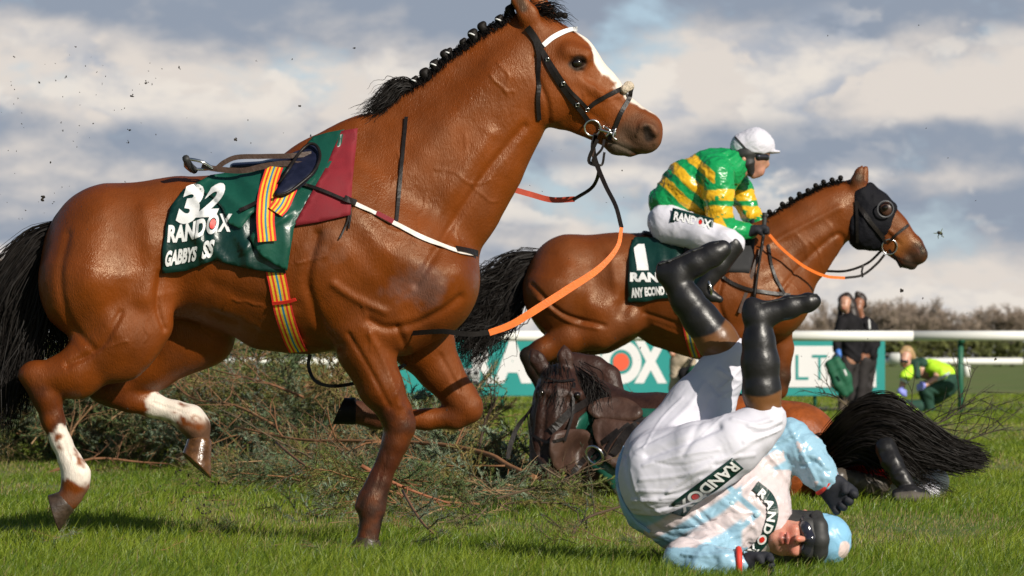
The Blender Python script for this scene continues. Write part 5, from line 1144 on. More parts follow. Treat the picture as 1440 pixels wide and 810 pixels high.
    for p in ([(764, 535), (756, 570), (752, 610)], [(806, 540), (804, 580), (792, 620)], [(750, 612), (770, 622), (792, 616)], [(764, 532), (785, 538), (806, 536)]): st('bridle_strap', p, 4)
    sheet('lining', [(872, 668), (890, 690), (900, 705), (880, 700), (862, 690)], M['green_cloth'], T, A, off=.02, step=5)
if want('h3'): horse_three()
# ================================================================ riders
SKIN = (.52, .27, .18); SKIN_R = (.56, .25, .18)
def fist(name, d, wrist, knuck, r, m, parent, curl=(0, 1), y=0., spread=None, k=.006, vox=.0035, dirs=None, out=(0, -1, 0)):
    """glove: palm plus five bent fingers. wrist, knuck px points; curl px vector in which the fingers bend"""
    w = lambda p, q=0.: W(p[0], p[1], d, y + q); s = d / FPX
    A = w(wrist); B = w(knuck); ax = (B - A) / np.linalg.norm(B - A); L = np.linalg.norm(B - A)
    cu = np.array((curl[0], 0, -curl[1]), float) if len(curl) == 2 else np.array(curl, float); cu /= np.linalg.norm(cu); sd_ = np.cross(ax, cu); sd_ /= np.linalg.norm(sd_)
    S = SDF(.012); S.cap(A - ax * r * .8, A, r * .68, r * .62, k=.01)
    for j in (-1, -.33, .33, 1): S.cap(A + sd_ * j * r * .35, B + sd_ * j * r * .62, r * .50, r * .42, k=.012)
    ln = (.80, .95, .90, .70)
    for j, l in zip((-1, -.33, .33, 1), ln):
        b = B + sd_ * j * r * .80; q = r * .29; p1 = b + (ax * .75 + cu * .35) * L * .42 * l; p2 = p1 + (cu * .95 + ax * .0) * L * .34 * l; p3 = p2 + (-ax * .7 + cu * .25) * L * .26 * l
        S.cap(B + sd_ * j * r * .66, p1, q * 1.15, q, k=k); S.cap(p1, p2, q, q * .92, k=k * .5); S.cap(p2, p3, q * .92, q * .8, k=k * .5)
    t0 = A + ax * L * .25 - sd_ * r * .62; t1 = t0 + (ax * .5 + cu * .45 - sd_ * .25) * L * .5; t2 = t1 + (ax * .4 + cu * .7 + sd_ * .5) * L * .36
    S.cap(t0, t1, r * .36, r * .29, k=.008); S.cap(t1, t2, r * .29, r * .24, k=.004)
    V, Q = S.mesh(vox, 1); return mk(name, V, Q, m, parent)
def wrinkled(V, Q, amp, sc, seed=1, st=(1, 1, 1)):
    """cloth creases: long warped ridges running in two crossing directions"""
    N = normals(V, Q); h = 0; wob = fbm(V, sc * .35, 2, seed)[:, None] * .05
    mask = sstep(vnoise(V, sc * .45, seed + 5), -.25, .25)
    for i, th in enumerate((.55, -.75)):
        a = V[:, 0] * math.cos(th) + V[:, 2] * math.sin(th); b = -V[:, 0] * math.sin(th) + V[:, 2] * math.cos(th)
        q = np.stack([a * .30, V[:, 1] * .6, b], 1) + wob
        r_ = 1 - np.abs(vnoise(q, sc * 1.5, seed + 9 + i)) * 2.4; r2 = 1 - np.abs(vnoise(q, sc * 3.1, seed + 19 + i)) * 2.4
        m_ = mask if i == 0 else 1 - mask
        h = h + m_ * (np.clip(r_, -.7, 1) + .35 * np.clip(r2, -.7, 1))
    return V + N * (amp * .75 * h)[:, None]

def rider_green():
    d = 24.75; w = lambda x, y, q=0.: W(x, y, d, q)
    T = Thing('person', 'jockey in green silks with gold hoops and a white cap riding the second horse', 'person', (W(960, 0, d)[0], d, 0))
    # body (continuous figure under the clothes)
    S = SDF(.02); X = lambda n, **k: S.px(d, n, **k)
    X([(945, 312, 24, 0, 1.2), (980, 268, 27, 0, 1.2), (1018, 244, 24, 0, 1.3), (1042, 236, 13, 0), (1055, 222, 15, 0)])
    X([(1058, 208, 24, 0, .8), (1063, 216, 20, 0, .8)]); X([(1062, 228, 15, 0, .85), (1066, 239, 10, 0, .85)], k=.015)
    X([(1076, 222, 4, -.012), (1079, 231, 3.2, 0), (1077, 234, 3, 0)], k=.008); X([(1072, 240, 3, 0, 1.6), (1071, 244, 3, 0, 1.6)], k=.006); X([(1060, 246, 6, 0, 1.2), (1064, 246, 4.5, 0)], k=.01)
    X([(1078, 240, 2.2, 0, 2)], k=.003, op=1); X([(1046, 224, 4, -.082, .5)], k=.006)
    for s_, a in ((-1, [(1012, 250, 17), (1008, 290, 12), (1014, 318, 9), (1040, 325, 5), (1054, 325, 4)]), (1, [(1034, 250, 15), (1046, 284, 11), (1050, 300, 7), (1062, 311, 4)])): X([(x, y, r, s_ * (.19 if i < 2 else .17)) for i, (x, y, r) in enumerate(a)])
    for s_ in (-1, 1): X([(945, 316, 24, s_ * .12), (990, 332, 18, s_ * .24), (1030, 345, 12, s_ * .30), (1006, 380, 10, s_ * .32), (988, 406, 8, s_ * .33), (1000, 414, 7, s_ * .33), (1008, 418, 5, s_ * .33)])
    V, Q = S.mesh(.0075, 2)
    C = paint(V, SKIN, [([w(1078, 240, 0), w(1073, 241, -.01)], .010, (.32, .08, .06), .006, 0), ([w(1062, 240, -.04)], .05, (.50, .24, .17), .03, 0)])
    mk('body', V, Q, M['skin'], T, col=C)
    # breeches
    S = SDF(.03); X = lambda n, **k: S.px(d, n, **k)
    X([(942, 312, 29, 0, 1.35), (952, 318, 28, 0, 1.3)], k=.03)
    X([(934, 310, 22, -.10), (934, 312, 22, .10)], k=.03)
    for s_ in (-1, 1): X([(944, 318, 29, s_ * .10), (990, 330, 23, s_ * .22), (1022, 339, 17, s_ * .29), (1034, 343, 14, s_ * .30)], k=.03)
    V, Q = S.mesh(.0065, 2); V = wrinkled(V, Q, .004, 14, 3); br = mk('breeches', V, Q, M['breeches'], T); refresh()
    ptc = sheet('patch', [(946, 292), (1004, 307), (1001, 327), (942, 312)], M['dark_green'], br, [br], off=.009, relax=12, step=4, thick=.002)
    refresh(); wordmark([(949, 297), (1001, 310), (999, 322), (947, 309)], M['print'], M['red_print'], ptc, [ptc], bold=.04, off=.008)
    # jacket
    S = SDF(.03); X = lambda n, **k: S.px(d, n, **k)
    X([(940, 284, 27, 0, 1.25), (968, 262, 35, 0, 1.25), (1004, 246, 35, 0, 1.2), (1024, 236, 24, 0, 1.3), (1036, 230, 17, 0, 1.1)], k=.04); X([(960, 288, 28, 0, 1.2), (990, 290, 28, 0, 1.1)], k=.04)
    arms = [[(1008, 246, 25, -.17), (1010, 275, 21, -.20), (1012, 306, 17, -.21), (1018, 320, 14, -.20), (1040, 325, 12.5, -.17), (1058, 325, 9.5, -.14)], [(1030, 246, 20, .17), (1042, 272, 17, .19), (1054, 298, 13, .17), (1066, 312, 10, .12), (1070, 316, 9, .11)]]
    for a in arms: X(a, k=.02)
    V, Q = S.mesh(.0065, 2); V = wrinkled(V, Q, .009, 15, 5); V = wrinkled(V, Q, .0028, 34, 15)
    P = pxof(V); GR = np.array((.008, .30, .085)); GO = np.array((.82, .46, .02)); t = .68 * P[:, 0] - .74 * P[:, 1] + 2 * vnoise(V, 20, 2)
    inarm = np.zeros(len(V), bool)
    for a in arms: inarm |= (polyd(V, [w(x, y, q) for x, y, r, q in a], [r * d / FPX + .012 for x, y, r, q in a]) < 0)
    near = P[:, 0] * 0 + V[:, 1] < d + .0
    bt = np.zeros(len(V)); 
    for c in (446, 471, 497): bt = np.maximum(bt, 1 - sstep(np.abs(t - c), 6, 7.2))
    ya = P[:, 1] + 1.5 * vnoise(V, 20, 6); ba = np.zeros(len(V))
    for lo, hi in ((267, 281), (290, 306)): ba = np.maximum(ba, sstep(ya, lo - 1, lo) * (1 - sstep(ya, hi, hi + 1)))
    u = P[:, 0] - .5 * P[:, 1] + 1.5 * vnoise(V, 20, 7); ba = np.maximum(ba, sstep(u, 847, 848) * (1 - sstep(u, 862, 863)) * (P[:, 1] > 306) * near); ba = np.maximum(ba, (~near) * (ya > 300) * (P[:, 0] > 1052) * (ya < 308))
    b = np.where(inarm & (P[:, 0] > 990) & (P[:, 1] > 258), ba, bt * (P[:, 0] < 1005)); C = GR * (1 - b[:, None]) + GO * b[:, None]
    jk = mk('jacket', V, Q, M['silk'], T, col=C)
    S = SDF(.01); S.px(d, [(1034, 234, 15, 0, 1.2), (1042, 230, 14, 0, 1.1)]); V, Q = S.mesh(.007, 1); mk('neck_cover', V, Q, M['rubber'], T)
    # helmet with cap, skip cap band, goggles, balaclava
    S = SDF(.012); S.px(d, [(1048, 206, 21, 0, .95), (1062, 204, 24.5, 0, .9), (1070, 206, 20, 0, .95)]); S.px(d, [(1060, 245, 30, 0, 3)], k=.006, op=1); S.px(d, [(1082, 233, 18.5, 0, 3)], k=.004, op=1)
    S.px(d, [(1084, 213, 3.0, 0, 3.6), (1096, 213.5, 1.6, 0, 3.0)], k=.008); V, Q = S.mesh(.0055, 2); V = wrinkled(V, Q, .0022, 30, 2)
    hl = mk('cap', V, Q, M['breeches'], T); refresh()
    S = SDF(.01); S.px(d, [(1050, 218, 21, 0, 1.0), (1052, 232, 14, 0, 1.1), (1056, 243, 6, 0, 1.9)]); S.px(d, [(1081, 234, 20.5, 0, 4)], k=.004, op=1); V, Q = S.mesh(.005, 1); mk('balaclava', V, Q, M['rubber'], T)
    S = SDF(.006); S.px(d, [(1066, 221, 8.5, 0, 2.3), (1076, 221, 6.5, 0, 2.2)]); V, Q = S.mesh(.005, 1); mk('goggles', V, Q, M['lens'], T)
    strap('goggle_strap', [(1034, 193), (1044, 204), (1054, 215)], 2.6, M['rubber'], T, [hl], off=.004); strap('cap_band', [(1030, 217), (1044, 216), (1056, 214)], 2.4, M['rubber'], T, [hl], off=.004)
    # gloves, boots, whip
    g1 = fist('glove', d, (1060, 324), (1074, 321), .050, M['glove'], T, (0.1, 1), y=-.17, vox=.0045); g2 = fist('glove', d, (1068, 315), (1080, 318), .040, M['glove'], T, (0.1, 1), y=.10, vox=.0045)
    bc = np.array((.016, .015, .016))
    for s_ in (-1, 1):
        S = SDF(.02); S.px(d, [(1030, 345, 17, s_ * .30), (1010, 374, 15, s_ * .32), (990, 402, 11, s_ * .33)]); S.px(d, [(984, 408, 9, s_ * .33), (1000, 416, 8, s_ * .335), (1012, 421, 5.5, s_ * .34)]); V, Q = S.mesh(.008, 2); mk('boot', V, Q, M['boot'], T, col=np.tile(bc, (len(V), 1)))
        mk('stirrup', *torus_geo(w(996, 405, s_ * .33), .055, .007, (.9, .2, .2), 20, 8), M['metal'], T)
    Tw = Thing('whip', 'short black riding whip held upright by the green jockey', 'whip', w(1076, 300, -.2))
    mk('handle', *tube_geo([w(1075.5, 300, -.19), w(1075, 312, -.19), w(1073, 335, -.2)], [.012, .014, .010], 8), M['rubber'], Tw); mk('shaft', *tube_geo([w(1073, 335, -.2), w(1066, 380, -.22), w(1060, 421, -.24)], [.010, .007, .012], 8), M['leather'], Tw)
    mk('cap_knob', *tube_geo([w(1075.5, 299, -.19), w(1075.5, 304, -.19)], .016, 10), M['rubber'], Tw)
if want('p1'): rider_green()

def rider_blue():
    d = 14.75; w = lambda x, y, q=0.: W(x, y, d, q); s = d / FPX
    T = Thing('person', 'fallen jockey in pale blue and pink silks rolling over, both boots in the air', 'person', (W(1000, 0, d)[0], d, 0))
    S = SDF(.02); X = lambda n, **k: S.px(d, n, **k)
    X([(930, 680, 52, .04, .9), (985, 712, 50, .04, .75), (1045, 725, 50, .02, .7), (1072, 745, 26, 0), (1096, 757, 24, -.02)])
    # head: crown to the right, face to the camera
    X([(1160, 758, 36, .02, .95), (1140, 758, 36, .01, 1)], k=.02); X([(1124, 757, 31, -.01, 1), (1104, 757, 24, -.03, 1), (1092, 757, 15, -.05, 1)], k=.03)
    X([(1090, 756, 9, -.085, 1)], k=.02)                                               # chin
    X([(1118, 745, 8, -.085), (1118, 775, 8, -.085)], k=.02)                             # cheeks
    X([(1136, 758, 3.6, -.108), (1124, 758, 4.2, -.124), (1121, 758, 4.8, -.128)], k=.012); X([(1119, 753.5, 3.0, -.116), (1119, 762.5, 3.0, -.116)], k=.008)  # nose
    X([(1107, 750, 3, -.106), (1108, 757, 3.4, -.112), (1107, 764, 3, -.106)], k=.006); X([(1100, 751, 3, -.100), (1099, 757, 3.6, -.106), (1100, 763, 3, -.100)], k=.006)
    X([(1103.5, 750, 1.4, -.115), (1103.5, 757, 3.0, -.125), (1103.5, 763, 1.4, -.115)], k=.004, op=1)
    X([(1117, 755, 1.4, -.126)], k=.002, op=1); X([(1117, 761, 1.4, -.126)], k=.002, op=1)
    X([(1146, 745, 5, -.09)], k=.01, op=1); X([(1146, 772, 5, -.09)], k=.01, op=1); X([(1132, 723, 7, .02, .6)], k=.01); X([(1132, 793, 7, .02, .6)], k=.01)
    # arms and legs
    X([(1078, 640, 26, .10), (1112, 632, 22, .06), (1134, 645, 17, .02), (1154, 668, 9, -.01), (1162, 678, 7, -.01)])
    X([(1010, 768, 18, -.08), (965, 784, 14, -.22), (990, 791, 11, -.30), (1030, 791, 8, -.33), (1046, 790, 8, -.34)])
    X([(945, 662, 46, -.06), (1010, 630, 36, -.12), (1076, 588, 20, -.14), (1070, 540, 15, -.14), (1066, 490, 14, -.14), (1064, 450, 9, -.14), (1090, 438, 7, -.14), (1135, 428, 5, -.14)])
    X([(940, 640, 44, .10), (985, 560, 32, .14), (1022, 505, 18, .14), (990, 450, 14, .14), (960, 408, 11, .14), (948, 388, 8, .14), (990, 364, 6, .14), (1010, 354, 5, .14)])
    V, Q = S.mesh(.0048, 3)
    C = paint(V, SKIN_R, [([w(1107, 750, -.106), w(1108, 757, -.112), w(1107, 764, -.106)], .010, (.45, .12, .10), .006, 0), ([w(1100, 751, -.10), w(1099, 757, -.106), w(1100, 763, -.10)], .010, (.48, .13, .10), .006, 0),
                          ([w(1103.5, 750, -.115), w(1103.5, 757, -.11), w(1103.5, 763, -.115)], .0065, (.05, .012, .01), .003, 0), ([w(1122, 758, -.145)], .016, (.66, .20, .13), .015, 0), ([w(1112, 775, -.09), w(1112, 742, -.09)], .016, (.62, .21, .14), .02, .01), ([w(1117, 755, -.126)], .0045, (.08, .02, .015), .002, 0), ([w(1117, 761, -.126)], .0045, (.08, .02, .015), .002, 0),
                          ([w(1090, 745, -.08), w(1088, 760, -.08), w(1092, 775, -.08)], .016, (.42, .20, .15), .02, .01)])
    body = mk('body', V, Q, M['skin'], T, col=C)
    # breeches
    S = SDF(.03); X = lambda n, **k: S.px(d, n, **k)
    X([(944, 664, 70, .02, .98), (938, 680, 64, .03, .95)], k=.04)
    X([(930, 652, 58, .08), (945, 640, 60, .10), (985, 574, 46, .14), (1012, 528, 33, .14), (1026, 506, 26, .14), (1032, 498, 24, .14)], k=.03)
    X([(942, 672, 72, -.06), (985, 648, 56, -.13), (1030, 626, 44, -.15), (1060, 606, 35, -.14), (1076, 594, 28, -.14), (1079, 590, 27, -.14)], k=.014)
    S.px(d, [(862, 806, 84, 0, 3), (945, 788, 70, 0, 3), (1045, 738, 66, 0, 3)], k=.008, op=1)
    V, Q = S.mesh(.006, 3)
    fo = [([(1000, 560), (980, 600), (960, 640)], 8, -.006), ([(1010, 600), (960, 622), (910, 640)], 9, -.014), ([(1090, 606), (1060, 620), (1010, 650)], 5, .006), ([(1085, 590), (1060, 596), (1030, 590)], 5, .007), ([(1060, 640), (1000, 650), (940, 690)], 5, .005), ([(1030, 655), (980, 665), (930, 700)], 5, .005), ([(990, 690), (940, 700), (890, 705)], 4, .006), ([(975, 702), (930, 715), (886, 718)], 4, -.005),
          ([(880, 640), (890, 690), (920, 725)], 5, -.006), ([(1010, 520), (1036, 535), (1050, 530)], 5, .006), ([(1000, 540), (1020, 560), (1045, 555)], 5, -.006), ([(1070, 560), (1090, 575), (1100, 580)], 4, .006), ([(940, 600), (970, 570), (990, 540)], 6, .005)]
    fo += [(a_, w_, h_) for a_, w_, h_ in (([(905, 655), (960, 640), (1010, 632)], 4, .005), ([(900, 675), (960, 668), (1000, 655)], 3.5, .005), ([(895, 690), (950, 690), (985, 672)], 3, .005), ([(890, 702), (940, 705), (965, 692)], 3, .005), ([(888, 715), (925, 719), (950, 712)], 3, .005), ([(905, 630), (930, 590), (960, 560)], 2.5, .004), ([(878, 640), (905, 625), (960, 600), (1000, 590)], 4, -.006),
                ([(1098, 592), (1075, 602), (1052, 600)], 3.5, .007), ([(1097, 604), (1070, 614), (1046, 622)], 3, .006), ([(1100, 598), (1080, 608), (1058, 610)], 3, -.006), ([(1048, 512), (1030, 530), (1012, 546)], 3, .006), ([(1052, 530), (1034, 545), (1010, 560)], 3, .005), ([(1050, 556), (1020, 583), (985, 612)], 2.5, .004), ([(1040, 640), (1010, 655), (985, 680)], 3, .004), ([(920, 650), (955, 655), (1000, 645)], 3, -.004), ([(885, 660), (900, 700), (930, 722)], 3, .004))]
    V = emboss(V, Q, fo); V = wrinkled(V, Q, .0020, 9, 3); V = wrinkled(V, Q, .0008, 26, 13); br = mk('breeches', V, Q, M['breeches'], T); refresh()
    # jacket
    S = SDF(.03); X = lambda n, **k: S.px(d, n, **k)
    X([(930, 694, 60, .04, .95), (965, 715, 58, .03, .9), (1005, 722, 62, .02, .82), (1046, 722, 60, 0, .8), (1066, 730, 46, 0, .8)], k=.04); X([(1078, 655, 40, .06), (1060, 690, 44, .04)], k=.04)
    a1 = [(1078, 632, 36, .08), (1108, 622, 30, .06), (1132, 640, 26, .03), (1150, 662, 22, .0), (1160, 674, 17, -.01)]; a2 = [(1010, 770, 36, -.06), (968, 784, 26, -.20), (962, 788, 25, -.24), (990, 792, 22, -.30), (1020, 791, 19, -.33), (1042, 790, 17, -.34)]
    X(a1, k=.025); X(a2, k=.025); X([(1080, 748, 28, -.01, 1)], k=.02)
    V, Q = S.mesh(.0055, 3); V = emboss(V, Q, [([(1110, 600), (1130, 640), (1150, 680)], 5, .008), ([(1060, 620), (1090, 650), (1110, 680)], 5, .007), ([(1000, 690), (1040, 720), (1068, 722), (1050, 745), (1000, 770)], 4, .005), ([(930, 745), (980, 740), (1030, 720)], 5, -.007), ([(900, 740), (960, 760), (1020, 755)], 5, .007), ([(960, 780), (1000, 782), (1030, 778)], 4, .006), ([(1136, 640), (1150, 645), (1160, 660)], 4, .007), ([(1128, 655), (1146, 650), (1164, 664)], 4, -.006)])
    V = wrinkled(V, Q, .009, 12, 5); V = wrinkled(V, Q, .0025, 30, 15)
    P = pxof(V); BL = np.array((.30, .50, .64)); PK = np.array((.66, .57, .58)); t = P[:, 0] * .52 + P[:, 1] * .85 + 3 * vnoise(V, 12, 2); inarm = np.zeros(len(V), bool)
    for a in (a1, a2): inarm |= (polyd(V, [w(x, y, q) for x, y, r, q in a], [r * s + .016 for x, y, r, q in a]) < 0)
    pk = np.zeros(len(V))
    for c, h_ in ((1114, 7), (1152, 10)): pk = np.maximum(pk, 1 - sstep(np.abs(t - c), h_, h_ + 5))
    pk = np.maximum(pk, sstep(P[:, 0], 1040, 1046) * (1 - sstep(P[:, 1], 700, 790) * .0) * (P[:, 1] > 660)); pk = pk * (P[:, 0] > 905)
    seam = 1 - sstep(np.minimum(np.abs(polyd(P, [(1010, 670), (1040, 700), (1066, 722)])), np.abs(polyd(P, [(1066, 722), (1030, 752), (985, 770)]))), 3, 5); pk = pk * (1 - seam)
    pk = np.where(inarm & ((P[:, 0] > 1086) | (P[:, 1] > 770) | (V[:, 1] > d + .12)), 0, pk); C = BL * (1 - pk[:, None]) + PK * pk[:, None]
    jk = mk('jacket', V, Q, M['silk'], T, col=C); refresh()
    def bar(pts, wd, m, nm, tg, par, off=.006): return strap(nm, pts, wd, m, par, tg, off=off, thick=.003, relax=6)
    cb = bar([(1062, 684), (1080, 700), (1086, 718), (1082, 740), (1072, 760), (1058, 775), (1049, 783)], 17, M['dark_green'], 'collar_band', [jk], jk); refresh()
    arc = smooth_path(np.array([(1066, 689), (1080, 702), (1085.5, 719), (1082, 739), (1073, 758), (1060, 773), (1050, 782)], float), 12); al = np.concatenate([[0], np.cumsum(np.linalg.norm(np.diff(arc, axis=0), axis=1))])
    for ch, a0, a1_ in (('R', 3, 15), ('A', 18, 34), ('N', 38, 52), ('D', 56, 70), ('O', 73, 88), ('X', 92, 106)):
        c = np.array([[np.interp(q, al, arc[:, 0]), np.interp(q, al, arc[:, 1])] for q in (a0, a1_)]); t_ = c[1] - c[0]; t_ /= np.linalg.norm(t_); u_ = np.array((t_[1], -t_[0])) * 6
        q = [c[0] + u_, c[1] + u_, c[1] - u_, c[0] - u_]
        if ch == 'O':
            v_, f_ = ring_geo(.5, .5, .5, .5, .55); lay('lettering', v_, f_, q, M['print'], cb, [cb], off=.004, step=4); v_, f_ = disc_geo(.5, .5, .3, .3); lay('red_dot', v_, f_, q, M['red_print'], cb, [cb], off=.005, step=4)
        else: letters('lettering', ch, q, M['print'], cb, [cb], bold=.04, off=.004, step=4)
    for x, y in ((1064, 724), (1029, 708)):
        h = cast(x, y, [jk]); mk('button', *SDF(.002).ball(np.array(h[0]), .010, sq=(0, 1, 0), s_=.5).mesh(.002, 1), bpy.data.materials.get('button_blue') or mat('button_blue', (.4, .6, .7), .4), jk) if h else None
    pt = sheet('patch', [(1029.5, 644), (1046, 659), (1010, 688), (975, 712), (962, 727), (938, 720), (948, 705)], M['dark_green'], br, [br, jk], off=.012, relax=2, step=5, thick=.002); refresh()
    wordmark([(1041.5, 659), (961, 722), (947, 713), (1029, 649)], M['print'], M['red_print'], pt, [pt], bold=.03, off=.005)
    wb = strap('waistband', [(878, 628), (868, 660), (872, 695), (890, 728), (915, 748)], 5, mat('pale_blue_edge', (.30, .50, .75), .5), br, [br, jk], off=.004)
    for c0, c1, tg in (((1152, 689), (1173, 669), None), ((1037, 775), (1040, 804), None)):
        yy = -.045 if c0[0] > 1100 else -.385
        q = SDF(.004); a = w(*((np.array(c0) + c1) / 2), 0 if c0[0] > 1100 else -.34)
        n_ = np.array(((1.0, 0, -.85) if c0[0] > 1100 else (1, 0, 0.))); n_ /= np.linalg.norm(n_)
        mk('red_cuff', *torus_geo(a, .043 if c0[0] > 1100 else .042, .011, n_, 24, 8), mat('cuff_red', (.75, .05, .03), .6) if 'cuff_red' not in bpy.data.materials else bpy.data.materials['cuff_red'], jk)
    # boots
    def boot(nodes, foot, cuffpts, yv):
        S = SDF(.015); S.px(d, nodes, k=.02); S.px(d, foot[0], k=.02, ys=.85)
        for f in foot[1:]: S.px(d, f, k=.012, ys=.85)
        V, Q = S.mesh(.005, 2); V = wrinkled(V, Q, .0012, 14, 8, (1, 1, 1)); C = paint(V, (.013, .012, .013), [([w(*p, yv) for p in cuffpts], .13, (.16, .066, .022), .004, .0)]); return mk('boot', V, Q, M['boot'], T, col=C)
    b1 = boot([(1075, 576, 24, -.14), (1071, 550, 26, -.14), (1069, 510, 26, -.14), (1067, 480, 22, -.14), (1066, 452, 18, -.14)], [[(1060, 434, 15, -.14), (1064, 442, 18, -.14), (1084, 440, 15, -.14), (1110, 432, 15, -.14), (1138, 425, 12, -.14), (1146, 423, 8, -.14)], [(1056, 428, 9, -.14), (1056, 440, 10, -.14)]], [(1050, 606), (1110, 600)], -.14)
    b2 = boot([(1026, 498, 25, .14), (1008, 478, 28, .14), (985, 448, 25, .14), (966, 422, 22, .14), (952, 400, 19, .14)], [[(938, 384, 15, .14), (950, 384, 19, .14), (978, 370, 18, .14), (1002, 358, 16, .14), (1016, 350, 12.5, .14)], [(932, 376, 9, .14), (934, 388, 10, .14)]], [(1000, 520), (1060, 486)], .14)
    # soles
    sl = lambda pts, yv, wd, b: mk('sole', *(lambda S: S.mesh(.004, 1))(SDF(.006).px(d, [(x, y, wd, yv, 4.6) for x, y in pts])), M['rubber'], b)
    sl([(1051, 426), (1070, 427), (1110, 419), (1148, 415)], -.14, 2.2, b1); sl([(926, 372), (940, 368), (975, 353), (1010, 341)], .14, 2.2, b2)
    # glove, glove
    fist('glove', d, (1166, 682), (1183, 698), .056, M['glove'], T, (.15, -.75, -.55), y=-.01, vox=.0035); fist('glove', d, (1052, 791), (1074, 792), .046, M['glove'], T, (.3, -.6, -.5), y=-.34, vox=.0035)
    # balaclava, goggles, helmet, skull cap rim
    S = SDF(.012); X = lambda n, **k: S.px(d, n, **k)
    X([(1140, 758, 40, .02, 1), (1112, 758, 38, .02, .98), (1090, 760, 32, .01, .95)], k=.03); X([(1112, 756, 26.5, -.13, 1.3), (1098, 756, 21, -.12, 1.3)], k=.006, op=1); V, Q = S.mesh(.0045, 1); mk('balaclava', V, Q, M['rubber'], T)
    S = SDF(.012); X = lambda n, **k: S.px(d, n, **k)
    X([(1161, 759, 36.5, .01, 1), (1150, 759, 38, .01, .98)], k=.02); X([(1105, 757, 42, -.02, 3)], k=.006, op=1)
    V, Q = S.mesh(.0045, 2); V = wrinkled(V, Q, .0025, 26, 4); P = pxof(V); k_ = 1 - sstep(polyd(P, [(1188, 768), (1186, 778)]), 6, 8)
    C = np.array((.24, .50, .72)) * (1 - k_[:, None]) + np.array((.80, .64, .62)) * k_[:, None]; hl = mk('helmet_cap', V, Q, M['helmet'], T, col=C); refresh()
    S = SDF(.006); S.px(d, [(1149, 726, 9, -.04), (1151, 741, 12.5, -.078), (1152, 759, 13.5, -.092), (1151, 776, 12.5, -.078), (1148, 791, 9, -.04)], k=.015); V, Q = S.mesh(.004, 2); mk('goggle_band', V, Q, M['rubber'], T)
    S = SDF(.006); S.px(d, [(1131, 732, 6, -.05), (1134, 742, 9.5, -.088), (1139, 758, 9, -.106), (1134, 773, 9.5, -.088), (1131, 785, 6, -.05)], k=.012); S.px(d, [(1126, 758, 5, -.13, 2)], k=.005, op=1); V, Q = S.mesh(.004, 2); mk('goggle_lens', V, Q, M['lens'], T)
    S = SDF(.006); S.px(d, [(1132, 727, 5, -.03), (1137, 740, 10.8, -.08), (1143, 758, 10, -.098), (1137, 775, 10.8, -.08), (1134, 790, 5, -.03)], k=.012); V, Q = S.mesh(.004, 2); mk('goggle_frame', V, Q, M['rubber'], T)
    strap('chin_strap', [(1150, 722), (1130, 720), (1100, 722), (1086, 735)], 3.5, M['leather'], T, d=d, off=0)
if want('p2'): rider_blue()

def rider_under_tail():
    d = 21.6; w = lambda x, y, q=0.: W(x, y, d, q)
    T = Thing('person', 'second fallen jockey in white breeches and black boots, half hidden under the black tail', 'person', (W(1270, 0, d)[0], d, 0))
    S = SDF(.02); X = lambda n, **k: S.px(d, n, **k)
    X([(1300, 680, 24, .1), (1262, 672, 26, .2), (1226, 660, 26, .25), (1200, 656, 12, .25), (1186, 664, 22, .25)]); X([(1300, 680, 22, 0), (1262, 660, 18, -.1), (1252, 634, 14, -.1), (1268, 668, 12, -.12), (1282, 690, 10, -.14)]); X([(1300, 688, 20, .05), (1240, 688, 14, -.06), (1180, 678, 10, -.1)]); X([(1222, 644, 16, .15), (1205, 615, 11, .1), (1185, 604, 9, .1)])
    X([(1222, 650, 14, .35), (1236, 625, 10, .3)])
    V, Q = S.mesh(.011, 2); mk('body', V, Q, M['skin'], T, col=np.tile(SKIN, (len(V), 1)))
    S = SDF(.03); X = lambda n, **k: S.px(d, n, **k)
    X([(1306, 680, 27, -.06), (1304, 692, 15, -.16), (1284, 680, 24, -.06)]); X([(1304, 676, 26, -.02), (1270, 655, 20, -.1), (1255, 638, 17, -.1)]); X([(1300, 690, 16, .0), (1262, 692, 13, -.05), (1232, 690, 13, -.08)])
    V, Q = S.mesh(.010, 2); V = wrinkled(V, Q, .008, 10, 4); mk('breeches', V, Q, M['breeches'], T)
    S = SDF(.03); X = lambda n, **k: S.px(d, n, **k)
    X([(1262, 668, 30, .2), (1226, 656, 32, .25)]); X([(1222, 644, 20, .15), (1205, 615, 15, .08), (1184, 606, 12, .05)]); X([(1226, 644, 18, .3), (1240, 616, 14, -.02), (1225, 612, 12, -.1)])
    V, Q = S.mesh(.010, 2); V = wrinkled(V, Q, .008, 9, 6); mk('jacket', V, Q, mat('red_silk', (.62, .012, .012), .4, bump=.4, bsc=20, bdist=.02), T)
    for nd, cc in (([(1246, 630, 15, -.42), (1254, 650, 14, -.46), (1268, 672, 12, -.50), (1278, 688, 10, -.52)], (.014, .013, .013)), ([(1236, 684, 15, -.14), (1205, 678, 14, -.2), (1180, 672, 13, -.24), (1166, 672, 12, -.26)], (.075, .062, .05))):
        S = SDF(.02); S.px(d, nd)
        if nd[0][0] == 1246: S.px(d, [(1262, 696, 8, -.54), (1282, 695, 11, -.54), (1300, 697, 8, -.52)])
        V, Q = S.mesh(.008, 1); V = wrinkled(V, Q, .005, 22, 2, (.3, 1, 3)); mk('boot', V, Q, M['boot'], T, col=np.tile(cc, (len(V), 1)))
    mk('sole', *SDF(.01).px(d, [(1262, 700, 8, -.56, 2), (1282, 699, 9, -.56, 2), (1302, 700, 7, -.54, 2)]).mesh(.008, 1), mat('worn_sole', (.10, .085, .07), .8), T)
    S = SDF(.02).px(d, [(1186, 664, 26, .25), (1180, 662, 24, .25)]); V, Q = S.mesh(.01, 1); mk('helmet', V, Q, M['red_cloth'], T)
if want('p3'): rider_under_tail()

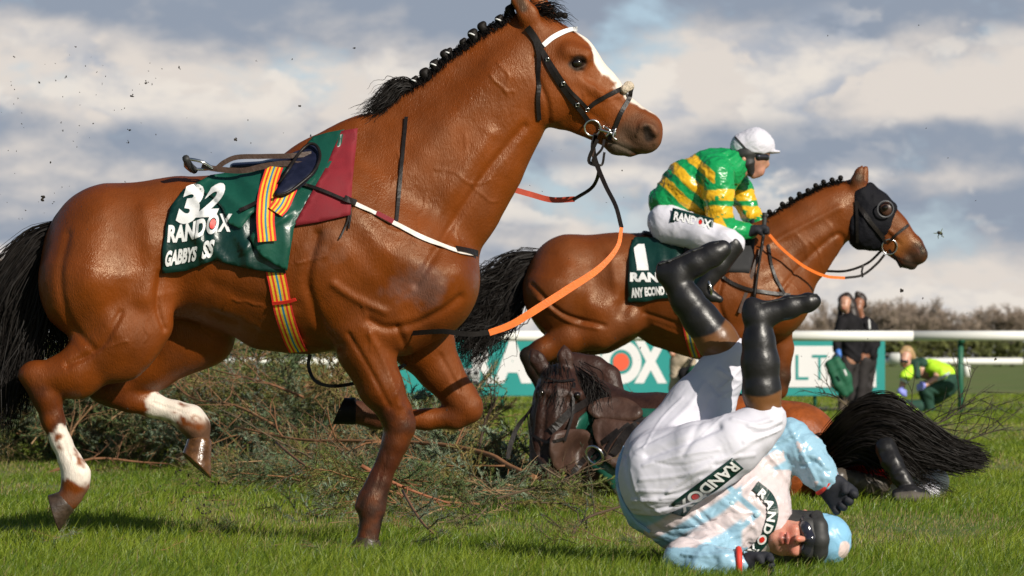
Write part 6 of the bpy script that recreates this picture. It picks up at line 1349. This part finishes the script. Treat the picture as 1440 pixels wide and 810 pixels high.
# ================================================================ people beyond the rail
def bystanders():
    d = 56.2; blk = mat('black_jacket', (.012, .011, .013), .8, var=.3, nsc=8, spec=.2); trs = mat('black_trousers', (.022, .018, .018), .8, var=.3, nsc=8); hairm = mat('dark_brown_hair', (.022, .012, .009), .5, var=.4)
    def fig(name, nodes, m, par, vox=.018, k=.03, wr=.0, col=None, dd=d):
        S = SDF(k)
        for n in nodes: S.px(dd, n)
        V, Q = S.mesh(vox, 2)
        if wr: V = wrinkled(V, Q, wr, 7, 3)
        return mk(name, V, Q, m, par, col=np.tile(col, (len(V), 1)) if col is not None else None)
    sk = M['skin']
    # woman with the green bag
    T = Thing('person', 'woman with long dark hair in a black jacket looking back, holding a green bag', 'person', (W(1190, 0, d)[0], d, 0))
    fig('body', [[(1188.5, 424.5, 8.4, -.045), (1187.5, 431, 6.8, -.075), (1192, 442, 4, 0), (1193, 456, 11, 0, 1.2), (1194, 480, 10, 0, 1.3), (1195, 505, 12, 0, 1.3)], [(1193, 505, 9, -.04), (1190, 540, 6, -.04), (1186, 575, 4.5, -.05), (1183, 582, 4, -.10)], [(1199, 505, 9, .10), (1197, 540, 6, .10), (1196, 575, 4.5, .10), (1193, 582, 4, .06)], [(1185, 453, 6, -.12), (1178, 475, 4.5, -.14), (1179, 496, 3.5, -.2), (1180, 502, 3.5, -.2)], [(1203, 453, 6, .1), (1208, 478, 4.5, .14), (1206, 498, 3.5, .1)]], sk, T, .014, .02, col=SKIN)
    fig('nose', [[(1185, 428, 1.2, -.13), (1184.4, 430.5, 1.4, -.14)]], sk, T, .008, .008, col=SKIN); fig('lips', [[(1185, 434, 1.0, -.14), (1187.5, 434.3, 1.0, -.145)]], mat('lips', (.35, .08, .07), .5), T, .006, .005); fig('eye', [[(1184.5, 426, .9, -.135)]], M['eye'], T, .005, .004); fig('eye', [[(1189, 426, .9, -.15)]], M['eye'], T, .005, .004)
    fig('hair', [[(1190, 421, 9.5, .03), (1195, 428, 8.5, .03), (1199, 444, 8, .0), (1201, 460, 6, -.04), (1203, 470, 3, -.06)], [(1184, 420, 5, .02), (1182, 432, 3.5, .04), (1181, 446, 3, .02), (1180, 458, 2.5, -.04)]], hairm, T, .013, .03, .012)
    fig('jacket', [[(1195, 452, 13, 0, 1.2), (1196, 475, 13, 0, 1.2), (1197, 500, 14, 0, 1.1)], [(1184, 453, 7.5, -.10), (1178, 472, 6.5, -.13), (1177.5, 492, 5.5, -.18)], [(1206, 453, 7.5, .08), (1210, 476, 6.5, .12), (1208, 494, 5.5, .1)]], blk, T, .016, .03, .014)
    fig('trousers', [[(1195, 502, 13, 0, 1.1), (1194, 510, 12, 0)], [(1191, 508, 9.5, -.05), (1188, 540, 8, -.05), (1186, 560, 7, -.05)], [(1200, 508, 9, .1), (1198, 545, 7.5, .1), (1197, 575, 6, .1)]], trs, T, .016, .03, .01)
    fig('boot', [[(1186, 548, 7, -.05), (1185, 570, 6.5, -.05), (1184, 579, 5.5, -.07), (1181, 581, 4, -.16)]], mat('muddy_boot', (.09, .065, .045), .7), T, .014, .02)
    fig('boot', [[(1197, 568, 6, .1), (1196, 580, 5.5, .08), (1192, 582, 4, .0)]], bpy.data.materials['muddy_boot'], T, .014, .02)
    fig('blue_glove', [[(1179, 494, 4, -.22), (1179, 499, 4.5, -.24), (1177, 503, 2.2, -.25)], [(1180, 500, 1.6, -.26), (1180, 506, 1.4, -.26)], [(1181.5, 500, 1.5, -.26), (1182, 505, 1.3, -.26)]], mat('blue_nitrile', (.06, .20, .62), .5), T, .009, .008)
    B = Thing('medical_bag', 'dark green holdall hanging from the hand of the long haired woman', 'bag', W(1178, 556, d, -.3), None)
    bg = mat('green_canvas', (.012, .11, .055), .7, var=.2)
    R_ = [(W(1172, 508, d, -.30), 14), (W(1180, 530, d, -.30), 19), (W(1187, 550, d, -.30), 14)]
    S = SDF(.03); S.px(d, [(1166, 513, 6, -.30, 1.2), (1178, 540, 8, -.30, 1.2), (1188, 553, 6, -.30, 1.2)]); S.px(d, [(1176, 508, 7, -.30, 1.2), (1188, 530, 9, -.30, 1.2), (1194, 548, 6, -.3, 1.2)]); S.px(d, [(1170, 512, 7, -.3), (1186, 545, 8, -.3)]); V, Q = S.mesh(.013, 1); V = wrinkled(V, Q, .01, 6, 2); mk('holdall', V, Q, bg, B)
    mk('handle', *tube_geo([W(1168, 510, d, -.30), W(1173, 500, d, -.28), W(1179, 499, d, -.27), W(1186, 516, d, -.30)], .014, 6), M['leather'], B); mk('stripe', *tube_geo([W(1187, 520, d, -.50), W(1190, 528, d, -.50)], .016, 6), M['print'], B)
    # woman behind her
    T = Thing('person', 'woman in a black coat with tied up hair, standing behind the long haired woman', 'person', (W(1214, 0, d + .5)[0], d + .5, 0)); dd = d + .5
    F2 = lambda *a, **k: fig(*a, dd=dd, **k)
    F2('body', [[(1208, 426, 8, 0), (1207, 434, 6, -.03), (1212, 446, 4, 0), (1216, 458, 11, 0, 1.2), (1216, 485, 10, 0, 1.2), (1218, 505, 12, 0, 1.2)], [(1214, 505, 9, -.1), (1211, 545, 6, -.1), (1209, 578, 4.5, -.1)], [(1222, 505, 9, .1), (1219, 545, 6, .1), (1216, 578, 4.5, .1)], [(1226, 462, 6, 0), (1230, 485, 4.5, -.05), (1222, 500, 3.5, -.15)], [(1206, 462, 6, .1), (1203, 485, 4, .1), (1200, 500, 3.5, .05)]], sk, T, vox=.014, k=.02, col=(.30, .13, .075))
    F2('hair', [[(1210, 421, 8.5, .04), (1213, 428, 7, .08)], [(1206, 414, 4, .02), (1210, 418, 4, .04)]], hairm, T, vox=.012, k=.02, wr=.012); F2('nose', [[(1203.5, 432, 1.6, -.04)]], sk, T, vox=.008, k=.008, col=(.30, .13, .075))
    F2('jacket', [[(1216, 458, 13, 0, 1.2), (1218, 480, 13, 0, 1.2), (1220, 500, 14, 0, 1.1)], [(1226, 460, 8, -.02), (1231, 482, 6.5, -.06), (1226, 498, 5.5, -.14)], [(1207, 462, 7, .1), (1204, 484, 5.5, .1)]], blk, T, vox=.016, k=.03, wr=.014)
    F2('trousers', [[(1220, 500, 14, 0, 1.1), (1219, 510, 13, 0)], [(1215, 508, 10, -.1), (1211, 545, 8, -.1), (1208, 576, 6, -.1)], [(1223, 508, 10, .1), (1219, 545, 8, .1), (1215, 576, 6, .1)]], trs, T, vox=.016, k=.03, wr=.01)
    F2('shoe', [[(1208, 578, 5, -.1), (1203, 581, 4, -.2)]], M['rubber'], T, vox=.012); F2('shoe', [[(1215, 578, 5, .1), (1210, 581, 4, .0)]], M['rubber'], T, vox=.012)
    F2('reflective_strip', [[(1222, 450, 1.4, -.22), (1223, 462, 1.4, -.24)]], M['print'], T, vox=.007, k=.004)
    # crouching medic
    d3 = 55.6; yel = mat('hi_vis_yellow', (.50, .85, .03), .6, var=.06); grn = mat('green_uniform', (.012, .055, .036), .8, var=.2); lil = mat('lilac_glove', (.25, .28, .75), .5)
    T = Thing('person', 'fair haired medic in a yellow high visibility jacket and sunglasses crouching over her kit', 'person', (W(1310, 0, d3)[0], d3, 0)); F3 = lambda *a, **k: fig(*a, dd=d3, **k)
    F3('body', [[(1274, 500, 8.5, 0), (1272, 508, 6.5, -.05), (1281, 514, 5, 0), (1294, 520, 11, .0), (1315, 525, 12, .05), (1332, 535, 13, .05)], [(1330, 540, 10, -.05), (1302, 545, 8, -.2), (1306, 570, 6, -.12), (1307, 582, 3, -.1)], [(1335, 542, 10, .15), (1318, 555, 8, .1), (1300, 570, 4, .15)], [(1283, 522, 6, -.1), (1270, 538, 4.5, -.22), (1266, 552, 3.5, -.3)], [(1318, 522, 6, -.12), (1316, 532, 4, -.28), (1300, 542, 3.5, -.36)]], sk, T, vox=.014, k=.02, col=(.60, .33, .24))
    F3('hair', [[(1276, 495, 8.5, .03), (1281, 501, 6.5, .05)], [(1268, 496, 4, -.02), (1272, 492, 4.5, .0)]], mat('fair_hair', (.42, .27, .13), .5, var=.3), T, vox=.012, k=.02, wr=.01); F3('sunglasses', [[(1267.5, 507, 2.4, -.11), (1270, 508, 1.3, -.125), (1275, 508.5, 2.6, -.12)], [(1275, 508.5, 1, -.11), (1281, 506, .8, -.02)]], M['lens'], T, vox=.007, k=.006); F3('nose', [[(1270.5, 510.5, 1.3, -.12)]], sk, T, vox=.007, k=.006, col=(.60, .33, .24)); F3('lips', [[(1270.5, 515, .9, -.10), (1274, 515.5, .9, -.10)]], bpy.data.materials['lips'], T, vox=.005, k=.004)
    F3('hi_vis_jacket', [[(1290, 517, 12, .02), (1312, 520, 14, .05), (1330, 526, 13, .06)], [(1284, 520, 8, -.1), (1272, 530, 7, -.2)], [(1312, 518, 9, -.12), (1326, 526, 8.5, -.2)]], yel, T, vox=.015, k=.03, wr=.016)
    F3('shoulder_yoke', [[(1284, 512, 7.0, -.02), (1297, 511, 8, -.04)], [(1288, 512, 5, -.14), (1290, 528, 5, -.20)]], grn, T, vox=.013, k=.02, wr=.006); F3('reflective_band', [[(1312, 536, 2.6, -.26), (1325, 531, 2.6, -.32), (1334, 525, 2.4, -.24)]], mat('reflective_grey', (.45, .5, .5), .4), T, vox=.009, k=.006); F3('reflective_band', [[(1267, 533, 2.2, -.30), (1276, 538, 2.2, -.30)]], bpy.data.materials['reflective_grey'], T, vox=.009, k=.006)
    F3('trousers', [[(1332, 536, 15, .05), (1322, 542, 14, .0)], [(1330, 540, 13, -.08), (1304, 546, 11, -.2), (1302, 552, 10, -.2), (1306, 575, 8, -.12), (1308, 586, 6.5, -.1)], [(1335, 545, 12, .15), (1318, 558, 9, .1), (1288, 575, 7, .1), (1290, 582, 6, .15)]], grn, T, vox=.015, k=.03, wr=.012)
    F3('boot', [[(1308, 584, 6.5, -.1), (1300, 588, 5, -.22)]], M['rubber'], T, vox=.012, k=.02); F3('boot', [[(1290, 584, 6, .15), (1282, 588, 4.5, .05)]], M['rubber'], T, vox=.012, k=.02)
    hand = lambda x, y, q, sx: F3('glove', [[(x, y, 4.6, q), (x + sx * 3, y + 3, 4.6, q)]] + [[(x + sx * 3, y + j * 2.0, 1.8, q - .02), (x + sx * 8, y + 2 + j * 2.4, 1.5, q - .02)] for j in (-1, 0, 1, 2)] + [[(x, y - 3, 1.8, q), (x + sx * 4, y - 5, 1.5, q)]], lil, T, vox=.009, k=.008)
    hand(1298, 542, -.37, -1); hand(1266, 550, -.3, 1)
    B = Thing('medical_bag', 'open dark green kit bag with bright yellow flap in front of the crouching medic', 'bag', W(1275, 578, d3, -.5)); S = SDF(.03).px(d3, [(1262, 572, 10, -.45), (1292, 572, 10, -.45)]); V, Q = S.mesh(.016, 1); mk('holdall', V, Q, grn, B)
    q = [W(1235, 554, d3, -.4), W(1264, 556, d3, -.4), W(1262, 566, d3, -.62), W(1233, 564, d3, -.62)]; mk('yellow_flap', np.array(q + [p - (0, 0, .03) for p in q]), [(0, 1, 2, 3), (7, 6, 5, 4), (0, 4, 5, 1), (1, 5, 6, 2), (2, 6, 7, 3), (3, 7, 4, 0)], yel, B, smooth=False); q2 = [W(1262, 556, d3, -.4), W(1292, 580, d3, -.55)]
    mk('yellow_trim', *tube_geo([W(1262, 556, d3, -.5), W(1276, 572, d3, -.62), W(1290, 578, d3, -.6)], .03, 6), yel, B)
    # person in beige trousers with two bags
    dd = 56.6; T = Thing('person', 'person in beige trousers and dark top standing behind the second horse belly', 'person', (W(958, 0, dd)[0], dd, 0)); bei = mat('beige_cotton', (.46, .37, .27), .8, var=.15); F4 = lambda *a, **k: fig(*a, dd=dd, **k)
    F4('body', [[(962, 424, 8, 0), (962, 440, 4, 0), (962, 452, 12, 0, 1), (962, 480, 11, 0, 1), (960, 495, 12, 0, 1)], [(952, 498, 9, 0), (948, 535, 6, 0), (946, 574, 5, 0), (943, 579, 4, -.1)], [(966, 498, 9, 0), (968, 535, 6, 0), (966, 574, 5, 0), (963, 579, 4, -.1)], [(976, 456, 6, 0), (984, 478, 4.5, 0), (986, 498, 3.5, -.1)], [(949, 456, 6, 0), (944, 478, 4.5, 0), (945, 498, 3.5, -.1)]], sk, T, vox=.014, k=.02, col=SKIN)
    F4('hair', [[(963, 420, 9, .04)]], hairm, T, vox=.014, k=.02); F4('jacket', [[(962, 454, 14, 0, 1.1), (961, 492, 14.5, 0, 1.05)], [(976, 457, 7.5, 0), (984, 478, 6.5, 0), (986, 492, 5.5, -.05)], [(948, 457, 7.5, 0), (943, 478, 6.5, 0), (944, 492, 5.5, -.05)]], blk, T, vox=.016, k=.03, wr=.012)
    F4('trousers', [[(960, 498, 14.5, 0, 1), (960, 505, 14, 0, 1)], [(953, 506, 10, 0), (950, 540, 8.5, 0), (948, 574, 7.5, 0)], [(968, 506, 10, 0), (970, 520, 8.5, .0), (970, 574, 7.5, .15)]], bei, T, vox=.014, k=.03, wr=.016); F4('shoe', [[(948, 577, 5.5, 0), (943, 579, 4, -.12)]], M['rubber'], T, vox=.012, k=.02); F4('shoe', [[(970, 577, 5.5, .1), (966, 579, 4, -.02)]], M['rubber'], T, vox=.012, k=.02)
    B = Thing('medical_bag', 'black and green kit bag with a red panel held beside the beige trousers', 'bag', W(982, 540, dd, -.3)); S = SDF(.03).px(dd, [(962, 525, 9, -.30), (966, 540, 8, -.3)]); S.px(dd, [(972, 522, 8, -.3), (984, 520, 8, -.3)]); V, Q = S.mesh(.014, 1); mk('holdall', V, Q, blk, B); S = SDF(.03).px(dd, [(978, 524, 11, -.40), (992, 524, 11, -.40)]).px(dd, [(976, 534, 7, -.4), (996, 534, 7, -.4)]); V, Q = S.mesh(.014, 1); mk('green_pouch', V, Q, bg, B)
    mk('red_panel', *box_geo(W(986, 540, dd, -.62), (.22, .03, .05), None, .006), M['red_print'], B); mk('handle', *tube_geo([W(966, 524, dd, -.3), W(974, 504, dd, -.25), W(978, 498, dd, -.2), W(984, 506, dd, -.3), W(992, 520, dd, -.4)], .018, 6), M['leather'], B)
    dd = 57; T = Thing('person', 'dark clothed person standing behind the thigh of the second horse', 'person', (W(788, 0, dd)[0], dd, 0)); F5 = lambda *a, **k: fig(*a, dd=dd, **k)
    F5('body', [[(788, 415, 8, 0), (788, 432, 4, 0), (788, 446, 13, 0, 1), (787, 476, 12, 0, 1), (787, 500, 12, 0, 1)], [(779, 500, 9, 0), (777, 540, 6, 0), (776, 575, 5, 0)], [(796, 500, 9, 0), (797, 540, 6, 0), (798, 575, 5, 0)], [(772, 450, 6, 0), (768, 474, 4.5, 0), (770, 498, 3.5, 0)], [(804, 450, 6, 0), (808, 474, 4.5, 0), (806, 498, 3.5, 0)]], sk, T, vox=.015, k=.02, col=SKIN)
    F5('jacket', [[(788, 448, 15, 0, 1.1), (787, 498, 15, 0, 1.05)], [(772, 451, 8, 0), (767, 476, 7, 0), (769, 494, 6, 0)], [(804, 451, 8, 0), (809, 476, 7, 0), (807, 494, 6, 0)]], blk, T, vox=.018, k=.03, wr=.012); F5('trousers', [[(787, 500, 14, 0, 1)], [(779, 504, 10, 0), (777, 574, 7.5, 0)], [(796, 504, 10, 0), (798, 574, 7.5, 0)]], trs, T, vox=.018, k=.03); F5('hair', [[(789, 412, 9, .03)]], hairm, T, vox=.014)
    # grey case by the rail behind the front horse's chest
    T = Thing('equipment_case', 'small grey equipment case on a dark stand beside the banner, left of the letter R', 'case', W(660, 562, 57.5)); dd = 57.5; s = dd / FPX
    mk('case', *box_geo(W(662, 526, dd), (26 * s, .22, 16 * s), None, .012), mat('case_grey', (.42, .43, .43), .5), T); mk('latch', *box_geo(W(660, 524, dd, -.125), (.05, .02, .04), None, .004), M['rubber'], T); mk('latch', *box_geo(W(670, 524, dd, -.125), (.05, .02, .04), None, .004), M['rubber'], T); mk('stand', *box_geo(W(652, 550, dd, .05), (44 * s, .2, 30 * s), None, .02), M['rubber'], T)
if want('bg'): bystanders()
# ================================================================ flying turf and mud
def clods():
    g = np.random.default_rng(77); mm = mat('mud', (.022, .016, .010), .85, var=.5, nsc=60); gm = mat('torn_grass', (.10, .12, .03), .7, var=.3)
    meshes = []
    for i in range(7):
        S = SDF(.008)
        for _ in range(5): S.ball(g.normal(size=3) * .010, .006 + .006 * g.random())
        V, Q = S.mesh(.004, 0); V = V + .003 * fbm(V, 90, 2, i)[:, None]; o = mk('clod', V, Q, mm, base=(0, 0, 0)); meshes.append(o.data); bpy.data.objects.remove(o)
    def put(px, py, D, sz, lab, grp, nm='mud_clod'):
        o = bpy.data.objects.new(nm, meshes[g.integers(7)]); COL.objects.link(o); o.location = W(px, py, D); o.rotation_euler = g.random(3) * 6.3; k = sz * D / FPX / .022 * (.7 + .5 * g.random()); o.scale = (k * 1.3, k * .8, k * (.5 + .5 * g.random())); tag(o, lab, 'mud clod', grp)
    a = ('tiny fleck of dark mud flying against the sky', 'mud flecks flying in the sky'); b = ('small dark clod of turf kicked up near the front horse hooves', 'clods kicked up by hooves'); c = ('small dark mud fleck in the air near the fallen horse and banner', 'mud flecks over the far turf')
    named = [(93, 108, 2.2), (206, 116, 2.6), (186, 135, 2.6), (61, 278, 4), (331, 195, 3.2), (274, 280, 2.4), (182, 183, 2.4), (498, 67, 1.6), (411, 83, 1.8), (422, 149, 2), (437, 190, 1.6), (55, 116, 1.6), (252, 95, 2), (200, 370, 2.4), (202, 368, 2), (180, 200, 2.2), (115, 290, 1.4), (71, 228, 1.8), (20, 80, 1.6), (106, 66, 1.4)]
    for x, y, r in named: put(x, y, 16 + 4 * g.random(), r, *a)
    for _ in range(90): put(abs(g.normal()) * 150, 60 + 280 * g.random(), 15 + 6 * g.random(), .7 + .8 * g.random() ** 2, *a)
    for _ in range(26): put(500 + 380 * g.random(), 100 + 320 * g.random(), 15 + 8 * g.random(), .6 + .5 * g.random(), *a)
    for _ in range(70): x = 280 + g.normal() * 40; put(x, 690 + g.normal() * 22, 16.5 + g.normal() * .3, .9 + 1.6 * g.random(), *b)
    for _ in range(34): put(150 + 560 * g.random(), 470 + 150 * g.random(), 16 + 3 * g.random(), .7 + .9 * g.random(), *b)
    for x, y, r in [(1268, 410, 2.6), (1297, 419, 1.4), (1303, 180, 1.2), (1292, 35, 1.2), (1400, 505, 2.2), (1366, 487, 1.2), (1360, 440, 1.3), (1333, 222, 1.2), (1372, 282, 1.0), (1164, 50, 1)]: put(x, y, 22, r, *c)
    for _ in range(40): put(640 + 600 * g.random(), 470 + 130 * g.random(), 20 + 4 * g.random(), .6 + .7 * g.random(), *c)
    T = Thing('turf_divot', 'tuft of torn grass flying to the right of the hooded horse nose', 'divot', W(1322, 327, 24)); S = SDF(.01).ball(W(1320, 327, 24), .010).ball(W(1324, 329, 24), .008); V, Q = S.mesh(.004, 0); mk('soil', V, Q, mm, T)
    for k in range(7): p = W(1322, 327, 24); e = p + g.normal(size=3) * .028; mk('grass_blade', *tube_geo([p, (p + e) / 2 + g.normal(size=3) * .004, e], [.0035, .0015], 4, 3), gm, T)
if want('clods'): clods()
for _o in list(bpy.data.objects):
    if '_b' in _o: del _o['_b']
